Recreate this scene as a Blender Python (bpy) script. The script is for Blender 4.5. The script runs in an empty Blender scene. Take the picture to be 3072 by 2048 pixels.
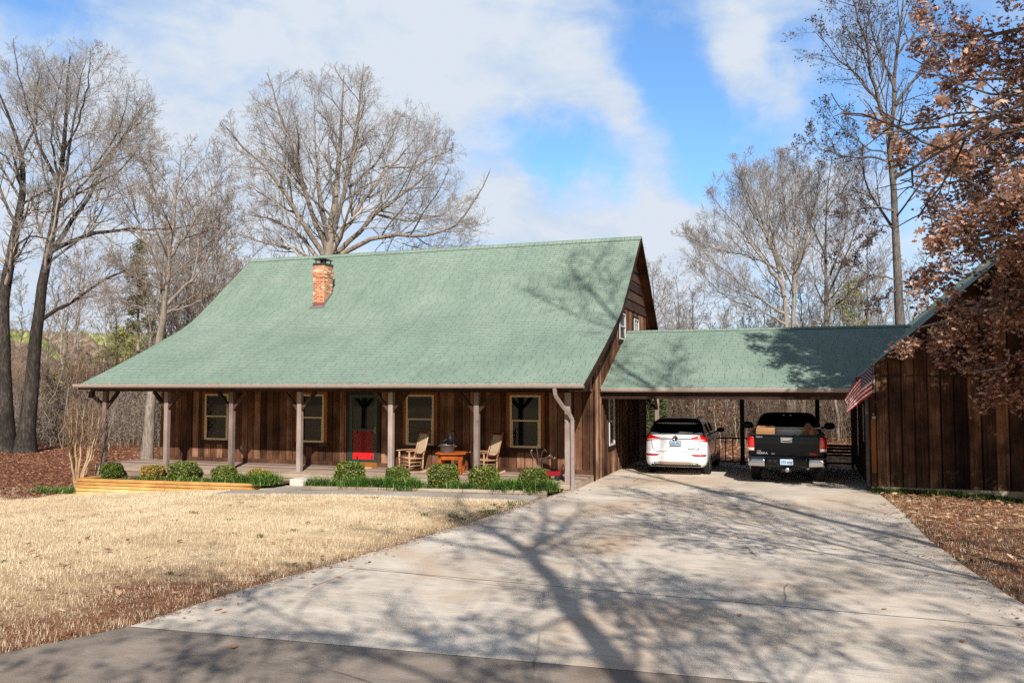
import bpy, math, random
import numpy as np
from mathutils import Vector, Matrix, Quaternion
random.seed(7)
RNG = np.random.default_rng(11)
SC = bpy.context.scene
COL = SC.collection
PI = math.pi

def L(r, g, b, k=1.0):
    f = lambda c: ((c / 255.0) / 12.92 if c <= 10 else (((c / 255.0) + 0.055) / 1.055) ** 2.4)
    return (f(r) * k, f(g) * k, f(b) * k, 1.0)

# ------------------------------------------------------------------ object helpers
def tag(o, label=None, cat=None, group=None, kind=None):
    if label: o['label'] = label
    if cat: o['category'] = cat
    if group: o['group'] = group
    if kind: o['kind'] = kind
    return o

def thing(name, label, cat, loc=(0, 0, 0), group=None, rotz=0.0):
    o = bpy.data.objects.new(name, None)
    o.empty_display_size = 0.2
    o.location = loc
    o.rotation_euler = (0, 0, rotz)
    o['origin'] = list(loc)
    COL.objects.link(o)
    return tag(o, label, cat, group)

def origin_of(parent):
    if parent is None: return (0, 0, 0)
    return tuple(parent.get('origin', (0, 0, 0)))

class MB:
    """collects polygons and links them as one mesh object"""
    def __init__(self):
        self.v = []; self.f = []; self.uv = []; self.mi = []
    def face(self, pts, uv=None, m=0):
        i = len(self.v)
        self.v.extend([tuple(p) for p in pts])
        self.f.append(tuple(range(i, i + len(pts))))
        self.uv.append(uv); self.mi.append(m)
    def quadmesh(self, verts, faces, m=0):
        i = len(self.v)
        self.v.extend([tuple(p) for p in verts])
        for f in faces:
            self.f.append(tuple(k + i for k in f)); self.uv.append(None); self.mi.append(m)
    def box(self, x0, x1, y0, y1, z0, z1, m=0):
        v = [(x0, y0, z0), (x1, y0, z0), (x1, y1, z0), (x0, y1, z0), (x0, y0, z1), (x1, y0, z1), (x1, y1, z1), (x0, y1, z1)]
        self.quadmesh(v, [(0, 3, 2, 1), (4, 5, 6, 7), (0, 1, 5, 4), (1, 2, 6, 5), (2, 3, 7, 6), (3, 0, 4, 7)], m)
        return self
    def bar(self, p, q, w, h, up=(0, 0, 1), m=0):
        p = Vector(p); q = Vector(q); d = (q - p).normalized(); u = Vector(up)
        s = d.cross(u)
        if s.length < 1e-4: s = d.cross(Vector((1, 0, 0)))
        s.normalize(); u = s.cross(d).normalized()
        c = [p + s * a * w / 2 + u * b * h / 2 for a, b in ((-1, -1), (1, -1), (1, 1), (-1, 1))]
        e = [x + (q - p) for x in c]
        self.quadmesh(c + e, [(3, 2, 1, 0), (4, 5, 6, 7), (0, 1, 5, 4), (1, 2, 6, 5), (2, 3, 7, 6), (3, 0, 4, 7)], m)
        return self
    def tube(self, path, radii, n=8, cap=True, m=0):
        path = [Vector(p) for p in path]
        if not hasattr(radii, '__len__'): radii = [radii] * len(path)
        rings = []; prev = None
        for i, p in enumerate(path):
            t = (path[min(i + 1, len(path) - 1)] - path[max(i - 1, 0)]).normalized()
            if prev is None:
                a = t.orthogonal().normalized()
            else:
                a = (prev - t * prev.dot(t)).normalized()
            prev = a; b = t.cross(a)
            rings.append([p + (a * math.cos(2 * PI * k / n) + b * math.sin(2 * PI * k / n)) * radii[i] for k in range(n)])
        vs = [x for r in rings for x in r]; fs = []
        for i in range(len(path) - 1):
            for k in range(n):
                fs.append((i * n + k, i * n + (k + 1) % n, (i + 1) * n + (k + 1) % n, (i + 1) * n + k))
        if cap:
            fs.append(tuple(range(n - 1, -1, -1))); fs.append(tuple((len(path) - 1) * n + k for k in range(n)))
        self.quadmesh(vs, fs, m)
        return self
    def lathe(self, prof, c=(0, 0, 0), n=20, axis='z', m=0):
        vs = []; fs = []
        for r, h in prof:
            for k in range(n):
                a = 2 * PI * k / n; x, y = r * math.cos(a), r * math.sin(a)
                if axis == 'z': vs.append((c[0] + x, c[1] + y, c[2] + h))
                elif axis == 'y': vs.append((c[0] + x, c[1] + h, c[2] + y))
                else: vs.append((c[0] + h, c[1] + x, c[2] + y))
        for i in range(len(prof) - 1):
            for k in range(n):
                fs.append((i * n + k, i * n + (k + 1) % n, (i + 1) * n + (k + 1) % n, (i + 1) * n + k))
        self.quadmesh(vs, fs, m)
        return self
    def prism(self, poly, axis, a, b, m=0):
        """poly: 2-D points; axis x: (y,z)  y: (x,z)  z: (x,y)"""
        def P(p, h):
            return (h, p[0], p[1]) if axis == 'x' else ((p[0], h, p[1]) if axis == 'y' else (p[0], p[1], h))
        n = len(poly)
        vs = [P(p, a) for p in poly] + [P(p, b) for p in poly]
        fs = [tuple(range(n - 1, -1, -1)), tuple(range(n, 2 * n))] + [(i, (i + 1) % n, n + (i + 1) % n, n + i) for i in range(n)]
        self.quadmesh(vs, fs, m)
        return self
    def build(self, name, mat, parent=None, smooth=False, bevel=0.0, label=None, segs=2, recalc=True):
        me = bpy.data.meshes.new(name)
        ox, oy, oz = origin_of(parent)
        me.from_pydata([(x - ox, y - oy, z - oz) for x, y, z in self.v], [], self.f)
        mats = mat if isinstance(mat, (list, tuple)) else [mat]
        for k in mats: me.materials.append(k)
        for p, k in zip(me.polygons, self.mi):
            p.material_index = k; p.use_smooth = smooth
        if any(u is not None for u in self.uv):
            lay = me.uv_layers.new(name='UVMap')
            for p, u in zip(me.polygons, self.uv):
                if u is None: continue
                for li, c in zip(p.loop_indices, u): lay.data[li].uv = c
        if recalc:
            import bmesh
            bm = bmesh.new(); bm.from_mesh(me)
            if smooth: bmesh.ops.remove_doubles(bm, verts=bm.verts, dist=1e-5)
            bmesh.ops.recalc_face_normals(bm, faces=bm.faces)
            bm.to_mesh(me); bm.free()
        me.update()
        o = bpy.data.objects.new(name, me)
        COL.objects.link(o)
        if parent is not None:
            o.parent = parent; o['origin'] = list(origin_of(parent))
        if bevel > 0:
            md = o.modifiers.new('bevel', 'BEVEL'); md.width = bevel; md.segments = segs; md.limit_method = 'ANGLE'; md.angle_limit = 0.6
        if label: o['label'] = label
        return o

def bulk(name, V, faces, mat, parent=None, smooth=False, attrs=None):
    """fast mesh: V (n,3); faces: list of int arrays (m,k)"""
    me = bpy.data.meshes.new(name)
    V = np.asarray(V, dtype=np.float32) - np.array(origin_of(parent), dtype=np.float32)
    me.vertices.add(len(V)); me.vertices.foreach_set('co', V.ravel())
    loops = np.concatenate([f.ravel() for f in faces]).astype(np.int32)
    tot = np.concatenate([np.full(len(f), f.shape[1]) for f in faces]).astype(np.int32)
    start = np.concatenate([[0], np.cumsum(tot)[:-1]]).astype(np.int32)
    me.loops.add(len(loops)); me.loops.foreach_set('vertex_index', loops)
    me.polygons.add(len(tot)); me.polygons.foreach_set('loop_start', start)
    if smooth:
        me.polygons.foreach_set('use_smooth', np.ones(len(tot), dtype=bool))
    mats = mat if isinstance(mat, (list, tuple)) else [mat]
    for k in mats: me.materials.append(k)
    me.update(calc_edges=True)
    if attrs:
        for k, a in attrs.items():
            at = me.attributes.new(k, 'FLOAT', 'POINT'); at.data.foreach_set('value', np.asarray(a, dtype=np.float32))
    o = bpy.data.objects.new(name, me); COL.objects.link(o)
    if parent is not None:
        o.parent = parent; o['origin'] = list(origin_of(parent))
    return o

def scatter(tv, tf, loc, rot, scale):
    """copies of a small template: tv (k,3), tf list of faces (tuples, same length), loc (n,3), rot (n,3,3), scale (n,)"""
    tv = np.asarray(tv, float); n = len(loc)
    V = np.einsum('nij,kj->nki', rot, tv) * np.asarray(scale)[:, None, None] + loc[:, None, :]
    out = []
    for f in tf:
        f = np.array(f)
        out.append((np.arange(n)[:, None] * len(tv) + f[None, :]))
    return V.reshape(-1, 3), out

def rand_rot(n, rng, flat=0.0):
    """random rotations; flat near 1 keeps the local z axis near world z"""
    az = rng.uniform(0, 2 * PI, n)
    nz = rng.normal(size=(n, 3)); nz /= np.linalg.norm(nz, axis=1)[:, None]
    z = nz * (1 - flat) + np.array([0, 0, 1.0]) * flat
    z /= np.linalg.norm(z, axis=1)[:, None] + 1e-9
    a = np.stack([np.cos(az), np.sin(az), np.zeros(n)], 1) + 1e-3
    x = a - z * (a * z).sum(1)[:, None]; x /= np.linalg.norm(x, axis=1)[:, None]
    y = np.cross(z, x)
    return np.stack([x, y, z], 2)

def dup(root, loc, rotz=0.0, scale=1.0, label=None, group=None):
    r = root.copy(); COL.objects.link(r)
    r.location = loc; r.rotation_euler = (0, 0, rotz); r.scale = (scale, scale, scale) if not hasattr(scale, '__len__') else scale
    if label: r['label'] = label
    if group: r['group'] = group
    for ch in list(root.children):
        c = ch.copy(); COL.objects.link(c); c.parent = r
        for g in list(ch.children):
            d = g.copy(); COL.objects.link(d); d.parent = c
    return r

# ------------------------------------------------------------------ materials
def mnew(name):
    m = bpy.data.materials.new(name); m.use_nodes = True
    nt = m.node_tree; b = nt.nodes['Principled BSDF']
    return m, nt, b

def N(nt, t, **kw):
    n = nt.nodes.new(t)
    for k, v in kw.items():
        if k.startswith('i_'):
            n.inputs[k[2:].replace('_', ' ')].default_value = v
        else:
            setattr(n, k, v)
    return n

def ramp(nt, fac, stops, interp='LINEAR'):
    r = nt.nodes.new('ShaderNodeValToRGB'); e = r.color_ramp; e.interpolation = interp
    while len(e.elements) < len(stops): e.elements.new(0.5)
    for k, (p, c) in enumerate(stops):
        e.elements[k].position = p; e.elements[k].color = c if len(c) == 4 else (*c, 1)
    nt.links.new(fac, r.inputs['Fac'])
    return r.outputs['Color']

def pos(nt, scale=(1, 1, 1), obj=False):
    if obj:
        src = N(nt, 'ShaderNodeTexCoord').outputs['Object']
    else:
        src = N(nt, 'ShaderNodeNewGeometry').outputs['Position']
    mp = N(nt, 'ShaderNodeMapping'); mp.inputs['Scale'].default_value = scale
    nt.links.new(src, mp.inputs['Vector'])
    return mp.outputs['Vector']

def noise(nt, vec, scale, detail=5, rough=0.6, dist=0.0):
    n = N(nt, 'ShaderNodeTexNoise'); n.inputs['Scale'].default_value = scale
    n.inputs['Detail'].default_value = detail; n.inputs['Roughness'].default_value = rough; n.inputs['Distortion'].default_value = dist
    nt.links.new(vec, n.inputs['Vector'])
    return n.outputs['Fac']

def mathn(nt, op, a, b=None, clamp=False):
    m = N(nt, 'ShaderNodeMath', operation=op, use_clamp=clamp)
    for k, v in enumerate((a, b)):
        if v is None: continue
        if isinstance(v, (int, float)): m.inputs[k].default_value = v
        else: nt.links.new(v, m.inputs[k])
    return m.outputs[0]

def mixc(nt, fac, a, b, mode='MIX'):
    m = N(nt, 'ShaderNodeMix', data_type='RGBA', blend_type=mode)
    for idx, v in ((0, fac), (6, a), (7, b)):
        if isinstance(v, (int, float)): m.inputs[idx].default_value = v
        elif isinstance(v, tuple): m.inputs[idx].default_value = v
        else: nt.links.new(v, m.inputs[idx])
    return m.outputs[2]

def bump(nt, b, h, strength=0.3, dist=0.01):
    n = N(nt, 'ShaderNodeBump'); n.inputs['Strength'].default_value = strength; n.inputs['Distance'].default_value = dist
    nt.links.new(h, n.inputs['Height']); nt.links.new(n.outputs['Normal'], b.inputs['Normal'])

def plain(name, c, rough=0.6, metal=0.0, spec=0.4, coat=0.0, var=0.0, vscale=6.0, bmp=0.0, obj=True):
    m, nt, b = mnew(name)
    b.inputs['Roughness'].default_value = rough; b.inputs['Metallic'].default_value = metal
    b.inputs['Specular IOR Level'].default_value = spec; b.inputs['Coat Weight'].default_value = coat
    b.inputs['Coat Roughness'].default_value = 0.04
    f = noise(nt, pos(nt, obj=obj), vscale, 6, 0.65)
    k = max(var, 0.04)
    col = ramp(nt, f, [(0.3, tuple(x * (1 - k) for x in c[:3])), (0.7, tuple(min(1, x * (1 + k)) for x in c[:3]))])
    nt.links.new(col, b.inputs['Base Color'])
    if bmp: bump(nt, b, f, bmp)
    return m

def island(name, stops, rough=0.8, spec=0.2, trans=0.0, vn=None):
    """each leaf, blade or twig takes its own tone"""
    m, nt, b = mnew(name)
    g = N(nt, 'ShaderNodeNewGeometry').outputs['Random Per Island']
    if vn:
        f = noise(nt, pos(nt), vn, 3, 0.6)
        g = mathn(nt, 'ADD', mathn(nt, 'MULTIPLY', g, 0.55), mathn(nt, 'MULTIPLY', mathn(nt, 'SUBTRACT', f, 0.27), 0.9), True)
    nt.links.new(ramp(nt, g, stops), b.inputs['Base Color'])
    b.inputs['Roughness'].default_value = rough; b.inputs['Specular IOR Level'].default_value = spec
    if trans:
        t = N(nt, 'ShaderNodeBsdfTranslucent'); mx = N(nt, 'ShaderNodeMixShader'); mx.inputs[0].default_value = trans
        nt.links.new(b.inputs['Base Color'].links[0].from_socket, t.inputs['Color'])
        nt.links.new(b.outputs[0], mx.inputs[1]); nt.links.new(t.outputs[0], mx.inputs[2])
        nt.links.new(mx.outputs[0], nt.nodes['Material Output'].inputs['Surface'])
    return m

def wood(name, axis, width, cols, streak=1.0, rough=0.85, knots=True, grain=(7.0, 0.45), seam=0.0):
    """boards: axis is the direction ACROSS the boards (0 x, 1 y, 2 z); the grain runs vertically, or along x when axis is z or 1"""
    m, nt, b = mnew(name)
    p = N(nt, 'ShaderNodeNewGeometry').outputs['Position']
    sep = N(nt, 'ShaderNodeSeparateXYZ'); nt.links.new(p, sep.inputs[0])
    c = sep.outputs[axis]
    idx = mathn(nt, 'FLOOR', mathn(nt, 'DIVIDE', c, width))
    wn = N(nt, 'ShaderNodeTexWhiteNoise', noise_dimensions='1D'); nt.links.new(idx, wn.inputs['W'])
    a, l = grain
    sc = [a, a, a]
    sc[2 if axis in (0, 1) and streak > 0 else 0] = l
    mp = N(nt, 'ShaderNodeMapping'); mp.inputs['Scale'].default_value = sc
    off = N(nt, 'ShaderNodeCombineXYZ'); nt.links.new(mathn(nt, 'MULTIPLY', wn.outputs['Value'], 37.0), off.inputs[2 if axis != 2 else 0])
    nt.links.new(off.outputs[0], mp.inputs['Location']); nt.links.new(p, mp.inputs['Vector'])
    f1 = noise(nt, mp.outputs[0], 2.2, 8, 0.7, 0.6)
    f2 = noise(nt, pos(nt, (1, 1, 1)), 1.3, 4, 0.6)
    f = mathn(nt, 'ADD', mathn(nt, 'MULTIPLY', f1, 0.56), mathn(nt, 'MULTIPLY', wn.outputs['Value'], 0.36))
    f = mathn(nt, 'ADD', f, mathn(nt, 'MULTIPLY', mathn(nt, 'SUBTRACT', f2, 0.42), 0.6), True)
    n = len(cols)
    col = ramp(nt, f, [(0.22 + 0.55 * k / (n - 1), c_) for k, c_ in enumerate(cols)])
    if knots:
        vo = N(nt, 'ShaderNodeTexVoronoi'); vo.inputs['Scale'].default_value = 1.0
        mp2 = N(nt, 'ShaderNodeMapping'); mp2.inputs['Scale'].default_value = (3.2, 3.2, 1.5); nt.links.new(p, mp2.inputs['Vector']); nt.links.new(mp2.outputs[0], vo.inputs['Vector'])
        k = ramp(nt, vo.outputs['Distance'], [(0.05, (0.25, 0.2, 0.18)), (0.1, (1, 1, 1))])
        col = mixc(nt, 0.7, col, k, 'MULTIPLY')
    if seam:
        fr = mathn(nt, 'FRACT', mathn(nt, 'DIVIDE', c, width))
        col = mixc(nt, 1.0, col, ramp(nt, fr, [(0.0, (.22, .2, .2)), (seam / width, (.3, .28, .28)), (seam / width + .02, (1, 1, 1)), (seam / width + .16, (1.25, 1.2, 1.15)), (seam / width + .2, (1, 1, 1))]), 'MULTIPLY')
    nt.links.new(col, b.inputs['Base Color'])
    b.inputs['Roughness'].default_value = rough; b.inputs['Specular IOR Level'].default_value = 0.15
    bump(nt, b, f1, 0.35, 0.01)
    return m

M = {}
M['wall_front'] = wood('barn_wood_front', 0, 0.245, [L(38, 24, 17), L(74, 49, 34), L(110, 77, 57), L(156, 119, 95)], seam=.02)
M['wall_side'] = wood('barn_wood_side', 1, 0.2, [L(44, 29, 22), L(82, 57, 43), L(120, 88, 68), L(168, 136, 114)])
M['wall_garage'] = wood('barn_wood_dark', 0, 0.3, [L(22, 15, 12), L(46, 32, 24), L(84, 60, 46), L(148, 111, 84)], seam=.035)
M['wall_lap'] = wood('lap_siding_wood', 2, 0.33, [L(44, 32, 27), L(70, 52, 43), L(96, 75, 62)], knots=False)
M['trim_orange'] = wood('stained_trim_wood', 0, 2.0, [L(96, 55, 28), L(134, 82, 42), L(156, 102, 58)], knots=False)
M['trim_dark'] = wood('dark_fascia_wood', 0, 3.0, [L(40, 27, 22), L(62, 44, 36), L(82, 60, 50)], knots=False)
M['post'] = wood('weathered_post_wood', 0, 0.9, [L(96, 82, 76), L(136, 120, 112), L(172, 156, 146)], grain=(16.0, 0.8))
M['brace'] = wood('shade_darkened_brace_wood', 0, 0.9, [L(40, 28, 23), L(64, 46, 38), L(88, 66, 56)], knots=False)  # colour darkened to paint in the shade under the eave
M['deck'] = wood('weathered_deck_boards', 1, 0.14, [L(112, 92, 80), L(148, 126, 112), L(184, 164, 148)], streak=-1, knots=False)
M['deck_rim'] = wood('weathered_rim_boards', 2, 0.15, [L(118, 100, 86), L(154, 136, 118), L(190, 174, 156)], knots=False)
M['timber'] = wood('fresh_landscape_timber', 2, 0.1, [L(160, 112, 60), L(208, 164, 100), L(236, 204, 144)], grain=(9.0, 0.7))
M['timber_grey'] = wood('old_landscape_timber', 2, 0.1, [L(120, 104, 90), L(160, 144, 128), L(196, 182, 164)])
M['soffit'] = wood('soffit_boards', 1, 0.2, [L(70, 40, 26), L(104, 62, 40), L(130, 82, 56)])

def shingle_mat(name):
    m, nt, b = mnew(name)
    uv = N(nt, 'ShaderNodeTexCoord').outputs['UV']
    w1 = noise(nt, uv, 0.9, 3, 0.5)
    br = N(nt, 'ShaderNodeTexBrick', offset=0.5, offset_frequency=2, squash=1.0)
    br.inputs['Scale'].default_value = 1.0; br.inputs['Brick Width'].default_value = 0.35; br.inputs['Row Height'].default_value = 0.128
    br.inputs['Mortar Size'].default_value = 0.0065; br.inputs['Mortar Smooth'].default_value = 0.25; br.inputs['Bias'].default_value = 0.0
    br.inputs['Color1'].default_value = (0.3, 0.3, 0.3, 1); br.inputs['Color2'].default_value = (0.8, 0.8, 0.8, 1); br.inputs['Mortar'].default_value = (0, 0, 0, 1)
    # shingle rows wander a little
    wob = N(nt, 'ShaderNodeMapping'); nt.links.new(uv, wob.inputs['Vector'])
    cx = N(nt, 'ShaderNodeCombineXYZ'); nt.links.new(mathn(nt, 'MULTIPLY', mathn(nt, 'SUBTRACT', w1, 0.5), 0.5), cx.inputs[0])
    sepv = N(nt, 'ShaderNodeSeparateXYZ'); nt.links.new(uv, sepv.inputs[0])
    rowi = mathn(nt, 'FLOOR', mathn(nt, 'DIVIDE', sepv.outputs[1], 0.128))
    wr = N(nt, 'ShaderNodeTexWhiteNoise', noise_dimensions='1D'); nt.links.new(rowi, wr.inputs['W'])
    nt.links.new(mathn(nt, 'ADD', mathn(nt, 'MULTIPLY', wr.outputs['Value'], 0.5), mathn(nt, 'MULTIPLY', w1, 0.05)), cx.inputs[0])
    nt.links.new(cx.outputs[0], wob.inputs['Location'])
    nt.links.new(wob.outputs[0], br.inputs['Vector'])
    big = noise(nt, uv, 0.35, 5, 0.65)
    gran = noise(nt, uv, 60, 2, 0.6)
    tab = mathn(nt, 'ADD', mathn(nt, 'MULTIPLY', N_val(nt, br.outputs['Color']), 0.2), mathn(nt, 'MULTIPLY', big, 0.6))
    tab = mathn(nt, 'ADD', tab, mathn(nt, 'MULTIPLY', gran, 0.22), True)
    c = ramp(nt, tab, [(0.25, L(103, 122, 109)), (0.5, L(125, 143, 129)), (0.75, L(144, 160, 146))])
    mps = N(nt, 'ShaderNodeMapping'); mps.inputs['Scale'].default_value = (1.6, 0.12, 1); nt.links.new(uv, mps.inputs['Vector'])
    stk = noise(nt, mps.outputs[0], 1.4, 6, 0.7)
    c = mixc(nt, ramp(nt, stk, [(0.5, (0, 0, 0)), (0.72, (0.4,) * 3)]), c, L(96, 112, 100))
    pat = noise(nt, uv, 0.9, 6, 0.7, 0.6)
    c = mixc(nt, ramp(nt, pat, [(0.56, (0, 0, 0)), (0.68, (0.35,) * 3)]), c, L(150, 156, 148))
    c = mixc(nt, br.outputs['Fac'], c, L(52, 78, 62))
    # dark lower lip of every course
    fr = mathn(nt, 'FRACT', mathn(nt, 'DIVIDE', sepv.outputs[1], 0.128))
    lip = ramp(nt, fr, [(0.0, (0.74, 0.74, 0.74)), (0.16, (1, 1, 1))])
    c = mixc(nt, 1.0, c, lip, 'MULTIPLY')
    nt.links.new(c, b.inputs['Base Color'])
    b.inputs['Roughness'].default_value = 0.85; b.inputs['Specular IOR Level'].default_value = 0.25
    h = mathn(nt, 'ADD', mathn(nt, 'MULTIPLY', fr, -1.0), mathn(nt, 'MULTIPLY', br.outputs['Fac'], -0.8))
    bump(nt, b, h, 0.5, 0.008)
    return m

def N_val(nt, colsock):
    n = N(nt, 'ShaderNodeRGBToBW'); nt.links.new(colsock, n.inputs[0]); return n.outputs[0]

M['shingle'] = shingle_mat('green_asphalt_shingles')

def brick_mat():
    m, nt, b = mnew('mottled_chimney_brick')
    uv = N(nt, 'ShaderNodeTexCoord').outputs['UV']
    br = N(nt, 'ShaderNodeTexBrick', offset=0.5)
    br.inputs['Scale'].default_value = 1.0; br.inputs['Brick Width'].default_value = 0.17; br.inputs['Row Height'].default_value = 0.068
    br.inputs['Mortar Size'].default_value = 0.007; br.inputs['Mortar Smooth'].default_value = 0.2
    br.inputs['Color1'].default_value = (0, 0, 0, 1); br.inputs['Color2'].default_value = (1, 1, 1, 1); br.inputs['Mortar'].default_value = (0.5, 0.5, 0.5, 1)
    nt.links.new(uv, br.inputs['Vector'])
    v = N_val(nt, br.outputs['Color'])
    c = ramp(nt, v, [(0.0, L(128, 62, 36)), (0.35, L(172, 88, 54)), (0.6, L(196, 118, 80)), (0.82, L(190, 140, 96)), (0.95, L(232, 205, 176))])
    f = noise(nt, pos(nt), 4.0, 5, 0.7)
    c = mixc(nt, ramp(nt, f, [(0.55, (0, 0, 0)), (0.68, (0.8, 0.8, 0.8))]), c, L(226, 196, 166))
    c = mixc(nt, br.outputs['Fac'], c, L(206, 178, 152))
    nt.links.new(c, b.inputs['Base Color']); b.inputs['Roughness'].default_value = 0.9
    bump(nt, b, br.outputs['Fac'], -0.4, 0.01)
    return m
M['brick'] = brick_mat()
M['gutter'] = plain('brown_gutter_paint', L(158, 144, 136), 0.4, 0, 0.5, var=0.1)
M['downspout'] = plain('taupe_downspout_paint', L(142, 126, 122), 0.42, 0, 0.5, var=0.12)
M['downspout_dark'] = plain('dark_downspout_paint', L(58, 54, 58), 0.45, 0, 0.5, var=0.12)
M['cap'] = plain('dark_brown_flue_metal', L(64, 54, 52), 0.5, 0.2, 0.5)
M['flash'] = plain('flashing_metal', L(150, 150, 152), 0.45, 0.6, 0.5, var=0.2)
M['flash_brown'] = plain('brown_flashing', L(132, 84, 72), 0.6, 0.1, 0.4, var=0.2)
M['vinyl'] = plain('cream_vinyl', L(206, 186, 148), 0.45, 0, 0.4)
M['vinyl_white'] = plain('white_vinyl', L(198, 198, 196), 0.45, 0, 0.4)
M['blind'] = plain('blind_slats', L(44, 46, 43), 0.6)
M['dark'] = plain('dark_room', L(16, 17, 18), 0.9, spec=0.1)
M['black'] = plain('black_plastic', L(20, 20, 22), 0.45, 0, 0.4)
M['black_paint'] = plain('black_painted_wood', L(26, 24, 24), 0.6, 0, 0.3)
M['concrete_step'] = plain('pale_concrete', L(206, 198, 186), 0.9, var=0.16, vscale=3)
M['foundation'] = plain('foundation_concrete', L(150, 138, 116), 0.9, var=0.2, vscale=3)
M['red_dark'] = plain('faded_red_metal', L(140, 24, 34), 0.45, 0, 0.4, var=0.2)
M['red'] = plain('red_painted_panel', L(196, 28, 34), 0.35, 0, 0.5, var=0.1)
M['red_brick_lines'] = plain('red_screen', L(150, 30, 32), 0.5, var=0.3, vscale=30)
M['green_paint'] = plain('green_door_paint', L(18, 58, 50), 0.4, 0, 0.5)
M['brass'] = plain('aged_brass', L(150, 130, 90), 0.35, 0.9)
M['grey_plate'] = plain('grey_plate', L(150, 148, 140), 0.5)
M['mat'] = plain('tan_doormat', L(196, 164, 112), 0.95, var=0.2, vscale=20)
def glass_mat(name, tint, alpha=0.25):
    m, nt, b = mnew(name)
    b.inputs['Base Color'].default_value = tint; b.inputs['Roughness'].default_value = 0.03
    b.inputs['Specular IOR Level'].default_value = 0.6
    t = N(nt, 'ShaderNodeBsdfTransparent'); t.inputs['Color'].default_value = (0.75, 0.8, 0.8, 1)
    mx = N(nt, 'ShaderNodeMixShader')
    f = N(nt, 'ShaderNodeTexCoord'); nn = noise(nt, f.outputs['Object'], 2.0, 2)
    fac = ramp(nt, nn, [(0.0, (1 - alpha - 0.03,) * 3), (1.0, (1 - alpha + 0.03,) * 3)])
    nt.links.new(fac, mx.inputs[0])
    nt.links.new(t.outputs[0], mx.inputs[1]); nt.links.new(b.outputs[0], mx.inputs[2])
    nt.links.new(mx.outputs[0], nt.nodes['Material Output'].inputs['Surface'])
    return m
M['pane'] = glass_mat('window_glass', L(8, 10, 11), 0.42)
M['screen'] = glass_mat('door_screen', L(40, 20, 20), 0.8)
M['car_glass'] = glass_mat('tinted_car_glass', L(8, 9, 10), 0.06)
# vehicles
M['car_white'] = plain('white_car_paint', L(232, 234, 238), 0.28, 0, 0.5, coat=1.0, var=0.01)
M['car_black'] = plain('black_truck_paint', L(9, 10, 14), 0.14, 0.0, 0.22, coat=0.2, var=0.05)
M['chrome'] = plain('chrome', L(205, 205, 208), 0.14, 1.0)
M['alu'] = plain('aluminium', L(180, 184, 188), 0.34, 1.0, var=0.1)
M['tyre'] = plain('tyre_rubber', L(26, 26, 27), 0.85, var=0.15, vscale=20)
M['rim'] = plain('alloy_rim', L(170, 172, 176), 0.3, 0.9)
M['lens_red'] = plain('red_tail_lens', L(190, 18, 20), 0.12, 0, 0.6, coat=1.0, var=0.25, vscale=14)
M['lens_clear'] = plain('clear_tail_lens', L(214, 190, 184), 0.12, 0, 0.6, coat=1.0, var=0.2, vscale=30)
M['reflector'] = plain('red_bumper_reflector', L(160, 20, 40), 0.25, 0, 0.6)
M['plate'] = plain('licence_plate_blue_white', L(168, 190, 214), 0.4, var=0.15, vscale=14)
M['plate_ink'] = plain('plate_ink', L(26, 36, 60), 0.5)
M['badge_red'] = plain('red_badge', L(150, 40, 44), 0.3, 0.3)
M['silver_mark'] = plain('silver_badge', L(190, 192, 196), 0.25, 0.8)
M['dark_mark'] = plain('dark_badge', L(70, 72, 76), 0.3, 0.6)
M['bumper_tan'] = plain('silver_skid_plate', L(176, 160, 140), 0.35, 0.4)
M['card'] = plain('cardboard', L(158, 114, 76), 0.85, var=0.1, vscale=8)
M['bag'] = plain('brown_paper', L(130, 92, 66), 0.85, var=0.15, vscale=8)
# furniture
M['rocker'] = wood('rocker_blond_wood', 0, 3.0, [L(150, 114, 84), L(188, 152, 120), L(212, 180, 148)], knots=False)
M['rocker_dark'] = wood('rocker_brown_rail', 0, 3.0, [L(84, 40, 26), L(110, 58, 38), L(130, 76, 52)], knots=False)
M['cane'] = plain('woven_seat', L(184, 162, 134), 0.8, var=0.15, vscale=60, bmp=0.3)
M['table'] = wood('orange_table_wood', 0, 0.5, [L(138, 68, 26), L(176, 94, 40), L(202, 122, 62)])
M['galv'] = plain('galvanised_steel', L(126, 130, 132), 0.42, 0.7, var=0.25, vscale=14)
M['iron'] = plain('dark_iron', L(32, 30, 32), 0.55, 0.4)
M['wire'] = plain('rusty_wire', L(110, 92, 84), 0.6, 0.3)
M['bone'] = plain('thin_pale_stems', L(150, 132, 116), 0.7)
# flag
M['flag_red'] = plain('flag_red', L(172, 22, 40), 0.8, var=0.1)
M['flag_white'] = plain('flag_white', L(226, 222, 224), 0.8, var=0.05)
M['flag_blue'] = plain('flag_blue', L(70, 68, 116), 0.8, var=0.1)
M['pole'] = plain('flag_pole', L(150, 140, 130), 0.4, 0.4)
# plants
def bark(name, cols, sc=1.0, zs=0.25):
    m, nt, b = mnew(name)
    f = noise(nt, pos(nt, (5 * sc, 5 * sc, 5 * sc * zs), obj=True), 2.6, 8, 0.7, 0.4)
    f2 = noise(nt, pos(nt, (1, 1, 1), obj=True), 0.8 * sc, 4, 0.6)
    g = mathn(nt, 'ADD', mathn(nt, 'MULTIPLY', f, 0.75), mathn(nt, 'MULTIPLY', f2, 0.35), True)
    n = len(cols)
    nt.links.new(ramp(nt, g, [(0.36 + 0.38 * k / (n - 1), c) for k, c in enumerate(cols)]), b.inputs['Base Color'])
    b.inputs['Roughness'].default_value = 0.9; b.inputs['Specular IOR Level'].default_value = 0.1
    bump(nt, b, f, 0.7, 0.03)
    return m
M['bark_dark'] = bark('furrowed_dark_bark', [L(30, 27, 25), L(56, 51, 47), L(102, 95, 88)])
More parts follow.
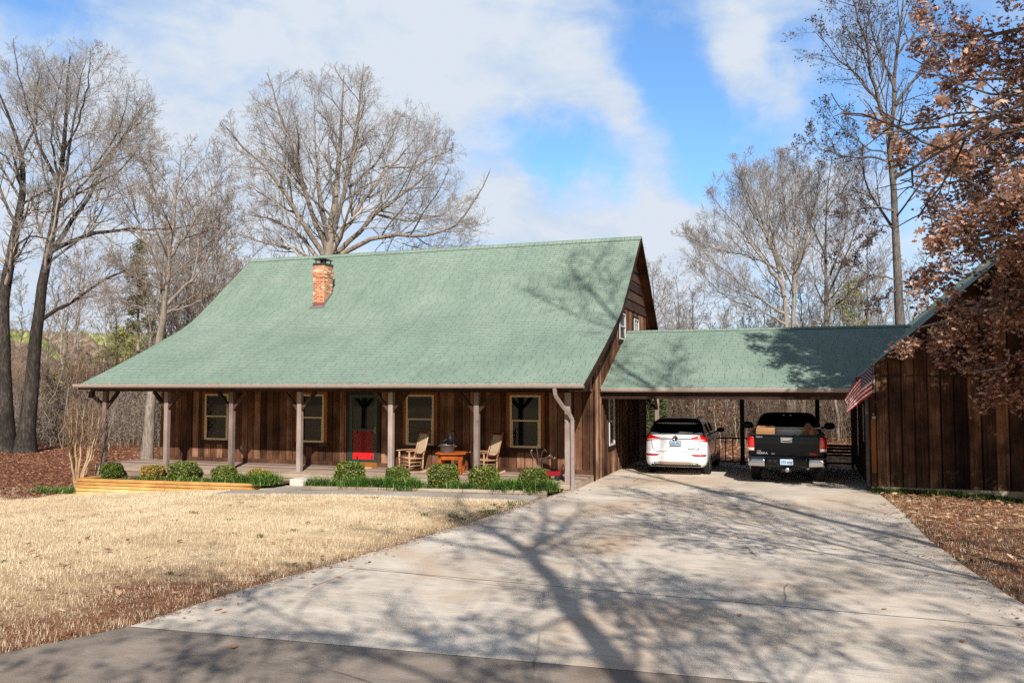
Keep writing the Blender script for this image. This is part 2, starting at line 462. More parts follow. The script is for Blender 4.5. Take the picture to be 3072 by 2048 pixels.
M['bark_grey'] = bark('grey_oak_bark', [L(82, 74, 66), L(134, 123, 111), L(178, 166, 151)])
M['bark_pale'] = bark('pale_grey_bark', [L(104, 97, 90), L(148, 139, 129), L(186, 177, 166)])
M['bark_gum'] = bark('mottled_gum_bark', [L(50, 46, 43), L(96, 90, 85), L(146, 140, 133)])
M['bark_tan'] = bark('smooth_tan_bark', [L(130, 104, 80), L(176, 148, 116), L(206, 180, 148)], 3)
M['twig_grey'] = island('grey_twigs', [(0.0, L(98, 92, 87)), (0.5, L(145, 137, 130)), (1.0, L(186, 178, 170))])
M['twig_brown'] = island('brown_twigs', [(0.0, L(92, 81, 73)), (0.5, L(136, 122, 111)), (1.0, L(178, 164, 150))])
M['twig_dark'] = island('dark_twigs', [(0.0, L(50, 42, 38)), (0.5, L(82, 71, 64)), (1.0, L(122, 108, 98))])
M['twig_tan'] = island('tan_twigs', [(0.0, L(92, 70, 56)), (0.5, L(126, 101, 82)), (1.0, L(160, 136, 112))])
M['brush'] = island('brush_stems', [(0.0, L(54, 43, 36)), (0.4, L(84, 69, 57)), (0.75, L(116, 98, 82)), (1.0, L(150, 132, 112))])
M['oak_leaf'] = island('dry_oak_leaves', [(0.0, L(96, 66, 54)), (0.35, L(146, 106, 86)), (0.7, L(190, 148, 124)), (1.0, L(224, 192, 168))], 0.55, 0.35, 0.28)
M['brush_leaf'] = island('clinging_dry_leaves', [(0.0, L(88, 66, 55)), (0.5, L(128, 99, 82)), (1.0, L(168, 138, 116))], 0.7, 0.2, 0.2)
M['box_leaf'] = island('boxwood_leaves', [(0.0, L(46, 66, 24)), (0.4, L(80, 98, 36)), (0.75, L(118, 128, 54)), (0.94, L(164, 156, 84)), (1.0, L(196, 168, 108))], 0.5, 0.35, 0.15)
M['box_leaf_bronze'] = island('bronzed_boxwood_leaves', [(0.0, L(84, 84, 30)), (0.4, L(130, 122, 48)), (0.75, L(172, 142, 70)), (1.0, L(206, 160, 96))], 0.5, 0.35, 0.15)
M['box_leaf_dark'] = island('dark_boxwood_leaves', [(0.0, L(34, 58, 18)), (0.5, L(66, 92, 28)), (0.85, L(104, 122, 44)), (1.0, L(160, 156, 80))], 0.5, 0.35, 0.15)
M['box_core'] = plain('shrub_inner_twigs', L(58, 58, 28), 0.9, var=0.4, vscale=20)
M['liriope'] = island('liriope_blades', [(0.0, L(34, 70, 22)), (0.45, L(70, 114, 42)), (0.8, L(116, 150, 68)), (1.0, L(186, 188, 112))], 0.45, 0.4, 0.15)
M['groundcover'] = island('low_green_cover', [(0.0, L(34, 52, 18)), (0.5, L(70, 92, 36)), (1.0, L(118, 128, 58))], 0.6, 0.3, 0.1)
M['pine'] = island('pine_needles', [(0.0, L(88, 94, 48)), (0.5, L(132, 132, 70)), (1.0, L(176, 166, 98))], 0.7, 0.2, 0.1)
M['cedar'] = island('cedar_foliage', [(0.0, L(40, 52, 28)), (0.5, L(72, 84, 46)), (1.0, L(108, 114, 66))], 0.7, 0.2)
M['grass_blade'] = island('dormant_grass_blades', [(0.0, L(160, 134, 110)), (0.35, L(212, 190, 158)), (0.7, L(240, 225, 196)), (1.0, L(252, 245, 226))], 0.75, 0.2, 0.2, vn=0.35)
M['straw'] = island('pine_straw', [(0.0, L(96, 58, 36)), (0.5, L(142, 92, 60)), (1.0, L(186, 136, 94))], 0.75, 0.2)
M['fallen'] = island('fallen_leaves', [(0.0, L(106, 64, 44)), (0.35, L(148, 98, 70)), (0.7, L(190, 142, 108)), (1.0, L(220, 190, 154))], 0.7, 0.25, 0.1)
M['mulch_leaf'] = island('red_brown_litter', [(0.0, L(84, 52, 38)), (0.4, L(126, 80, 58)), (0.75, L(160, 108, 80)), (1.0, L(204, 162, 130))], 0.75, 0.2, 0.1)
# ------------------------------------------------------------------ camera, sun, sky
YAW, PITCH, CAMH = 0.3348, 0.0534, 2.675
cam_d = bpy.data.cameras.new('camera'); cam = bpy.data.objects.new('camera', cam_d); COL.objects.link(cam)
cam.location = (0, 0, CAMH); cam.rotation_euler = (PI / 2 + PITCH, 0, YAW)
cam_d.sensor_width = 36.0; cam_d.lens = 36.0 * 2487.9 / 3072.0; cam_d.clip_end = 3000.0; cam_d.clip_start = 0.05
SC.camera = cam
FW = np.array([-math.sin(YAW) * math.cos(PITCH), math.cos(YAW) * math.cos(PITCH), math.sin(PITCH)])
RT = np.array([math.cos(YAW), math.sin(YAW), 0.0]); UPV = np.cross(RT, FW)
def sky_dir(u, v):
    """direction of a place in the sky (2352-wide photo units)"""
    s = 3072 / 2352.0
    d = FW + RT * (u * s - 1536) / 2487.9 - UPV * (v * s - 1024) / 2487.9
    return d / np.linalg.norm(d)

SUN_EL = math.radians(35.0)
travel = Vector((-0.44, 0.898, 0)).normalized() * math.cos(SUN_EL) + Vector((0, 0, -math.sin(SUN_EL)))
sun_d = bpy.data.lights.new('sun', 'SUN'); sun = bpy.data.objects.new('sun', sun_d); COL.objects.link(sun)
sun_d.energy = 5.0; sun_d.angle = math.radians(0.53); sun_d.color = (1.0, 0.95, 0.88)
sun.rotation_euler = travel.to_track_quat('-Z', 'Y').to_euler(); sun.location = (10, -20, 30)

w = bpy.data.worlds.new('World'); SC.world = w; w.use_nodes = True
nt = w.node_tree; bg = nt.nodes['Background']; bg.inputs['Strength'].default_value = 0.1
sky = nt.nodes.new('ShaderNodeTexSky'); sky.sky_type = 'NISHITA'; sky.sun_disc = False
sky.sun_elevation = SUN_EL; sky.sun_rotation = math.atan2(-travel.x, -travel.y); sky.air_density = 1.0; sky.dust_density = 0.6; sky.ozone_density = 1.6
tc = nt.nodes.new('ShaderNodeTexCoord'); D = tc.outputs['Generated']
sepd = nt.nodes.new('ShaderNodeSeparateXYZ'); nt.links.new(D, sepd.inputs[0])
mp = nt.nodes.new('ShaderNodeMapping'); mp.inputs['Scale'].default_value = (2.2, 2.2, 4.6); mp.inputs['Location'].default_value = (3.1, 1.7, 0.4); nt.links.new(D, mp.inputs['Vector'])
n1 = noise(nt, mp.outputs[0], 1.5, 7, 0.52, 0.25)
n2 = noise(nt, mp.outputs[0], 5.0, 7, 0.6, 0.3)
cov = mathn(nt, 'ADD', mathn(nt, 'MULTIPLY', n1, 1.1), mathn(nt, 'MULTIPLY', n2, 0.85))
cov = mathn(nt, 'ADD', cov, -0.36)
# broken cloud lies to the north, ahead; the unseen sky overhead and behind is cleared to cut the fill light
fwd = mathn(nt, 'MULTIPLY', mathn(nt, 'SUBTRACT', 0.45, sepd.outputs[1], True), 0.9)
cov = mathn(nt, 'SUBTRACT', cov, fwd)
cov = mathn(nt, 'SUBTRACT', cov, mathn(nt, 'MULTIPLY', mathn(nt, 'SUBTRACT', sepd.outputs[2], 0.62, True), 1.6))
wn_ = nt.nodes.new('ShaderNodeTexNoise'); wn_.inputs['Scale'].default_value = 7.0; wn_.inputs['Detail'].default_value = 6.0; wn_.inputs['Roughness'].default_value = 0.6; nt.links.new(D, wn_.inputs['Vector'])
wv = nt.nodes.new('ShaderNodeVectorMath'); wv.operation = 'MULTIPLY_ADD'; nt.links.new(wn_.outputs['Color'], wv.inputs[0]); wv.inputs[1].default_value = (.15, .15, .15)
wo_ = nt.nodes.new('ShaderNodeVectorMath'); wo_.operation = 'ADD'; nt.links.new(D, wo_.inputs[0]); wo_.inputs[1].default_value = (-.075, -.075, -.075); nt.links.new(wo_.outputs[0], wv.inputs[2])
DW = wv.outputs[0]
def lobe(u, v, rad, amt):
    global cov
    d = sky_dir(u, v)
    vm = nt.nodes.new('ShaderNodeVectorMath'); vm.operation = 'DISTANCE'; vm.inputs[1].default_value = tuple(d); nt.links.new(DW, vm.inputs[0])
    q = mathn(nt, 'DIVIDE', vm.outputs['Value'], rad)
    g = mathn(nt, 'POWER', 2.718, mathn(nt, 'MULTIPLY', mathn(nt, 'MULTIPLY', q, q), -1.0))
    cov = mathn(nt, 'ADD', cov, mathn(nt, 'MULTIPLY', g, amt))
for a in [(1465, 60, .045, -.5), (1510, 130, .045, -.55), (1540, 210, .04, -.5), (1560, 285, .04, -.45), (1590, 235, .03, -.25), (1240, 312, .045, -.42), (1150, 318, .04, -.32), (1228, 394, .045, -.46), (1335, 427, .045, -.46), (1450, 450, .045, -.42), (1400, 385, .03, -.4), (1687, 352, .045, -.62), (1620, 330, .035, -.4), (1610, 450, .04, -.35), (1300, 370, .03, -.3), (1857, 149, .03, -.3), (1880, 230, .04, -.3), (2188, 75, .05, -.5), (2188, 267, .06, -.45), (1960, 290, .05, -.4), (2080, 350, .05, -.35), (1830, 340, .03, -.2), (20, 20, .06, -.55), (120, 15, .03, -.35), (1050, 350, .035, -.25),
          (1080, 160, .15, .3), (700, 200, .2, .26), (1300, 150, .06, .22), (1378, 245, .045, .35), (1440, 270, .03, .2), (1665, 128, .055, .35), (1720, 240, .055, .34), (1431, 345, .03, .26), (1516, 405, .035, .28), (1163, 469, .05, .4), (1345, 505, .06, .5), (1550, 505, .05, .42), (400, 330, .2, .22), (1780, 70, .05, .25), (100, 700, .25, .25), (1500, 620, .1, .35), (1900, 560, .1, .12)]:
    lobe(*a)
fac = ramp(nt, cov, [(0.12, (.06, .06, .06)), (0.42, (0.36, 0.36, 0.36)), (0.66, (0.76, 0.76, 0.76)), (0.95, (1, 1, 1))], 'LINEAR')
shade = mathn(nt, 'ADD', mathn(nt, 'MULTIPLY', n2, 0.95), mathn(nt, 'MULTIPLY', cov, 0.3))
cl = ramp(nt, shade, [(0.40, (3.9, 4.8, 6.5)), (0.60, (4.6, 5.5, 6.8)), (0.84, (5.6, 6.15, 6.9))])
tint = mixc(nt, ramp(nt, sepd.outputs[1], [(0.1, (0, 0, 0)), (0.5, (1, 1, 1))]), (.68, .62, .55, 1), (.92, 1.34, 1.7, 1))  # unseen sky behind is dimmed and warmed to lower and neutralise the fill
skyc = mixc(nt, 1.0, sky.outputs['Color'], tint, 'MULTIPLY')
nt.links.new(mixc(nt, fac, skyc, cl), bg.inputs['Color'])

SC.view_settings.view_transform = 'Standard'; SC.view_settings.look = 'None'; SC.view_settings.gamma = 1.0
SC.view_settings.exposure = 0.36
SC.cycles.max_bounces = 6; SC.cycles.diffuse_bounces = 3; SC.cycles.glossy_bounces = 3; SC.cycles.transparent_max_bounces = 12
SC.cycles.use_denoising = False; SC.cycles.use_adaptive_sampling = False
SC.cycles.use_guiding = False; SC.cycles.guiding_training_samples = 64; SC.cycles.use_light_tree = True
SC.cycles.caustics_reflective = False; SC.cycles.caustics_refractive = False; SC.cycles.sample_clamp_indirect = 2.0

# ------------------------------------------------------------------ terrain
def sstep(x, a, b):
    t = np.clip((np.asarray(x, float) - a) / (b - a), 0, 1); return t * t * (3 - 2 * t)
def G(x, y):
    """ground height: level by the driveway, falling gently to the left and behind the house"""
    x = np.asarray(x, float); y = np.asarray(y, float)
    d = np.clip(-6.2 - x, 0, 14.5)
    far = -0.0028 * d * d
    near = sstep(y, 6, 18)
    z = far * (0.35 + 0.65 * near) * (1 - 0.0 * y)
    back = sstep(y, 29.6, 33) * (1 - sstep(x, -8.0, -6.2) * 0)
    z = np.where(y > 29.6, np.minimum(z, z * (1 - back) + np.minimum(z, -0.55) * back), z)
    rightside = sstep(x, 2.2, 9) * sstep(y, 8, 22)
    z = z - 0.30 * rightside
    return z
def g1(x, y): return float(G(x, y))

DRIVE_L = [(-7.13, 7.43), (-6.97, 9.64), (-6.71, 11.08), (-6.34, 13.9), (-6.05, 16.5), (-5.9, 18.7), (-5.66, 21.0), (-5.56, 22.9), (-5.54, 29.5)]
DRIVE_R = [(3.4, 8.35), (2.85, 10.4), (2.5, 12.0), (2.25, 14.0), (2.05, 16.5), (1.97, 19.8), (1.74, 23.3), (1.7, 23.9), (1.7, 29.5)]
def interp_x(poly, y):
    ys = [p[1] for p in poly]; xs = [p[0] for p in poly]
    return np.interp(y, ys, xs)
def on_drive(x, y, m=0.0):
    x = np.asarray(x); y = np.asarray(y)
    a = (y > 7.43) & (y < 29.5) & (x > interp_x(DRIVE_L, y) - m) & (x < interp_x(DRIVE_R, y) + m)
    b = (y <= 8.4) & (x > np.interp(y, [-30, 4, 6.31, 7.43], [-16, -9.6, -7.63, -7.13]) - m)
    return a | b
def litter_amt(x, y):
    """how much the leaf litter covers the ground, 0..1"""
    x = np.asarray(x, float); y = np.asarray(y, float)
    left = sstep(y - (17.6 - 0.22 * (x + 21)), -0.4, 1.2) * sstep(-x, 20.9, 21.7)
    back = sstep(y, 23.5, 25.5)
    edge = np.exp(-np.clip(interp_x(DRIVE_L, np.clip(y, 7.43, 29)) - x, 0, 9) / 0.5) * (y < 18.2) * 0.85
    road = np.exp(-np.clip(np.interp(y, [-30, 4, 6.31, 7.43, 9], [-16, -9.6, -7.63, -7.13, -7.0]) - x, 0, 40) / 4.5) * (1 - sstep(y, 8.4, 13.5)) * 0.78
    right = (x > 1.5) * 0.62
    return np.clip(np.maximum.reduce([left, back, edge, road, right]), 0, 1)

xs = np.unique(np.concatenate([np.linspace(-420, -60, 19), np.linspace(-60, -28, 33), np.linspace(-28, 12, 134), np.linspace(12, 60, 25), np.linspace(60, 420, 19)]))
ys = np.unique(np.concatenate([np.linspace(-60, 2, 20), np.linspace(2, 34, 107), np.linspace(34, 100, 34), np.linspace(100, 620, 27)]))
XX, YY = np.meshgrid(xs, ys)
ZZ = G(XX, YY)
rb = np.random.default_rng(3)
ZZ = ZZ + rb.normal(0, 0.008, ZZ.shape) * (np.abs(XX) < 40)
far = np.hypot(XX + 10, YY - 10)
ZZ = ZZ + np.where(far > 90, 0, 0)
od = on_drive(XX, YY, 0.28)
ZZ = np.where(od, ZZ * 0 - 0.14, ZZ - 0.02)
walkm = (XX > -15.6) & (XX < -5.6) & (YY > 18.5) & (YY < 20.95)
ZZ = np.where(walkm, ZZ - 0.10, ZZ)
nx, ny = len(xs), len(ys)
ii = (np.arange(ny - 1)[:, None] * nx + np.arange(nx - 1)[None, :]).ravel()
gf = np.stack([ii, ii + 1, ii + nx + 1, ii + nx], 1)
def ground_mat():
    m, nt, b = mnew('dormant_lawn_and_litter')
    at = N(nt, 'ShaderNodeAttribute', attribute_name='litter')
    p = pos(nt)
    f = noise(nt, p, 9.0, 8, 0.75); f2 = noise(nt, p, 0.7, 5, 0.6); f3 = noise(nt, p, 45, 3, 0.7)
    stripe = noise(nt, pos(nt, (0.25, 2.2, 1)), 1.0, 3, 0.5)
    g = mathn(nt, 'ADD', mathn(nt, 'MULTIPLY', f3, 0.4), mathn(nt, 'ADD', mathn(nt, 'MULTIPLY', f2, 0.35), mathn(nt, 'MULTIPLY', stripe, 0.3)))
    grass = ramp(nt, g, [(0.34, L(144, 118, 88)), (0.5, L(194, 168, 130)), (0.64, L(224, 202, 162))])
    lit = ramp(nt, mathn(nt, 'ADD', mathn(nt, 'MULTIPLY', f, 0.6), mathn(nt, 'MULTIPLY', f3, 0.4)), [(0.32, L(72, 50, 38)), (0.5, L(126, 88, 66)), (0.66, L(168, 126, 96))])
    k = mathn(nt, 'ADD', at.outputs['Fac'], mathn(nt, 'MULTIPLY', mathn(nt, 'SUBTRACT', f2, 0.5), 0.9))
    k = ramp(nt, k, [(0.35, (0, 0, 0)), (0.62, (1, 1, 1))])
    nt.links.new(mixc(nt, k, grass, lit), b.inputs['Base Color'])
    b.inputs['Roughness'].default_value = 0.95; b.inputs['Specular IOR Level'].default_value = 0.1
    bump(nt, b, f3, 0.6, 0.03)
    return m
go = bulk('ground', np.stack([XX.ravel(), YY.ravel(), ZZ.ravel()], 1), [gf], ground_mat(), smooth=True, attrs={'litter': litter_amt(XX, YY).ravel()})
tag(go, kind='structure')

def concrete_mat(name, lo, mid, hi, stain, patch=0.6):
    m, nt, b = mnew(name)
    p = pos(nt)
    f = noise(nt, p, 0.45, 7, 0.62); f2 = noise(nt, pos(nt, (1, 3.0, 1)), 2.2, 8, 0.72); f3 = noise(nt, p, 60, 3, 0.7); brm = noise(nt, pos(nt, (0.8, 24, 1)), 3.0, 4, 0.6)
    fs = noise(nt, p, 0.22, 5, 0.6, 0.8)
    g = mathn(nt, 'ADD', mathn(nt, 'MULTIPLY', f, 0.4), mathn(nt, 'ADD', mathn(nt, 'MULTIPLY', f2, 0.22), mathn(nt, 'ADD', mathn(nt, 'MULTIPLY', f3, 0.2), mathn(nt, 'MULTIPLY', brm, 0.25))))
    c = ramp(nt, g, [(0.40, lo), (0.53, mid), (0.64, hi)])
    c = mixc(nt, ramp(nt, fs, [(0.5, (0, 0, 0)), (0.66, (patch,) * 3)]), c, stain)
    # hairline cracks
    cw = N(nt, 'ShaderNodeTexVoronoi', feature='DISTANCE_TO_EDGE'); cw.inputs['Scale'].default_value = 0.26
    cv = N(nt, 'ShaderNodeMix', data_type='VECTOR'); cv.inputs[0].default_value = 0.10
    cn = N(nt, 'ShaderNodeTexNoise'); cn.inputs['Scale'].default_value = 1.6; cn.inputs['Detail'].default_value = 6; nt.links.new(p, cn.inputs['Vector'])
    nt.links.new(p, cv.inputs[4]); nt.links.new(cn.outputs['Color'], cv.inputs[5]); nt.links.new(cv.outputs[1], cw.inputs['Vector'])
    crk = mathn(nt, 'MULTIPLY', ramp(nt, cw.outputs['Distance'], [(0.0, (1, 1, 1)), (0.0035, (0, 0, 0))]), ramp(nt, noise(nt, p, 0.33, 2), [(0.5, (0, 0, 0)), (0.56, (0.75,) * 3)]))
    c = mixc(nt, crk, c, L(76, 66, 56))
    # rust and leaf stains
    st = noise(nt, pos(nt, (0.8, 1.4, 1)), 0.9, 6, 0.75, 1.0)
    c = mixc(nt, ramp(nt, st, [(0.63, (0, 0, 0)), (0.72, (0.45,) * 3)]), c, L(152, 112, 80))
    # tiny exposed stones
    vo = N(nt, 'ShaderNodeTexVoronoi'); vo.inputs['Scale'].default_value = 55; nt.links.new(p, vo.inputs['Vector'])
    c = mixc(nt, ramp(nt, vo.outputs['Distance'], [(0.0, (0.35,) * 3), (0.3, (0, 0, 0))]), c, L(214, 206, 194))
    nt.links.new(c, b.inputs['Base Color']); b.inputs['Roughness'].default_value = 0.92; b.inputs['Specular IOR Level'].default_value = 0.2
    bump(nt, b, mathn(nt, 'ADD', f3, mathn(nt, 'MULTIPLY', brm, 0.6)), 0.25, 0.006)
    return m
M['concrete'] = concrete_mat('worn_driveway_concrete', L(146, 134, 121), L(198, 185, 169), L(228, 218, 204), L(184, 154, 124), 0.65)
M['asphalt'] = concrete_mat('worn_aggregate_pavement', L(112, 101, 91), L(140, 127, 115), L(160, 146, 133), L(120, 100, 82))
M['walk'] = concrete_mat('path_concrete', L(134, 124, 112), L(164, 154, 142), L(186, 176, 164), L(146, 128, 100))
M['joint'] = plain('dirty_joint', L(70, 58, 44), 0.95, var=0.4, vscale=6)

def slab(mb, y0, y1, zt, left=DRIVE_L, right=DRIVE_R, n=8, k0=0.0, k1=0.0, sub=6, two=True):
    """one concrete bay between two joints; k tilts a joint line"""
    rows = []
    for i in range(n + 1):
        t = i / n; row = []
        for j in range(sub + 1):
            s = j / sub
            ya = y0 + (s - 0.5) * k0; yb = y1 + (s - 0.5) * k1; y = ya + (yb - ya) * t
            xl = float(interp_x(left, y)); xr = float(interp_x(right, y))
            row.append((xl + (xr - xl) * s, y, zt))
        rows.append(row)
    vs = [p for r in rows for p in r]; m_ = sub + 1
    fs = [(i * m_ + j, i * m_ + j + 1, (i + 1) * m_ + j + 1, (i + 1) * m_ + j) for i in range(n) for j in range(sub)]
    # edges down
    per = [(0, j) for j in range(m_)] + [(i, sub) for i in range(1, n + 1)] + [(n, j) for j in range(sub - 1, -1, -1)] + [(i, 0) for i in range(n - 1, 0, -1)]
    mb.quadmesh(vs, fs)
    k = len(per); sv = [rows[i][j] for i, j in per] + [(rows[i][j][0], rows[i][j][1], zt - 0.12) for i, j in per]
    mb.quadmesh(sv, [(k + a, k + (a + 1) % k, (a + 1) % k, a) for a in range(k)], 1 if two else 0)
mb = MB()
cuts = [(7.86, 0.78), (10.8, -0.2), (14.82, -0.1), (19.3, 0.0), (23.55, 0.0), (29.5, 0.0)]
for (a, ka), (b_, kb) in zip(cuts[:-1], cuts[1:]):
    slab(mb, a + 0.012, b_ - 0.012, 0.0, k0=ka, k1=kb)
dr = mb.build('driveway', [M['concrete'], M['joint']]); tag(dr, kind='structure')
mb = MB(); slab(mb, 7.5, 29.4, -0.03, k0=0.7, n=6, two=False)
jn = mb.build('driveway_joint_bed', M['joint']); tag(jn, kind='structure')
# older pavement the drive opens onto
mb = MB()
top = [(-7.13, 7.465), (-3.5, 7.83), (0.1, 8.17), (3.4, 8.26)]
row0 = [(-16, -30), (-5, -30), (8, -30), (22, -30)]; row1 = [(-9.6, 4.0), (-4, 4.0), (2, 4.0), (16, 4.0)]; row2 = [(-7.63, 6.31), (-3.6, 6.4), (1, 6.5), (9, 6.6)]
rows = [row0, row1, row2, top]
for r0_, r1_ in zip(rows[:-1], rows[1:]):
    for j in range(3):
        mb.face([(*r0_[j], -0.004), (*r0_[j + 1], -0.004), (*r1_[j + 1], -0.004), (*r1_[j], -0.004)])
mb.face([(3.4, 8.26, -0.004), (9, 6.6, -0.004), (14, 8.0, -0.004), (6, 9.2, -0.004)])
rd = mb.build('road', M['asphalt']); tag(rd, kind='structure')
# front path
mb = MB()
for a, b_ in ((-15.0, -13.0), (-13.0, -10.6), (-10.6, -8.3), (-8.3, -6.02)):
    zz = [g1(a, 19) + 0.0, g1(b_, 19) + 0.0]
    y0, y1 = 18.62, 19.42
    v = [(a + .006, y0, zz[0]), (b_ - .006, y0, zz[1]), (b_ - .006, y1, zz[1]), (a + .006, y1, zz[0])]
    mb.quadmesh(v + [(x, y, z - 0.2) for x, y, z in v], [(0, 1, 2, 3), (0, 4, 5, 1), (1, 5, 6, 2), (2, 6, 7, 3), (3, 7, 4, 0)])
a, b_ = -14.1, -12.8
zz = g1(-13.4, 19) + 0.002
mb.box(a, b_, 19.42, 20.36, zz - 0.2, zz)
pw = mb.build('path', M['walk']); tag(pw, kind='structure')
# ------------------------------------------------------------------ house
XW0, XW1 = -20.69, -5.54          # left and right walls
YW = 22.92; YB = 31.4             # front and back walls
DECKZ = 0.178
house = thing('house', 'long dark wooden house with a big green shingled roof and full front porch', 'house', (-13, 23, 0))
PROF = [(20.40, 2.715), (21.6, 3.24), (22.8, 3.79), (24.0, 4.37), (24.7, 4.72), (25.2, 5.02), (25.6, 5.33), (26.1, 5.74), (27.3, 6.77), (28.57, 7.86), (29.9, 6.72), (31.9, 4.92)]
def roof_z(y):
    return float(np.interp(y, [p[0] for p in PROF], [p[1] for p in PROF]))
def shingle_strip(mb, prof, xl, xr, v0=0.0, nx_=14):
    """roof surface along a profile; xl/xr functions of y"""
    s = v0
    for (y0, z0), (y1, z1) in zip(prof[:-1], prof[1:]):
        d = math.hypot(y1 - y0, z1 - z0)
        for k in range(nx_):
            a, b_ = k / nx_, (k + 1) / nx_
            p = [xl(y0) + (xr(y0) - xl(y0)) * a, xl(y0) + (xr(y0) - xl(y0)) * b_, xl(y1) + (xr(y1) - xl(y1)) * b_, xl(y1) + (xr(y1) - xl(y1)) * a]
            mb.face([(p[0], y0, z0), (p[1], y0, z0), (p[2], y1, z1), (p[3], y1, z1)], [(p[0], s), (p[1], s), (p[2], s + d), (p[3], s + d)])
        s += d
RXL = lambda y: -21.66 + 0.33 * min(1, max(0, (y - 20.4) / 8.0))
RXR = lambda y: -5.18
mb = MB(); shingle_strip(mb, PROF, RXL, RXR)
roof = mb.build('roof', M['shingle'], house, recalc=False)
# roof deck under the shingles and rake boards
mb = MB()
T = 0.10
for (y0, z0), (y1, z1) in zip(PROF[:-1], PROF[1:]):
    mb.face([(RXL(y0), y0, z0 - T), (RXL(y1), y1, z1 - T), (RXR(y1), y1, z1 - T), (RXR(y0), y0, z0 - T)])
mb.build('soffit', M['soffit'], roof, recalc=False)
for X, sgn in ((RXR, 1), (RXL, -1)):
    mb = MB()
    for (y0, z0), (y1, z1) in zip(PROF[:-1], PROF[1:]):
        a0, a1 = X(y0), X(y1)
        w_ = 0.03 * sgn
        top, bot = 0.008, -0.17
        v = [(a0, y0, z0 + bot), (a1, y1, z1 + bot), (a1, y1, z1 - top), (a0, y0, z0 - top)]
        u = [(x + w_, y, z) for x, y, z in v]
        mb.quadmesh(v + u, [(0, 1, 2, 3), (7, 6, 5, 4), (0, 4, 5, 1), (2, 6, 7, 3), (1, 5, 6, 2), (0, 3, 7, 4)])
    mb.build('rake_board', M['trim_dark'], roof)
mb = MB()
v = [(-21.34, 28.57 - 0.16, 7.86 - 0.125), (-21.34, 28.57, 7.895), (-21.34, 28.57 + 0.16, 7.86 - 0.12)]
for k in range(46):
    a = -21.34 + (16.16) * k / 46; b_ = a + 16.16 / 46 + 0.02
    mb.face([(a, 28.40, 7.735), (b_, 28.40, 7.735), (b_, 28.57, 7.885), (a, 28.57, 7.885)], [(a, 0.0), (b_, 0.0), (b_, 0.13), (a, 0.13)])
    mb.face([(a, 28.57, 7.885), (b_, 28.57, 7.885), (b_, 28.74, 7.735), (a, 28.74, 7.735)], [(a, 0.0), (b_, 0.0), (b_, 0.13), (a, 0.13)])
mb.build('ridge_cap', M['shingle'], roof, recalc=False)
# walls
def battens_x(mb, x0, x1, y, z0, ztop, step, w=0.045, d=0.022, jit=0.03, rng=random):
    x = x0 + step * 0.5
    while x < x1:
        xx = x + rng.uniform(-jit, jit)
        zt = ztop(xx) if callable(ztop) else ztop
        if zt > z0 + 0.05: mb.box(xx - w / 2, xx + w / 2, y - d, y, z0, zt)
        x += step
mb = MB(); mb.box(XW0 + .003, XW1 - 0.125, YW, YW + 0.12, -0.5, 3.72)
battens_x(mb, XW0 + 0.05, XW1 - 0.1, YW, 0.30, 3.7, 0.49)
mb.build('front_wall', M['wall_front'], house)
mb = MB(); mb.box(XW0, XW1 - 0.1, YW - 0.03, YW + 0.0, DECKZ, DECKZ + 0.13)
mb.build('base_board', M['wall_side'], house)
def side_poly(y0, y1, drop=0.12):
    ys_ = [y0] + [p[0] for p in PROF if y0 < p[0] < y1] + [y1]
    return [(y0, -0.35), (y1, -0.35)] + [(y, roof_z(y) - drop) for y in reversed(ys_)]
mb = MB(); mb.prism(side_poly(YW, YB), 'x', XW1 - 0.12, XW1)
y = YW + 0.11
while y < YB:
    yy = y + random.uniform(-0.015, 0.015)
    mb.box(XW1, XW1 + 0.022, yy - 0.022, yy + 0.022, -0.02, min(5.28, roof_z(yy) - 0.14))
    y += 0.2
mb.build('side_wall', M['wall_side'], house)
mb = MB(); mb.prism(side_poly(YW + .125, YB), 'x', XW0, XW0 + 0.12)
mb.build('side_wall', M['wall_side'], house)
mb = MB(); mb.box(XW0, XW1 - 0.13, YB - 0.12, YB, -0.9, 4.95); mb.build('back_wall', M['wall_front'], house)
# lap boards in the gable
mb = MB()
z = 5.28; k = 0
while z < 7.55:
    z1 = z + 0.36
    def half(zz): return 28.57 - np.interp(zz, [5.02, 5.33, 5.74, 6.77, 7.86], [25.2, 25.6, 26.1, 27.3, 28.57])
    h0 = max(0.02, half(z + 0.12)); h1 = max(0.02, half(min(z1 + 0.12, 7.8)))
    x0_, x1_ = XW1 + 0.045, XW1 + 0.012
    mb.quadmesh([(x0_, 28.57 - h0, z), (x0_, 28.57 + h0, z), (x1_, 28.57 + h1, z1), (x1_, 28.57 - h1, z1), (XW1, 28.57 - h0, z), (XW1, 28.57 + h0, z)], [(0, 1, 2, 3), (0, 4, 5, 1)])
    z = z1; k += 1
mb.build('gable_siding', M['wall_lap'], house)
# porch end panel under the roof at the right
mb = MB()
mb.prism([(20.5, 2.53), (YW - 0.03, 2.53), (YW - 0.03, roof_z(YW) - 0.13), (20.5, roof_z(20.5) - 0.13)], 'x', XW1 - 0.06, XW1 - 0.015)
for yy in (20.95, 21.45, 21.95, 22.45): mb.box(XW1 - 0.015, XW1 + 0.005, yy - 0.02, yy + 0.02, 2.54, roof_z(yy) - 0.2)
mb.build('porch_end_panel', M['wall_side'], house)
mb = MB(); mb.box(XW1 - 0.10, XW1 + 0.03, YW - 0.035, YW - 0.004, 0.0, 2.53); mb.box(XW1 + 0.002, XW1 + 0.035, YW - 0.035, YW + 0.09, -0.02, 3.6)
mb.build('corner_board', M['wall_side'], house)
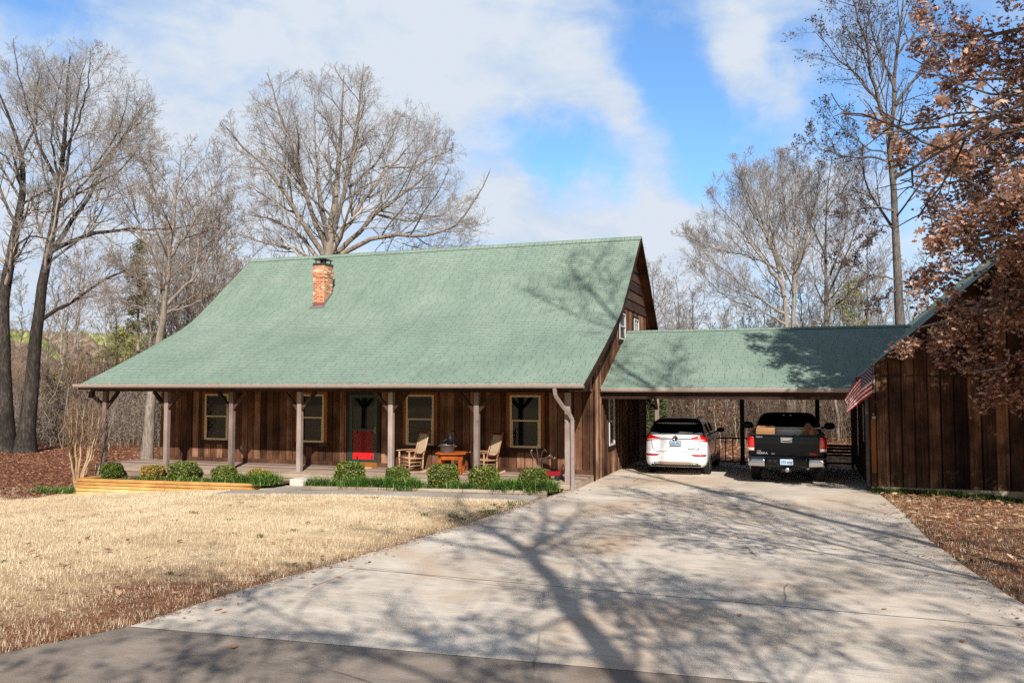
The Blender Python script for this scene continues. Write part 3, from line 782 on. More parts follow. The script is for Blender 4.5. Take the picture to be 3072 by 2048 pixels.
# gutter along the porch eave (profile in y,z)
GP = [(20.40, 2.615), (20.32, 2.615), (20.285, 2.65), (20.285, 2.675), (20.27, 2.69), (20.27, 2.728), (20.283, 2.728), (20.283, 2.7), (20.395, 2.70)]
mb = MB(); mb.prism(GP, 'x', -21.80, -5.16)
gut = mb.build('gutter', M['gutter'], house)
mb = MB(); mb.box(-21.64, -5.20, 20.402, 20.43, 2.56, 2.69); mb.build('fascia', M['trim_dark'], house)
# dry leaves caught in the gutter
n = 900
lx = RNG.uniform(-21.6, -5.2, n); loc = np.stack([lx, RNG.uniform(20.28, 20.4, n), RNG.uniform(2.715, 2.745, n)], 1)
V, F = scatter([(-.035, -.008, 0), (.035, -.008, 0), (.035, .008, .004), (-.035, .008, 0)], [(0, 1, 2, 3)], loc, rand_rot(n, RNG, 0.4), RNG.uniform(0.4, 1.0, n))
gl = bulk('leaf_debris', V, F, M['straw'], gut); gl['kind'] = 'stuff'
# downspout on the right corner post
def rect_tube(mb, pts, w, d):
    for a, b_ in zip(pts[:-1], pts[1:]): mb.bar(a, b_, w, d, up=(0, 1, 0.01))
mb = MB()
rect_tube(mb, [(-5.93, 20.34, 2.62), (-5.92, 20.40, 2.42), (-5.80, 20.62, 2.16), (-5.66, 20.80, 1.94), (-5.60, 20.86, 1.80), (-5.60, 20.865, 0.3), (-5.59, 20.83, 0.12), (-5.58, 20.72, -0.02)], 0.095, 0.075)
mb.build('downspout', M['downspout'], house, bevel=0.012)
# porch floor
mb = MB()
yy = 20.90
while yy < YW - 0.03:
    mb.box(-21.42, XW1 + 0.0, yy + 0.004, min(yy + 0.136, YW - 0.03), DECKZ - 0.035, DECKZ); yy += 0.14
mb.build('porch_floor', M['deck'], house)
mb = MB()
mb.box(-21.44, XW1 - 0.002, 20.915, 20.955, DECKZ - 0.185, DECKZ - 0.042)
mb.box(-21.44, XW1 - 0.002, 20.93, 20.965, DECKZ - 0.36, DECKZ - 0.2)
mb.box(-21.44, -14.0, 20.94, 20.975, DECKZ - 0.62, DECKZ - 0.375)
mb.box(XW1 - 0.03, XW1 + 0.004, 20.97, YW - 0.04, -0.02, DECKZ - 0.042)
mb.box(-21.44, -21.41, 20.98, YW, -0.9, DECKZ - 0.042)
mb.build('porch_skirt', M['deck_rim'], house)
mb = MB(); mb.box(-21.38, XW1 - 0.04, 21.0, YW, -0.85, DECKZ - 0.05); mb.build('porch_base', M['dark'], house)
# posts, braces, beam
POSTX = [-21.16, -18.70, -16.27, -13.88, -10.90, -8.31, -5.76]
mb = MB(); mb.box(-21.75, XW1 - 0.08, 20.93, 21.06, 2.50, 2.66); mb.build('porch_beam', M['trim_dark'], house)
for i, px in enumerate(POSTX):
    mb = MB(); mb.box(px - 0.07, px + 0.07, 20.925, 21.065, DECKZ, 2.50)
    po = mb.build('post', M['post'], house, bevel=0.006)
    for s in (-1, 1):
        if i == 6: continue
        mb = MB()
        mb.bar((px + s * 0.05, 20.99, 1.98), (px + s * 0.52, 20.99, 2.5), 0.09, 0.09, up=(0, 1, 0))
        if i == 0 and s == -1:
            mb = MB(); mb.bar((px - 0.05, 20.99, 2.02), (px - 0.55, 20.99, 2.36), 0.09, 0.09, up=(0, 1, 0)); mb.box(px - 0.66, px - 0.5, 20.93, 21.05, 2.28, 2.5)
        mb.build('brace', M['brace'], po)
# rafters ends seen under the porch roof
mb = MB()
x = -21.3
while x < -5.6:
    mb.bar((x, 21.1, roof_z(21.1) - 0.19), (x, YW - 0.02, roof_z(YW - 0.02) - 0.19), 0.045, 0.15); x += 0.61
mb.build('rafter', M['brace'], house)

def window_front(x0, x1, z0, z1, y, parent, trim=0.11):
    mb = MB()
    mb.box(x0 - trim, x1 + trim, y - 0.035, y, z1, z1 + trim)
    mb.box(x0 - trim, x0, y - 0.035, y, z0, z1); mb.box(x1, x1 + trim, y - 0.035, y, z0, z1)
    fr = mb.build('window', M['trim_orange'], parent)
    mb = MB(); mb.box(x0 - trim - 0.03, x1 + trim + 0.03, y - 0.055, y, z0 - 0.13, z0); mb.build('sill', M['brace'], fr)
    w_ = 0.062; zm = (z0 + z1) / 2 + 0.02
    mb = MB()
    mb.box(x0, x0 + w_, y - 0.05, y + 0.0, z0, z1); mb.box(x1 - w_, x1, y - 0.05, y, z0, z1)
    mb.box(x0 + w_, x1 - w_, y - 0.05, y, z1 - w_, z1); mb.box(x0 + w_, x1 - w_, y - 0.055, y, z0, z0 + w_)
    mb.box(x0 + w_, x1 - w_, y - 0.046, y - 0.012, zm - 0.022, zm + 0.022)
    for s in ((x0 + w_), (x1 - w_ - 0.028)):
        mb.box(s, s + 0.028, y - 0.04, y - 0.012, z0 + w_, zm - 0.022)
    mb.build('frame', M['vinyl'], fr, bevel=0.004)
    mb = MB(); mb.box(x0 + w_, x1 - w_, y - 0.002, y + 0.0, z0 + w_, z1 - w_); mb.build('dark_opening', M['dark'], fr)
    mb = MB()
    z = z0 + w_ + 0.03
    while z < z1 - w_:
        mb.face([(x0 + w_ + .012, y - 0.012, z), (x1 - w_ - .012, y - 0.012, z), (x1 - w_ - .012, y - 0.005, z + 0.030), (x0 + w_ + .012, y - 0.005, z + 0.030)]); z += 0.047
    mb.build('blind', M['blind'], fr, recalc=False)
    mb = MB(); mb.face([(x0 + w_, y - 0.022, z0 + w_), (x1 - w_, y - 0.022, z0 + w_), (x1 - w_, y - 0.022, zm - .02), (x0 + w_, y - 0.022, zm - .02)])
    mb.face([(x0 + w_, y - 0.030, zm + .02), (x1 - w_, y - 0.030, zm + .02), (x1 - w_, y - 0.030, z1 - w_), (x0 + w_, y - 0.030, z1 - w_)])
    mb.build('pane', M['pane'], fr, recalc=False)
    return fr
for a, b_ in ((-18.81, -17.87), (-15.17, -14.24), (-11.37, -10.44), (-8.02, -7.08)):
    window_front(a, b_, 0.89, 2.41, YW - 0.023, house)
# door
X0, X1, Y = -13.33, -12.36, YW
mb = MB(); mb.box(X0 - 0.1, X0, Y - 0.035, Y, DECKZ + .13, 2.42); mb.box(X1, X1 + 0.1, Y - 0.035, Y, DECKZ + .13, 2.42); mb.box(X0 - 0.1, X1 + 0.1, Y - 0.035, Y, 2.42, 2.52)
dr_ = mb.build('door', M['trim_dark'], house)
mb = MB()
f = 0.105
mb.box(X0, X0 + f, Y - 0.05, Y, .33, 2.41); mb.box(X1 - f, X1, Y - 0.05, Y, .33, 2.41); mb.box(X0 + f, X1 - f, Y - 0.05, Y, 2.30, 2.41); mb.box(X0 + f, X1 - f, Y - 0.05, Y, .33, .40); mb.box(X0 + f, X1 - f, Y - 0.048, Y, 1.30, 1.36)
mb.build('storm_frame', M['green_paint'], dr_, bevel=0.004)
mb = MB(); mb.box(X0 + f, X1 - f, Y - 0.02, Y, .40, 1.30)
for k in range(4): mb.box(X0 + f + .06 + k * .18, X0 + f + .2 + k * .18, Y - 0.028, Y - 0.02, .5, 1.2)
mb.build('red_panel', M['red'], dr_, bevel=0.004)
mb = MB(); mb.face([(X0 + f, Y - .034, .62), (X1 - f, Y - .034, .62), (X1 - f, Y - .034, 1.29), (X0 + f, Y - .034, 1.29)])
mb.build('screen_mesh', M['screen'], dr_, recalc=False)
mb = MB(); mb.box(X0 + f, X1 - f, Y - 0.004, Y, 1.36, 2.30)
mb.build('dark_opening', M['dark'], dr_)
mb = MB()
for k in range(1, 4): mb.box(X0 + f + k * .19 - .01, X0 + f + k * .19 + .01, Y - .014, Y - .005, 1.4, 2.25)
for zz in (1.62, 1.95): mb.box(X0 + f, X1 - f, Y - .013, Y - .005, zz - .012, zz + .012)
mb.build('muntins', M['black'], dr_)
mb = MB(); mb.face([(X0 + f, Y - .03, 1.36), (X1 - f, Y - .03, 1.36), (X1 - f, Y - .03, 2.30), (X0 + f, Y - .03, 2.30)])
mb.build('pane', M['pane'], dr_, recalc=False)
mb = MB(); mb.box(X1 - .075, X1 - .045, Y - .062, Y - .05, 1.2, 1.42); mb.bar((X1 - .06, Y - .08, 1.3), (X1 - .16, Y - .08, 1.3), .02, .02); mb.bar((X1 - .06, Y - .05, 1.3), (X1 - .06, Y - .085, 1.3), .02, .02)
mb.build('handle', M['brass'], dr_, bevel=0.003)
mb = MB(); mb.box(X0 - .06, X1 + .04, Y - .14, Y - .03, DECKZ + .002, DECKZ + .15)
mb.build('threshold', M['trim_orange'], dr_)
# power socket
mb = MB(); mb.box(-17.39, -17.30, YW - .035, YW - .003, .59, .72); mb.box(-17.375, -17.315, YW - .045, YW - .035, .61, .70)
mb.build('power_socket', M['grey_plate'], house, bevel=0.004)
# windows in the right side wall
def window_side(y0, y1, z0, z1, x, parent, fm, trim=0.09, grid=False, trimmat='trim_dark'):
    mb = MB()
    mb.box(x, x + .035, y0 - trim, y0, z0 - .02, z1 + trim); mb.box(x, x + .035, y1, y1 + trim, z0 - .02, z1 + trim); mb.box(x, x + .035, y0, y1, z1, z1 + trim); mb.box(x, x + .05, y0 - trim, y1 + trim, z0 - .12, z0 - .02)
    fr = mb.build('window', M[trimmat], parent)
    w_ = .055; zm = (z0 + z1) / 2
    mb = MB()
    mb.box(x, x + .06, y0, y0 + w_, z0, z1); mb.box(x, x + .06, y1 - w_, y1, z0, z1); mb.box(x, x + .06, y0 + w_, y1 - w_, z1 - w_, z1); mb.box(x, x + .06, y0 + w_, y1 - w_, z0, z0 + w_); mb.box(x, x + .055, y0 + w_, y1 - w_, zm - .022, zm + .022)
    if grid:
        mb.box(x + .02, x + .045, (y0 + y1) / 2 - .012, (y0 + y1) / 2 + .012, z0 + w_, z1 - w_)
        for q in (.25, .75): mb.box(x + .02, x + .044, y0 + w_, y1 - w_, z0 + (z1 - z0) * q - .01, z0 + (z1 - z0) * q + .01)
    mb.build('frame', fm, fr)
    mb = MB(); mb.face([(x + .004, y0 + w_, z0 + w_), (x + .004, y1 - w_, z0 + w_), (x + .004, y1 - w_, z1 - w_), (x + .004, y0 + w_, z1 - w_)]); mb.build('blind', M['blind'], fr, recalc=False)
    mb = MB(); mb.face([(x + .022, y0 + w_, z0 + w_), (x + .022, y1 - w_, z0 + w_), (x + .022, y1 - w_, z1 - w_), (x + .022, y0 + w_, z1 - w_)]); mb.build('pane', M['pane'], fr, recalc=False)
window_side(26.35, 27.3, 4.18, 5.06, XW1 + .004, house, M['vinyl_white'])
window_side(28.85, 29.7, 4.3, 5.04, XW1 + .004, house, M['vinyl_white'], grid=True)
window_side(24.72, 25.5, .86, 2.32, XW1 + .004, house, M['vinyl_white'])
# back porch corner post beyond the side wall
mb = MB(); mb.box(-5.68, -5.53, 34.2, 34.35, -.7, 2.55); bp = mb.build('back_post', M['post'], house)
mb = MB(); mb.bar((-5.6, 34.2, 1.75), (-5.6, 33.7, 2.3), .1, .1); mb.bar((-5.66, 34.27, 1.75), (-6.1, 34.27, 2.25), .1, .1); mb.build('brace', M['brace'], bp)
mb = MB(); mb.box(-21, -5.5, 34.2, 34.36, 2.5, 2.7); mb.box(-5.68, -5.53, YB, 34.2, 2.5, 2.7); mb.build('back_beam', M['trim_dark'], house)
for k in range(3):
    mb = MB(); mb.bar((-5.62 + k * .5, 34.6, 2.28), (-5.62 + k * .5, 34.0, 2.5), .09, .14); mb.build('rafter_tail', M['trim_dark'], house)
mb = MB()
mb.quadmesh([(-21, YB, 3.6), (-5.45, YB, 3.6), (-5.45, 34.6, 2.7), (-21, 34.6, 2.7), (-21, YB, 3.5), (-5.45, YB, 3.5), (-5.45, 34.6, 2.6), (-21, 34.6, 2.6)], [(0, 1, 2, 3), (7, 6, 5, 4), (1, 5, 6, 2), (3, 2, 6, 7), (0, 3, 7, 4)])
mb.build('back_porch_roof', M['trim_dark'], house)
# chimney
chx0, chx1, chy0, chy1 = -16.63, -16.17, 25.88, 26.44
def brick_box(mb, x0, x1, y0, y1, z0, z1):
    P = [(x0, y0), (x1, y0), (x1, y1), (x0, y1)]; s = 0
    for k in range(4):
        a, b_ = P[k], P[(k + 1) % 4]; d = math.hypot(b_[0] - a[0], b_[1] - a[1])
        mb.face([(*a, z0), (*b_, z0), (*b_, z1), (*a, z1)], [(s, z0), (s + d, z0), (s + d, z1), (s, z1)]); s += d
    mb.face([(x0, y0, z1), (x1, y0, z1), (x1, y1, z1), (x0, y1, z1)], [(x0, y0), (x1, y0), (x1, y1), (x0, y1)])
    mb.face([(x0, y1, z0), (x1, y1, z0), (x1, y0, z0), (x0, y0, z0)], [(x0, y1), (x1, y1), (x1, y0), (x0, y0)])
mb = MB()
brick_box(mb, chx0, chx1, chy0, chy1, 4.9, 6.60)
brick_box(mb, chx0 - .018, chx1 + .018, chy0 - .018, chy1 + .018, 6.60, 6.70)
brick_box(mb, chx0 - .036, chx1 + .036, chy0 - .036, chy1 + .036, 6.70, 6.85)
brick_box(mb, chx0 - .008, chx1 + .008, chy0 - .008, chy1 + .008, 6.85, 7.02)
ch = mb.build('chimney', M['brick'], house)
mb = MB(); e = .02
mb.box(chx0 - e, chx1 + e, chy0 - e, chy1 + e, 7.02, 7.11)
cxm, cym = (chx0 + chx1) / 2, (chy0 + chy1) / 2
for sx in (-1, 1):
    for sy in (-1, 1): mb.box(cxm + sx * .17 - .015, cxm + sx * .17 + .015, cym + sy * .22 - .015, cym + sy * .22 + .015, 7.11, 7.25)
mb.lathe([(.11, 7.11), (.11, 7.25)], (cxm, cym, 0), 16)
mb.quadmesh([(cxm - .27, cym - .32, 7.25), (cxm + .27, cym - .32, 7.25), (cxm + .27, cym + .32, 7.25), (cxm - .27, cym + .32, 7.25), (cxm - .06, cym - .1, 7.33), (cxm + .06, cym - .1, 7.33), (cxm + .06, cym + .1, 7.33), (cxm - .06, cym + .1, 7.33)],
            [(3, 2, 1, 0), (0, 1, 5, 4), (1, 2, 6, 5), (2, 3, 7, 6), (3, 0, 4, 7), (4, 5, 6, 7)])
mb.build('flue_cap', M['cap'], ch)
mb = MB()
mb.box(chx0 - .012, chx1 + .012, chy0 - .012, chy0, roof_z(chy0) - .05, roof_z(chy0) + .12)
mb.build('base_flashing', M['flash_brown'], ch)
mb = MB()
for sx, xx in ((1, chx1 + .003), (-1, chx0 - .013)):
    for k in range(5):
        y0 = chy0 + k * .112; y1 = y0 + .112
        mb.box(xx, xx + .010, y0 + .001, y1 - .001, roof_z(y0) - .05, roof_z(y1) + .08)
mb.quadmesh([(chx0 - .08, chy0 - .14, roof_z(chy0 - .14) + .008), (chx1 + .08, chy0 - .14, roof_z(chy0 - .14) + .008), (chx1 + .08, chy0 - .01, roof_z(chy0 - .01) + .010), (chx0 - .08, chy0 - .01, roof_z(chy0 - .01) + .010)], [(0, 1, 2, 3)])
mb.build('step_flashing', M['flash'], ch)

# concrete step at the porch
st = MB(); st.box(-13.78, -12.98, 20.36, 20.90, -.35, .035)
tag(st.build('concrete_step', M['concrete_step'], None, bevel=0.012), 'pale concrete step below the porch floor between two clumps of green blades', 'step')

# ------------------------------------------------------------------ carport
cp = thing('carport', 'open two bay carport with green shingled roof joining house and garage', 'carport', (-2, 26, 0))
CPF = [(23.70, 2.60), (25.7, 3.55), (27.72, 4.51), (29.7, 3.55), (31.7, 2.60)]
mb = MB(); shingle_strip(mb, CPF, lambda y: XW1 + .006, lambda y: 4.2, nx_=8)
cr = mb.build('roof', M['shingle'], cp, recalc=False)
mb = MB()
for (y0, z0), (y1, z1) in zip(CPF[:-1], CPF[1:]):
    mb.face([(XW1 + .006, y0, z0 - .09), (XW1 + .006, y1, z1 - .09), (4.2, y1, z1 - .09), (4.2, y0, z0 - .09)])
mb.build('roof_deck', M['soffit'], cr, recalc=False)
mb = MB()
for k in range(26):
    a = XW1 + .01 + k * .35; b_ = min(a + .36, 4.2)
    mb.face([(a, 27.57, 4.455), (b_, 27.57, 4.455), (b_, 27.72, 4.535), (a, 27.72, 4.535)], [(a, 0), (b_, 0), (b_, .13), (a, .13)])
    mb.face([(a, 27.72, 4.535), (b_, 27.72, 4.535), (b_, 27.87, 4.455), (a, 27.87, 4.455)], [(a, 0), (b_, 0), (b_, .13), (a, .13)])
mb.build('ridge_cap', M['shingle'], cr, recalc=False)
mb = MB(); mb.prism([(y + 3.30, z - .115) for y, z in GP], 'x', XW1 + .06, 1.50); mb.build('gutter', M['gutter'], cp)
mb = MB(); mb.box(XW1 + .04, 1.66, 23.72, 23.76, 2.43, 2.57); mb.build('fascia', M['trim_dark'], cp)
mb = MB(); mb.box(XW1 + .04, 1.66, 23.78, 23.94, 2.30, 2.50); mb.build('front_beam', M['trim_dark'], cp)
mb = MB(); mb.box(XW1 + .04, 1.66, 29.42, 29.58, 2.27, 2.50); mb.build('back_beam', M['trim_dark'], cp)
mb = MB(); mb.box(XW1 + .04, 1.66, 23.96, 29.4, 2.50, 2.53); mb.box(XW1 + .04, 1.66, 29.6, 31.5, 2.50, 2.53); mb.build('ceiling', M['trim_dark'], cp)
for px in (-1.92, .50):
    mb = MB(); mb.box(px - .07, px + .07, 29.43, 29.57, -.12, 2.27); mb.box(px - .1, px + .1, 29.40, 29.60, -.12, .12)
    mb.build('post', M['black_paint'], cp)
# stepped flashing where the carport roof meets the house wall
mb = MB()
for k in range(22):
    y0 = 23.9 + k * .172; z0 = np.interp(y0, [p[0] for p in CPF], [p[1] for p in CPF])
    mb.box(XW1 + .024, XW1 + .032, y0, y0 + .17, z0 + .0, z0 + .14)
mb.build('step_flashing', M['trim_orange'], cr)

def railing(x0, x1, y, lab):
    t = thing('porch_railing', lab, 'railing', ((x0 + x1) / 2, y, 0), 'railings behind the carport')
    mb = MB(); mb.box(x0, x1, y - .045, y + .045, .86, .91); mb.build('top_rail', M['black_paint'], t)
    mb = MB(); mb.box(x0, x1, y - .02, y + .02, .06, .11); mb.build('bottom_rail', M['black_paint'], t)
    k = int((x1 - x0) / .24); 
    for i in range(1, k):
        mb = MB(); xx = x0 + (x1 - x0) * i / k; mb.box(xx - .017, xx + .017, y - .017, y + .017, .11, .86); mb.build('baluster', M['black_paint'], t)
    return t
railing(-5.4, -2.0, 29.5, 'black wooden railing behind the white SUV, ending at the carport post')
railing(-1.84, .42, 29.5, 'black wooden railing behind the pickup, between two carport posts')
# small post at the end of the rail beside the SUV
tag(MB().box(-2.86, -2.72, 29.42, 29.46, -.1, .95).box(-2.9, -2.68, 29.40, 29.455, .95, .99).build('newel_post', M['black_paint'], None), 'thick black newel post in the railing right of the white SUV', 'post')
# bench at the right
b0 = thing('garden_bench', 'dark wooden bench against the carport rail right of the pickup', 'bench', (1.1, 29.2, 0))
mb = MB()
for k in range(3): mb.box(.66, 1.6, 29.0 + k * .13, 29.12 + k * .13, .40, .44)
mb.build('seat', M['black_paint'], b0)
mb = MB()
for zz in (.50, .60, .70): mb.bar((.66, 29.42 + (zz - .5) * .1, zz), (1.6, 29.42 + (zz - .5) * .1, zz), .03, .09)
mb.build('backrest', M['black_paint'], b0)
for xx in (.7, 1.54):
    for y_ in (29.04, 29.36):
        mb = MB(); mb.box(xx - .03, xx + .03, y_ - .03, y_ + .03, 0, .40 if y_ < 29.2 else .72); mb.build('leg', M['black_paint'], b0)
mb = MB(); mb.box(.66, 1.6, 29.03, 29.06, .14, .2); mb.build('stretcher', M['black_paint'], b0)

# ------------------------------------------------------------------ garage on the right
ga = thing('garage', 'dark board and batten garage with green roof half hidden by brown oak leaves', 'garage', (5.5, 27, 0))
XG0, XG1, YG0, YG1 = 1.70, 10.7, 23.35, 32.5
RX, RZ, EX, EZ = 6.2, 7.10, 1.40, 2.90
sl = (RZ - EZ) / (RX - EX)
gz = lambda x: RZ - abs(x - RX) * sl
mb = MB(); mb.prism([(XG0, .10), (XG1, .10), (XG1, gz(XG1) - .12), (RX, RZ - .12), (XG0, gz(XG0) - .12)], 'y', YG0, YG0 + .12)
battens_x(mb, XG0 + .02, XG1, YG0, .11, lambda x: 2.90 if False else gz(x) - .2, .47, .05, .024)
mb.build('front_wall', M['wall_garage'], ga)
mb = MB(); mb.box(XG0, XG1, YG0 - .03, YG0 - .001, 2.905, 2.945); mb.build('seam_trim', M['trim_dark'], ga)
mb = MB(); mb.box(XG0, XG0 + .12, YG0 + .125, YG1, .0, 2.95); mb.box(XG0 - .001, XG0 + .001, YG0 + .13, YG1, -.1, .1)
yy = YG0 + .3
while yy < YG1: mb.box(XG0 - .022, XG0, yy - .022, yy + .022, .02, 2.9); yy += .3
mb.build('side_wall', M['wall_garage'], ga)
mb = MB(); mb.box(XG1 - .12, XG1, YG0 + .125, YG1, .0, 3.0); mb.box(XG0 + .13, XG1 - .13, YG1 - .12, YG1, 0, 3.0); mb.build('back_wall', M['wall_garage'], ga)
mb = MB(); mb.box(XG0 - .03, XG1, YG0 - .05, YG0 + .13, -.75, .10); mb.box(XG0 - .03, XG0 + .12, YG0 + .14, YG1, -.3, .0); mb.build('foundation', M['foundation'], ga)
mb = MB()
for xe, sg in ((EX, 1), (2 * RX - EX, -1)):
    s = 0
    d = math.hypot(RX - EX, RZ - EZ)
    for k in range(8):
        y0, y1 = 23.03 + k * 1.25, 23.03 + (k + 1) * 1.25
        P = [(xe, y0, EZ), (xe, y1, EZ), (RX, y1, RZ), (RX, y0, RZ)]
        if sg > 0: P = [P[0], P[3], P[2], P[1]]; U = [(y0, 0), (y0, d), (y1, d), (y1, 0)]
        else: U = [(y0, 0), (y1, 0), (y1, d), (y0, d)]
        mb.face(P, U)
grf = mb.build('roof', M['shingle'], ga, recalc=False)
mb = MB(); t_ = .11
mb.prism([(EX, EZ - .01), (RX, RZ - .01), (2 * RX - EX, EZ - .01), (2 * RX - EX, EZ - t_), (RX, RZ - t_), (EX, EZ - t_)], 'y', 23.05, 33.0)
mb.build('soffit', M['trim_dark'], grf)
mb = MB()
for xe in (EX, 2 * RX - EX):
    P = [(xe, EZ - .19), (RX, RZ - .19), (RX, RZ - .008), (xe, EZ - .008)]
    mb.prism(P if xe < RX else P[::-1], 'y', 23.00, 23.045)
mb.build('rake_board', M['trim_dark'], grf)
mb = MB(); mb.box(XG0 - .012, XG0 + .09, YG0 - .052, YG0 - .02, .1, 2.85); mb.build('corner_board', M['wall_garage'], ga)
mb = MB(); mb.box(XG0 - .012, XG0 + .095, YG0 - .057, YG0 - .053, .45, 1.80); mb.build('new_corner_board', M['trim_orange'], ga, label='paler new strip of wood at the corner')
mb = MB(); rect_tube(mb, [(1.60, 23.40, 2.5), (1.60, 23.36, .10)], .085, .07); mb.build('downspout', M['downspout_dark'], ga, bevel=.01)
mb = MB(); mb.box(1.55, 1.66, 23.30, 23.42, -.02, .09); mb.build('downspout_boot', M['black'], ga)
mb = MB(); mb.box(XG0 + .01, XG0 + .10, YG0 - .085, YG0 - .056, 1.82, 1.90); mb.lathe([(.0, -.004), (.022, -.004), (.022, .03)], (XG0 + .05, YG0 - .09, 1.95), 10, 'y'); mb.build('hose_bracket', M['grey_plate'], ga, bevel=.004)
for (y0, y1, z0, z1) in ((25.7, 25.95, 1.1, 2.15), (28.2, 28.5, .5, 2.1)):
    mb = MB(); mb.box(XG0 - .03, XG0 - .001, y0 - .05, y1 + .05, z0 - .05, z1 + .05); fr = mb.build('window', M['trim_dark'], ga)
    mb = MB(); mb.box(XG0 - .036, XG0 - .031, y0, y1, z0, z1); mb.build('pane', M['alu'], fr)
# ------------------------------------------------------------------ vehicles
class Body:
    """a car body as horizontal slices: z, rear y, front y, half width, rear corner radius, rear bow"""
    def __init__(self, cx, cy, levels):
        self.cx, self.cy, self.lv = cx, cy, sorted(levels)
    def at(self, z):
        zs = [l[0] for l in self.lv]
        return [float(np.interp(z, zs, [l[k] for l in self.lv])) for k in range(1, 6)]
    def ring(self, z, nr=10, nc=6, ns=12):
        yr, yf, w, r, bow = self.at(z); r = min(r, w * .9); pts = []
        rf = min(.45, w * .6)
        for k in range(nr + 1):
            x = -(w - r) + 2 * (w - r) * k / nr
            pts.append((x, yr + bow * (x / w) ** 2))
        yb = yr + bow * ((w - r) / w) ** 2
        for k in range(1, nc + 1):
            a = PI / 2 * k / nc; pts.append((w - r + r * math.sin(a), yb + r - r * math.cos(a)))
        y0 = yb + r; y1 = yf - rf
        for k in range(1, ns + 1): pts.append((w, y0 + (y1 - y0) * k / ns))
        for k in range(1, nc + 1):
            a = PI / 2 * k / nc; pts.append((w - rf + rf * math.cos(a), y1 + rf * math.sin(a)))
        half = pts[nr // 2:]
        left = [(-x, y) for x, y in reversed(half)]
        ring = half + left[:-1] if abs(half[0][0]) < 1e-6 else half + left
        return [(self.cx + x, self.cy + y, z) for x, y in ring]
    def loft(self, mb, z0, z1, n=8, cap_top=False, cap_bot=True, m=0, zs=None):
        if zs is None:
            zs = sorted(set([z0, z1] + [l[0] for l in self.lv if z0 < l[0] < z1] + [z0 + (z1 - z0) * k / n for k in range(1, n)]))
        R = [self.ring(z) for z in zs]; k = len(R[0])
        vs = [p for r in R for p in r]; fs = []
        for i in range(len(R) - 1):
            for j in range(k): fs.append((i * k + j, i * k + (j + 1) % k, (i + 1) * k + (j + 1) % k, (i + 1) * k + j))
        if cap_bot: fs.append(tuple(range(k - 1, -1, -1)))
        if cap_top: fs.append(tuple((len(R) - 1) * k + j for j in range(k)))
        mb.quadmesh(vs, fs, m)
    def P(self, s, z, d=0.0):
        """point on the rear skin, s metres round from the centre line, lifted d"""
        yr, yf, w, r, bow = self.at(z); r = min(r, w * .9)
        sg = 1 if s >= 0 else -1; a = abs(s)
        if a <= w - r:
            y = yr + bow * (a / w) ** 2; n = (-(2 * bow * a / w ** 2) * -1, -1); x = a
            l = math.hypot(*n); n = (n[0] / l, n[1] / l)
        else:
            t = (a - (w - r)) / r; yb = yr + bow * ((w - r) / w) ** 2
            if t <= PI / 2:
                x = w - r + r * math.sin(t); y = yb + r - r * math.cos(t); n = (math.sin(t), -math.cos(t))
            else:
                x = w; y = yb + r + (a - (w - r) - r * PI / 2); n = (1, 0)
        return (self.cx + sg * (x + n[0] * d), self.cy + y + n[1] * d, z)
    def patch(self, mb, rows, d=0.012, ns=12, m=0, sub=3):
        """rows: (z, s_left, s_right) from bottom to top; a raised panel following the skin"""
        rr = []
        for a, b_ in zip(rows[:-1], rows[1:]):
            for k in range(sub):
                t = k / sub; rr.append(tuple(a[i] + (b_[i] - a[i]) * t for i in range(3)))
        rr.append(rows[-1])
        G_ = [[self.P(sl_ + (sr - sl_) * j / ns, z, d) for j in range(ns + 1)] for z, sl_, sr in rr]
        B_ = [[self.P(sl_ + (sr - sl_) * j / ns, z, -0.012) for j in range(ns + 1)] for z, sl_, sr in rr]
        nr = len(rr); w_ = ns + 1
        vs = [p for r in G_ for p in r] + [p for r in B_ for p in r]; off = nr * w_
        fs = [(i * w_ + j, i * w_ + j + 1, (i + 1) * w_ + j + 1, (i + 1) * w_ + j) for i in range(nr - 1) for j in range(ns)]
        per = [(0, j) for j in range(w_)] + [(i, ns) for i in range(1, nr)] + [(nr - 1, j) for j in range(ns - 1, -1, -1)] + [(i, 0) for i in range(nr - 2, 0, -1)]
        for a in range(len(per)):
            p, q = per[a], per[(a + 1) % len(per)]
            fs.append((q[0] * w_ + q[1], p[0] * w_ + p[1], off + p[0] * w_ + p[1], off + q[0] * w_ + q[1]))
        mb.quadmesh(vs, fs, m)

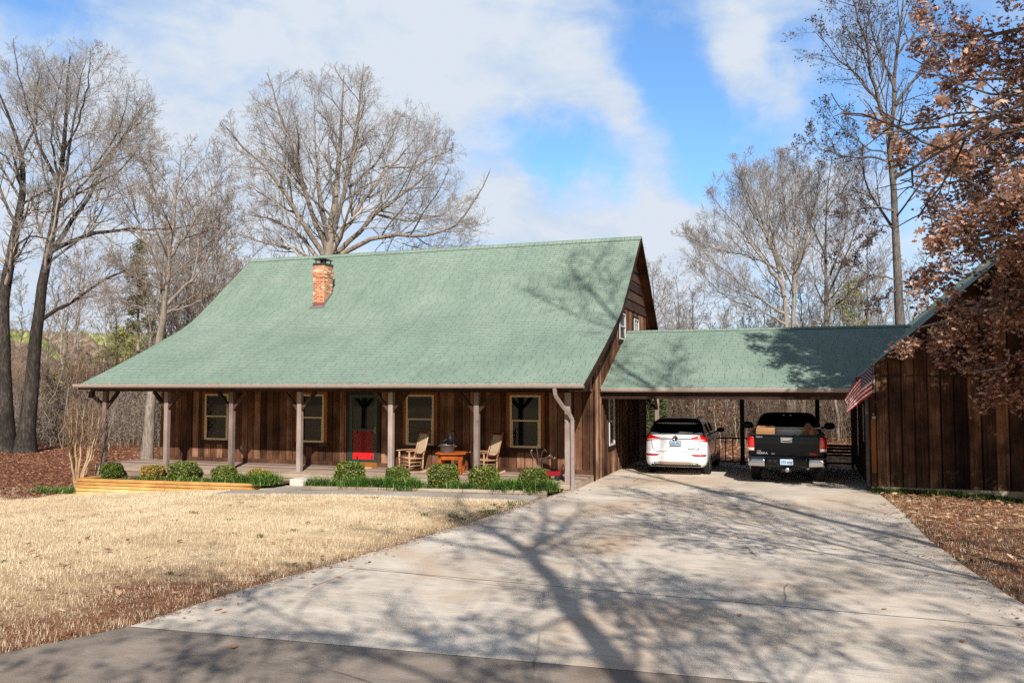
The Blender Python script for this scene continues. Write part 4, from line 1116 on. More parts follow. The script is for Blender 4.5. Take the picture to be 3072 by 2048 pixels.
def wheel(parent, cx, cy, r, wd, name='wheel', spokes=10, side=1):
    mb = MB()
    prof = [(r * .62, -wd / 2 + .01), (r * .72, -wd / 2), (r * .93, -wd / 2 + .005), (r * .985, -wd / 2 + .03), (r, -wd / 2 + .06), (r, wd / 2 - .06), (r * .985, wd / 2 - .03), (r * .93, wd / 2 - .005), (r * .72, wd / 2), (r * .62, wd / 2 - .01)]
    mb.lathe(prof, (cx, cy, r), 36, 'x')
    for k in range(-2, 3):
        mb.lathe([(r + .001, k * wd * .16 - .006), (r - .004, k * wd * .16), (r + .001, k * wd * .16 + .006)], (cx, cy, r), 36, 'x')
    w_ = mb.build(name, M['tyre'], parent, smooth=True)
    mb = MB(); xo = cx + side * (wd / 2 - .03)
    mb.lathe([(r * .64, -.06), (r * .64, .012), (r * .58, .012), (r * .58, -.06)], (xo, cy, r), 36, 'x')
    mb.lathe([(0, .02), (r * .14, .02), (r * .14, -.03)], (xo, cy, r), 18, 'x')
    for k in range(spokes):
        a = 2 * PI * k / spokes
        mb.bar((xo, cy + r * .1 * math.cos(a), r + r * .1 * math.sin(a)), (xo, cy + r * .6 * math.cos(a), r + r * .6 * math.sin(a)), .03, .03, up=(1, 0, 0))
    mb.build('rim', M['rim'], w_)
    mb = MB(); mb.lathe([(0, -.02), (r * .62, -.02)], (cx, cy, r), 24, 'x'); mb.build('brake_disc', M['iron'], w_)
    return w_

def text(name, s, loc, size, mat, parent, ext=0.002, rot=(PI / 2, 0, 0), align='LEFT', bold=0.0, sx=1.0):
    cu = bpy.data.curves.new(name, 'FONT'); cu.body = s; cu.size = size; cu.extrude = ext; cu.align_x = align; cu.offset = bold; cu.resolution_u = 2
    cu.materials.append(mat)
    tmp = bpy.data.objects.new(name, cu); me = bpy.data.meshes.new_from_object(tmp); bpy.data.objects.remove(tmp)
    o = bpy.data.objects.new(name, me); COL.objects.link(o)
    ox, oy, oz = origin_of(parent)
    o.location = (loc[0] - ox, loc[1] - oy, loc[2] - oz); o.rotation_euler = rot; o.scale = (sx, 1, 1); o.parent = parent
    return o

# ---------------- white crossover
SX, SY = -3.57, 25.02
suv = thing('parked_suv', 'white SUV seen from behind in the left carport bay', 'car', (SX, SY + 2.3, 0))
B = Body(SX, SY, [
    (.26, .16, 4.50, .80, .16, .06), (.33, .07, 4.60, .87, .20, .07), (.42, .03, 4.66, .905, .24, .08), (.55, .00, 4.67, .918, .26, .08), (.66, .015, 4.67, .92, .26, .08), (.70, .03, 4.66, .92, .26, .08),
    (.74, .055, 4.65, .92, .26, .07), (.85, .06, 4.62, .92, .26, .07), (.98, .075, 4.55, .915, .26, .07), (1.05, .075, 4.2, .905, .26, .07), (1.12, .07, 3.75, .89, .25, .07), (1.17, .09, 3.5, .868, .23, .06), (1.21, .13, 3.38, .845, .20, .05), (1.25, .19, 3.3, .825, .18, .05),
    (1.32, .25, 3.15, .80, .17, .05), (1.42, .34, 2.95, .765, .17, .06), (1.52, .44, 2.72, .725, .18, .08), (1.58, .42, 2.55, .69, .2, .1), (1.62, .44, 2.4, .655, .24, .12), (1.655, .56, 2.2, .60, .26, .16), (1.68, .75, 1.95, .50, .3, .2), (1.69, .98, 1.7, .36, .3, .2)])
mb = MB(); B.loft(mb, .26, 1.235, n=14)
mb.build('body', M['car_white'], suv, smooth=True)
mb = MB(); B.loft(mb, 1.235, 1.545, n=8, cap_bot=False); mb.build('window_glass', M['car_glass'], suv, smooth=True)
mb = MB(); B.loft(mb, 1.545, 1.69, n=8, cap_bot=False, cap_top=True); mb.build('roof', M['car_black'], suv, smooth=True)
mb = MB()
# white pillars of the liftgate and the shoulder that frames the glass
for sg in (-1, 1):
    rows = [(1.235, sg * .72, sg * 1.10), (1.32, sg * .73, sg * 1.05), (1.42, sg * .715, sg * 1.0), (1.545, sg * .69, sg * .97)]
    B.patch(mb, [(z, min(a, b_), max(a, b_)) for z, a, b_ in rows], .008, 6)
mb.build('rear_pillar', M['car_black'], suv, smooth=True)
mb = MB()
B.patch(mb, [(1.225, -.60, .60), (1.24, -.78, .78), (1.255, -.80, .80)], .014, 16); 
for sg in (-1, 1):
    rows = [(1.235, .34, .80), (1.26, .52, .80), (1.285, .68, .80)]
    B.patch(mb, [(z, min(sg * a, sg * b_), max(sg * a, sg * b_)) for z, a, b_ in rows], .014, 8)
mb.build('liftgate_shoulder', M['car_white'], suv, smooth=True)
mb = MB(); B.patch(mb, [(1.548, -.70, .70), (1.575, -.72, .72), (1.60, -.70, .70)], .05, 16); mb.build('roof_spoiler', M['car_black'], suv, smooth=True)
mb = MB(); B.patch(mb, [(1.543, -.70, .70), (1.552, -.71, .71)], .055, 16, sub=1); mb.build('spoiler_edge', M['alu'], suv)
# liftgate seam and lower panel line
mb = MB()
B.patch(mb, [(.712, -.56, .56), (.726, -.60, .60)], .0035, 16, sub=1)
for sg in (-1, 1):
    rows = [(.722, .58, .60), (.80, .66, .677), (.93, .695, .71), (1.06, .71, .725), (1.2, .73, .745)]
    B.patch(mb, [(z, min(sg * a, sg * b_), max(sg * a, sg * b_)) for z, a, b_ in rows], .0035, 2)
mb.build('liftgate_seam', M['dark_mark'], suv)
for sg in (-1, 1):
    mb = MB()
    rows = [(1.02, .86, 1.06), (1.05, .74, 1.06), (1.078, .56, 1.06), (1.105, .44, 1.06), (1.135, .47, 1.055), (1.175, .62, 1.05), (1.205, .74, 1.03), (1.215, .84, 1.0)]
    B.patch(mb, [(z, min(sg * a, sg * b_), max(sg * a, sg * b_)) for z, a, b_ in rows], .016, 12)
    tl = mb.build('tail_light', M['lens_red'], suv, smooth=True)
    mb = MB(); rows = [(1.055, .70, .90), (1.075, .60, .84), (1.098, .49, .72)]
    B.patch(mb, [(z, min(sg * a, sg * b_), max(sg * a, sg * b_)) for z, a, b_ in rows], .021, 8); mb.build('clear_lens', M['lens_clear'], tl, smooth=True)
    mb = MB(); rows = [(.590, .56, .90), (.615, .50, .93), (.648, .46, .92)]
    B.patch(mb, [(z, min(sg * a, sg * b_), max(sg * a, sg * b_)) for z, a, b_ in rows], .010, 8); mb.build('reflector', M['reflector'], suv, smooth=True)
    # exhaust outlet
    mb = MB(); c = B.P(sg * .58, .375, .012); ring = []
    for rr, dd in ((1.0, 0), (1.0, -.02), (.82, -.024), (.78, .03)):
        ring.append([(c[0] + rr * (.085 * math.cos(a) + (.015 * math.sin(a) * -sg)), c[1] + dd + .01, c[2] + rr * .042 * math.sin(a)) for a in [2 * PI * k / 20 for k in range(20)]])
    vs = [p for r in ring for p in r]; fs = [(i * 20 + k, i * 20 + (k + 1) % 20, (i + 1) * 20 + (k + 1) % 20, (i + 1) * 20 + k) for i in range(3) for k in range(20)]
    mb.quadmesh(vs, fs); ex = mb.build('exhaust_tip', M['chrome'], suv, smooth=True)
    mb = MB(); mb.quadmesh([(c[0] + .78 * .085 * math.cos(2 * PI * k / 20), c[1] + .02, c[2] + .78 * .042 * math.sin(2 * PI * k / 20)) for k in range(20)], [tuple(range(19, -1, -1))]); mb.build('pipe_opening', M['dark'], ex)
mb = MB(); B.patch(mb, [(1.085, -.46, .46), (1.10, -.47, .47), (1.115, -.455, .455)], .018, 16); mb.build('chrome_strip', M['chrome'], suv)
mb = MB(); B.patch(mb, [(.335, -.42, .42), (.40, -.50, .50), (.425, -.46, .46)], .014, 16); mb.build('skid_plate', M['bumper_tan'], suv, smooth=True)
mb = MB(); B.patch(mb, [(.27, -.72, .72), (.315, -.74, .74), (.345, -.70, .70)], .006, 16); mb.build('lower_valance', M['black'], suv, smooth=True)
# round badge with three small shields
mb = MB(); c = B.P(0, 1.125, .03)
mb.lathe([(.0, -.0), (.062, -.0), (.066, -.008), (.072, -.012), (.078, -.006), (.078, .05)], c, 24, 'y')
bd = mb.build('badge', M['chrome'], suv, smooth=True)
mb = MB()
for k in (-1, 0, 1):
    q = (c[0] + k * .028, c[1] - .006, c[2] - .004 * abs(k)); 
    mb.prism([(q[0] - .014, q[2] + .026), (q[0] - .014, q[2] - .012), (q[0], q[2] - .03), (q[0] + .014, q[2] - .012), (q[0] + .014, q[2] + .026)], 'y', q[1] - .004, q[1] + .004)
mb.build('shield', M['dark_mark'], bd)
# number plate
pc = B.P(0, .96, .02)
mb = MB(); mb.box(pc[0] - .165, pc[0] + .165, pc[1] - .008, pc[1] + .03, .875, 1.045); pf = mb.build('plate_frame', M['black'], suv, bevel=.004)
mb = MB(); mb.box(pc[0] - .152, pc[0] + .152, pc[1] - .012, pc[1] - .008, .902, 1.032); mb.build('number_plate', M['plate'], pf)
text('plate_lettering', 'AXG 95K', (pc[0], pc[1] - .0125, .93), .088, M['plate_ink'], pf, align='CENTER', bold=.002, sx=.78)
q = B.P(.46, .81, .012); text('model_lettering', 'ENVISION', (q[0] - .10, q[1] - .002, .795), .04, M['dark_mark'], suv, sx=1.35, bold=.001)
text('trim_lettering', 'AWD', (q[0] + .155, q[1] + .004, .79), .04, M['badge_red'], suv, sx=1.1, bold=.001)
# rear wiper
mb = MB(); mb.bar(B.P(.06, 1.262, .03), B.P(.42, 1.28, .03), .02, .016); mb.bar(B.P(.1, 1.30, .022), B.P(.5, 1.275, .024), .014, .02); mb.build('rear_wiper', M['alu'], suv)
# roof rails, side mouldings, door mirror, door handles
for sg in (-1, 1):
    mb = MB(); mb.tube([(SX + sg * .56, SY + .78, 1.665), (SX + sg * .57, SY + .9, 1.70), (SX + sg * .57, SY + 2.0, 1.70), (SX + sg * .56, SY + 2.2, 1.66)], .018, 6); mb.build('roof_rail', M['black'], suv, smooth=True)
    mb = MB()
    mb.bar((SX + sg * .83, SY + 3.05, 1.16), (SX + sg * .96, SY + 3.05, 1.20), .05, .05)
    mir = mb.build('mirror', M['black'], suv)
    mb = MB(); cc = (SX + sg * 1.06, SY + 3.05, 1.24)
    vs = []; nU, nV = 12, 7
    for i in range(nV + 1):
        for k in range(nU):
            a = 2 * PI * k / nU; b_ = PI * i / nV
            vs.append((cc[0] + .125 * math.sin(b_) * math.cos(a), cc[1] - .07 * math.cos(b_), cc[2] + .085 * math.sin(b_) * math.sin(a)))
    mb.quadmesh(vs, [(i * nU + k, i * nU + (k + 1) % nU, (i + 1) * nU + (k + 1) % nU, (i + 1) * nU + k) for i in range(nV) for k in range(nU)])
    mb.build('mirror_shell', M['black'], mir, smooth=True)
    mb = MB()
    for yy in (1.5, 2.45): mb.bar((SX + sg * .925, SY + yy, .98), (SX + sg * .925, SY + yy + .2, .985), .03, .03)
    mb.build('door_handle', M['chrome'], suv, bevel=.006)
    mb = MB()
    for yy, zt in ((1.35, 1.5), (2.3, 1.5)): mb.bar((SX + sg * .83, SY + yy + .12, 1.24), (SX + sg * .75, SY + yy, zt), .03, .05)
    mb.bar((SX + sg * .925, SY + 1.1, .36), (SX + sg * .925, SY + 3.5, .36), .02, .12)
    mb.build('side_trim', M['black'], suv)
for sg in (-1, 1):
    for yy in (1.02, 3.78): 
        wheel(suv, SX + sg * .80, SY + yy, .355, .235, side=sg)
        mb = MB(); mb.lathe([(.40, -.02), (.40, .115), (.365, .125), (.365, -.02)], (SX + sg * .80 if sg > 0 else SX - .80 - .105, SY + yy, .36), 28, 'x')
        mb.build('wheel_arch', M['black'], suv, smooth=True)

# ---------------- black pickup
TX, TY = -.40, 23.72
tr = thing('parked_pickup', 'black pickup truck seen from behind in the right carport bay', 'truck', (TX, TY + 2.8, 0))
K = Body(TX, TY, [(.52, .22, 5.5, .98, .12, .01), (.62, .18, 5.6, 1.01, .13, .015), (.76, .16, 5.6, 1.02, .14, .015), (1.0, .15, 5.6, 1.025, .14, .015), (1.2, .16, 5.5, 1.015, .14, .015), (1.30, .17, 5.3, .99, .14, .015), (1.345, .19, 5.2, .955, .12, .015)])
# bed: outer skin open at the top
mb = MB(); K.loft(mb, .52, 1.345, n=8, cap_top=False)
r_o = K.ring(1.345); k_ = len(r_o)
mb.build('body', M['car_black'], tr, smooth=True)
mb = MB()
mb.box(TX - .82, TX + .82, TY + .28, TY + 2.0, .80, .84); mb.box(TX - .95, TX - .82, TY + .22, TY + 2.05, .80, 1.338); mb.box(TX + .82, TX + .95, TY + .22, TY + 2.05, .80, 1.338); mb.box(TX - .95, TX + .95, TY + 2.05, TY + 5.1, 1.15, 1.335)
mb.build('bed_liner', M['black'], tr)
mb = MB(); K.patch(mb, [(.775, -.82, .82), (1.28, -.82, .82), (1.325, -.81, .81)], .022, 14); tg = mb.build('tailgate', M['car_black'], tr, smooth=False, bevel=.01)
mb = MB(); K.patch(mb, [(1.17, -.80, .80), (1.215, -.80, .80)], .034, 14, sub=1); mb.build('crease', M['car_black'], tg, bevel=.01)
mb = MB(); mb.box(TX - .83, TX + .83, TY + .13, TY + .25, 1.325, 1.352); mb.build('tailgate_cap', M['black'], tg, bevel=.008)
for sg in (-1, 1):
    mb = MB(); mb.box(min(TX + sg * .80, TX + sg * .99), max(TX + sg * .80, TX + sg * .99), TY + .2, TY + 2.0, 1.335, 1.356); mb.build('bed_rail', M['black'], tr, bevel=.008)
hy = K.P(0, 1.2, .034)[1]
mb = MB(); mb.prism([(TX - .155, 1.27), (TX + .155, 1.27), (TX + .145, 1.135), (TX - .145, 1.135)], 'y', hy - .012, hy + .02); hb = mb.build('handle_bezel', M['alu'], tg, bevel=.006)
mb = MB(); mb.box(TX - .095, TX + .095, hy - .02, hy - .0125, 1.19, 1.235); mb.build('handle', M['grey_plate'], hb, bevel=.004)
mb = MB(); mb.box(TX - .10, TX + .10, hy - .0155, hy - .0125, 1.165, 1.188); mb.build('handle_recess', M['dark'], hb)
for sg in (-1, 1):
    mb = MB(); rows = [(.99, .845, 1.06), (1.1, .845, 1.07), (1.2, .85, 1.06), (1.275, .86, 1.04), (1.29, .88, 1.0)]
    K.patch(mb, [(z, min(sg * a, sg * b_), max(sg * a, sg * b_)) for z, a, b_ in rows], .022, 8); tl = mb.build('tail_light', M['lens_red'], tr, smooth=True)
    mb = MB(); rows = [(.90, .85, 1.04), (.985, .845, 1.055)]
    K.patch(mb, [(z, min(sg * a, sg * b_), max(sg * a, sg * b_)) for z, a, b_ in rows], .022, 8); mb.build('clear_lens', M['lens_clear'], tl, smooth=True)
ty = K.P(0, .85, .024)[1] - .001
text('trim_lettering', '1500', (TX - .78, ty, .885), .045, M['silver_mark'], tg, sx=1.3, bold=.001)
text('model_lettering', 'SIERRA', (TX - .78, ty, .815), .075, M['silver_mark'], tg, sx=1.25, bold=.003)
text('trim_lettering', 'SLE', (TX - .395, ty, .815), .045, M['silver_mark'], tg, sx=1.3, bold=.001)
text('maker_lettering', 'GMC', (TX + .58, ty, .80), .092, M['badge_red'], tg, sx=1.1, bold=.004)
text('fuel_lettering', 'FlexFuel', (TX - .79, K.P(0, 1.29, .024)[1] - .002, 1.262), .058, M['silver_mark'], tg, sx=.85, bold=.002)
# bumper
mb = MB()
BP = [(-1.02, .16), (-1.0, .02), (-.93, -.06), (-.55, -.09), (.55, -.09), (.93, -.06), (1.0, .02), (1.02, .16)]
def bumper_piece(mb, x0, x1, z0, z1, d=0.0):
    pts = []
    n = 14
    for k in range(n + 1):
        x = x0 + (x1 - x0) * k / n
        y = float(np.interp(x, [p[0] for p in BP], [p[1] for p in BP])) - d
        pts.append((TX + x, TY + y))
    prof = [(z0, .05), (z0 + .03, .01), (z0 + (z1 - z0) * .55, 0), (z1 - .02, .012), (z1, .04)]
    vs = []; m_ = len(pts)
    for z, o_ in prof: vs += [(x, y + o_, z) for x, y in pts]
    vs += [(x, y + .14, z1) for x, y in pts] + [(x, y + .14, z0) for x, y in pts]
    fs = [(i * m_ + j, i * m_ + j + 1, (i + 1) * m_ + j + 1, (i + 1) * m_ + j) for i in range(len(prof) + 1) for j in range(m_ - 1)]
    fs += [((len(prof) + 1) * m_ + j, (len(prof) + 1) * m_ + j + 1, j + 1, j) for j in range(m_ - 1)]
    for e in (0, m_ - 1): fs.append(tuple(i * m_ + e for i in range(len(prof) + 2)))
    mb.quadmesh(vs, fs)
bumper_piece(mb, -.56, .56, .50, .745); bm_ = mb.build('bumper', M['car_black'], tr, smooth=True)
for a, b_ in ((-1.02, -.57), (.57, 1.02)):
    mb = MB(); bumper_piece(mb, a, b_, .50, .72, .006); mb.build('chrome_corner', M['chrome'], bm_, smooth=True)
mb = MB(); mb.box(TX - 1.0, TX + 1.0, TY - .05, TY + .16, .722, .75); mb.build('step_pad', M['black'], bm_, bevel=.01)
for xx in (-.43, -.30): 
    mb = MB(); mb.box(TX + xx - .045, TX + xx + .045, TY - .105, TY - .085, .615, .675); mb.build('bumper_socket', M['black'], bm_, bevel=.008)
mb = MB(); mb.box(TX - .165, TX + .165, TY - .115, TY - .09, .555, .705); pf = mb.build('number_plate', M['plate'], tr, bevel=.004)
text('plate_lettering', '573 XHJ', (TX, TY - .117, .59), .098, M['plate_ink'], pf, align='CENTER', bold=.002, sx=.8)
# hitch
mb = MB(); mb.box(TX - .045, TX + .045, TY - .06, TY + .4, .385, .465); mb.bar((TX - .13, TY - .02, .4), (TX + .13, TY - .02, .4), .02, .08); hi = mb.build('tow_hitch', M['iron'], tr)
mb = MB(); mb.lathe([(0, -.012), (.05, -.012), (.062, .0), (.062, .03)], (TX + .01, TY - .08, .42), 20, 'y'); mb.build('receiver_cover', M['alu'], hi, smooth=True)
# cab
C = Body(TX, TY, [(1.1, 2.08, 4.7, .985, .12, .03), (1.34, 2.10, 4.45, .955, .13, .03), (1.42, 2.13, 4.3, .925, .14, .04), (1.6, 2.20, 4.05, .85, .16, .05), (1.74, 2.27, 3.8, .785, .18, .06), (1.80, 2.33, 3.68, .74, .2, .07), (1.85, 2.44, 3.5, .66, .22, .1), (1.878, 2.7, 3.2, .5, .25, .1)])
mb = MB(); C.loft(mb, 1.1, 1.878, n=10, cap_top=True); cb = mb.build('cab', M['car_black'], tr, smooth=True)
mb = MB(); C.patch(mb, [(1.40, -.80, .80), (1.6, -.74, .74), (1.74, -.66, .66), (1.765, -.60, .60)], .006, 14); mb.build('rear_window', M['car_glass'], cb, smooth=True)
for sg in (-1, 1):
    mb = MB(); mb.prism([(2.5, 1.38), (3.95, 1.38), (3.65, 1.74), (2.6, 1.76)], 'x', TX + sg * .9, TX + sg * .905)
    for i, v in enumerate(mb.v): mb.v[i] = (v[0] - sg * (v[2] - 1.38) * .34 + sg * .055, v[1] + TY, v[2])
    mb.build('side_window', M['car_glass'], cb)
    mb = MB(); mb.bar((TX + sg * .93, TY + 3.75, 1.36), (TX + sg * 1.08, TY + 3.72, 1.40), .05, .06); mi = mb.build('mirror', M['black'], tr)
    mb = MB(); cc = (TX + sg * 1.21, TY + 3.72, 1.44); vs = []; nU, nV = 14, 8
    for i in range(nV + 1):
        for k in range(nU):
            a = 2 * PI * k / nU; b_ = PI * i / nV
            ca, sa = math.cos(a), math.sin(a); q = (abs(ca) ** 3 + abs(sa) ** 3) ** (-1 / 3)
            vs.append((cc[0] + .16 * math.sin(b_) * ca * q, cc[1] - .08 * math.cos(b_), cc[2] + .105 * math.sin(b_) * sa * q))
    mb.quadmesh(vs, [(i * nU + k, i * nU + (k + 1) % nU, (i + 1) * nU + (k + 1) % nU, (i + 1) * nU + k) for i in range(nV) for k in range(nU)])
    mb.build('mirror_shell', M['black'], mi, smooth=True)
    mb = MB(); mb.box(TX + sg * .10 - .03, TX + sg * .10 + .03, TY + 2.25, TY + 2.32, 1.795, 1.815); mb.build('brake_lamp', M['lens_clear'], cb)
for sg in (-1, 1):
    for yy in (1.30, 4.7):
        wheel(tr, TX + sg * .86, TY + yy, .395, .265, side=sg, spokes=6)
mb = MB(); mb.box(TX - .72, TX + .72, TY + .3, TY + 5.2, .42, .56); mb.tube([(TX - .75, TY + 1.30, .4), (TX + .75, TY + 1.30, .4)], .07, 10); mb.lathe([(0, -.14), (.12, -.1), (.16, 0), (.12, .1), (0, .14)], (TX, TY + 1.3, .4), 14, 'y'); mb.build('chassis', M['black'], tr)
mb = MB(); mb.tube([(TX + .55, TY + .12, .46), (TX + .55, TY + .7, .46)], .045, 12); mb.build('exhaust_pipe', M['alu'], tr, smooth=True)
# things in the bed
tb = thing('toolbox', 'silver metal toolbox spanning the pickup bed below the rear window', 'toolbox', (TX, TY + 1.85, .84))
mb = MB(); mb.box(TX - .80, TX + .80, TY + 1.6, TY + 2.02, .845, 1.44); mb.build('case', M['alu'], tb, bevel=.01)
mb = MB(); mb.box(TX - .93, TX + .93, TY + 1.57, TY + 2.04, 1.44, 1.495); mb.build('lid', M['alu'], tb, bevel=.015)
for xx in (-.5, .5): 
    mb = MB(); mb.box(TX + xx - .05, TX + xx + .05, TY + 1.575, TY + 1.6, 1.36, 1.43); mb.build('latch', M['iron'], tb)
c1 = MB(); c1.box(TX - .80, TX - .31, TY + .40, TY + .78, 1.02, 1.465); c1.box(TX - .80, TX - .31, TY + .392, TY + .40, 1.40, 1.405)
cbx = c1.build('cardboard_box', M['card'], None); tag(cbx, 'tan cardboard box sticking up at the left of the pickup bed', 'box', 'cardboard in the pickup bed')
mb = MB(); mb.face([(TX - .80, TY + .40, 1.466), (TX - .31, TY + .40, 1.466), (TX - .29, TY + .47, 1.52), (TX - .78, TY + .55, 1.53)]); mb.face([(TX - .80, TY + .78, 1.466), (TX - .31, TY + .78, 1.466), (TX - .33, TY + .86, 1.55), (TX - .78, TY + .86, 1.55)]); 
fl = mb.build('flap', M['card'], None, recalc=False); fl.parent = cbx
c2 = MB(); c2.prism([(TX + .42, 1.10), (TX + .85, 1.02), (TX + .84, 1.43), (TX + .62, 1.60), (TX + .52, 1.66), (TX + .41, 1.46)], 'y', TY + .62, TY + .66); c2.prism([(TX + .40, 1.0), (TX + .80, 1.0), (TX + .80, 1.38), (TX + .44, 1.42)], 'y', TY + .70, TY + 1.0)
c2.bar((TX + .56, TY + .6, 1.64), (TX + .80, TY + .6, 1.38), .06, .02, up=(0, 1, 0))
tag(c2.build('cardboard_sheet', M['bag'], None, bevel=.004), 'crumpled brown cardboard leaning at the right of the pickup bed', 'cardboard', 'cardboard in the pickup bed')
# ------------------------------------------------------------------ porch furniture
def rocking_chair(loc, rz, label, light=False):
    t = thing('rocking_chair', label, 'rocking chair', loc, 'rocking chairs on the porch', 0)
    z0 = loc[2]
    def W(x, y, z):   # chair space: front is -y
        c, s = math.cos(rz), math.sin(rz); return (loc[0] + x * c - y * s, loc[1] + x * s + y * c, z0 + z)
    def leg(p, q, r0, r1, name='leg', mat='rocker', par=None):
        mb = MB(); mb.tube([W(*p), W(*[(a + b_) / 2 for a, b_ in zip(p, q)]), W(*q)], [r0, (r0 + r1) / 2 + .003, r1], 10); return mb.build(name, M[mat], par or t, smooth=True)
    for s in (-1, 1):
        leg((s * .28, -.26, .05), (s * .28, -.27, .62), .02, .024)
        bp = leg((s * .25, .20, .05), (s * .24, .22, .44), .02, .022, 'leg')
        leg((s * .24, .22, .44), (s * .23, .44, 1.18), .022, .017, 'back_post')
        mb = MB(); mb.lathe([(0, 0), (.018, .012), (.022, .035), (.014, .06), (0, .07)], W(s * .23, .44, 1.17), 10); mb.build('finial', M['rocker_dark'], t, smooth=True)
        # armrest
        mb = MB(); n = 8; top = []
        for k in range(n + 1):
            u = k / n; wv = .05 * (1 - .45 * u) * (1 if 0 < k else .7); yv = -.36 + .62 * u
            top.append((wv, yv, .635 + .012 * math.sin(u * 3)))
        vs = [W(s * .28 - w_, y, z) for w_, y, z in top] + [W(s * .28 + w_, y, z) for w_, y, z in top] + [W(s * .28 - w_, y, z - .022) for w_, y, z in top] + [W(s * .28 + w_, y, z - .022) for w_, y, z in top]
        m_ = n + 1; fs = []
        for k in range(n):
            fs += [(k, k + 1, m_ + k + 1, m_ + k), (2 * m_ + k, 3 * m_ + k, 3 * m_ + k + 1, 2 * m_ + k + 1), (k, 2 * m_ + k, 2 * m_ + k + 1, k + 1), (m_ + k, m_ + k + 1, 3 * m_ + k + 1, 3 * m_ + k)]
        fs += [(0, m_, 3 * m_, 2 * m_), (n, 2 * m_ + n, 3 * m_ + n, m_ + n)]
        mb.quadmesh(vs, fs); mb.build('armrest', M['rocker'], t)
        # rocker runner
        mb = MB(); pts = []
        for k in range(13):
            u = -1 + 2 * k / 12; pts.append((s * .28 + (-s * .02 if u > 0 else 0), .02 + u * .47, .012 + .075 * u * u))
        for a, b_ in zip(pts[:-1], pts[1:]): mb.bar(W(*a), W(*b_), .03, .045)
        mb.build('rocker', M['rocker'], t)
    mb = MB()
    for zz in (.22, .32): mb.tube([W(-.28, -.262, zz), W(.28, -.262, zz)], .011, 8)
    for s in (-1, 1):
        for zz in (.20, .30): mb.tube([W(s * .28, -.26, zz), W(s * .25, .21, zz)], .011, 8)
    mb.tube([W(-.25, .21, .24), W(.25, .21, .24)], .011, 8)
    mb.build('stretchers', M['rocker'], t, smooth=True)
    mb = MB(); mb.tube([W(-.28, -.265, .425), W(.28, -.265, .425)], .02, 8); mb.tube([W(-.25, .22, .39), W(.25, .22, .39)], .018, 8)
    for s in (-1, 1): mb.tube([W(s * .28, -.265, .42), W(s * .25, .22, .39)], .018, 8)
    mb.build('seat_frame', M['rocker'], t, smooth=True)
    mb = MB(); P = [W(-.27, -.26, .437), W(.27, -.26, .437), W(.24, .22, .402), W(-.24, .22, .402)]; Q = [W(-.27, -.26, .412), W(.27, -.26, .412), W(.24, .22, .378), W(-.24, .22, .378)]
    mb.quadmesh(P + Q, [(0, 1, 2, 3), (7, 6, 5, 4), (0, 4, 5, 1), (1, 5, 6, 2), (2, 6, 7, 3), (3, 7, 4, 0)]); mb.build('seat', M['cane'], t)
    mb = MB()
    a0, a1 = (.255, .52), (.415, 1.09)
    vs = []
    for y, z in (a0, a1):
        for x in (-.18, .18):
            vs.append(W(x, y - .012, z)); vs.append(W(x, y + .012, z))
    mb.quadmesh(vs, [(0, 2, 6, 4), (1, 5, 7, 3), (0, 1, 3, 2), (4, 6, 7, 5), (0, 4, 5, 1), (2, 3, 7, 6)]); mb.build('backrest', M['cane'], t)
    mb = MB(); mb.bar(W(-.23, .425, 1.12), W(.23, .425, 1.12), .025, .09); mb.build('back_rail', M['rocker_dark'], t)
    mb = MB(); mb.bar(W(-.235, .245, .50), W(.235, .245, .50), .025, .05); mb.build('back_rail', M['rocker_dark'], t)
    return t
rocking_chair((-10.72, 21.98, DECKZ), math.radians(-33), 'wooden rocking chair left of the orange table, under the third window')
rocking_chair((-8.47, 22.08, DECKZ), math.radians(-33), 'wooden rocking chair right of the orange table, partly behind a porch post')

# side table with a clipped front corner
tx, ty_ = -9.46, 21.95
ta = thing('side_table', 'orange wooden side table with clipped corners between two rocking chairs', 'table', (tx, ty_, DECKZ))
def clip_sq(a, c):
    return [(-a + c, -a), (a - c, -a), (a, -a + c), (a, a - c), (a - c, a), (-a + c, a), (-a, a - c), (-a, -a + c)]
R_ = math.radians(14)
def rot2(p): return (tx + p[0] * math.cos(R_) - p[1] * math.sin(R_), ty_ + p[0] * math.sin(R_) + p[1] * math.cos(R_))
mb = MB(); mb.prism([rot2(p) for p in clip_sq(.43, .16)], 'z', .745, .78); mb.build('tabletop', M['table'], ta, bevel=.006)
mb = MB(); mb.prism([rot2(p) for p in clip_sq(.35, .12)], 'z', .595, .745); mb.build('apron', M['table'], ta)
for a, b_ in ((-.29, -.29), (.29, -.29), (-.29, .29), (.29, .29)):
    mb = MB(); p = rot2((a, b_)); mb.box(p[0] - .05, p[0] + .05, p[1] - .05, p[1] + .05, DECKZ, .60); mb.build('leg', M['table'], ta, bevel=.004)
bu = thing('metal_tub', 'round galvanised tub standing on the orange side table', 'tub', (-9.57, 21.88, .78))
mb = MB(); mb.lathe([(0, .782), (.185, .782), (.19, .79), (.215, .985), (.228, .99), (.228, 1.005), (.213, 1.005), (.205, .99), (.18, .80), (0, .80)], (-9.57, 21.88, 0), 28); mb.build('wall', M['galv'], bu, smooth=True)
for s in (-1, 1):
    mb = MB(); mb.tube([(-9.57 + s * .222, 21.83, .97), (-9.57 + s * .27, 21.83, .95), (-9.57 + s * .27, 21.93, .95), (-9.57 + s * .222, 21.93, .97)], .008, 6); mb.build('handle', M['galv'], bu)
pu = thing('water_pump', 'black cast iron hand pump standing inside the galvanised tub', 'hand pump', (-9.50, 21.93, .80))
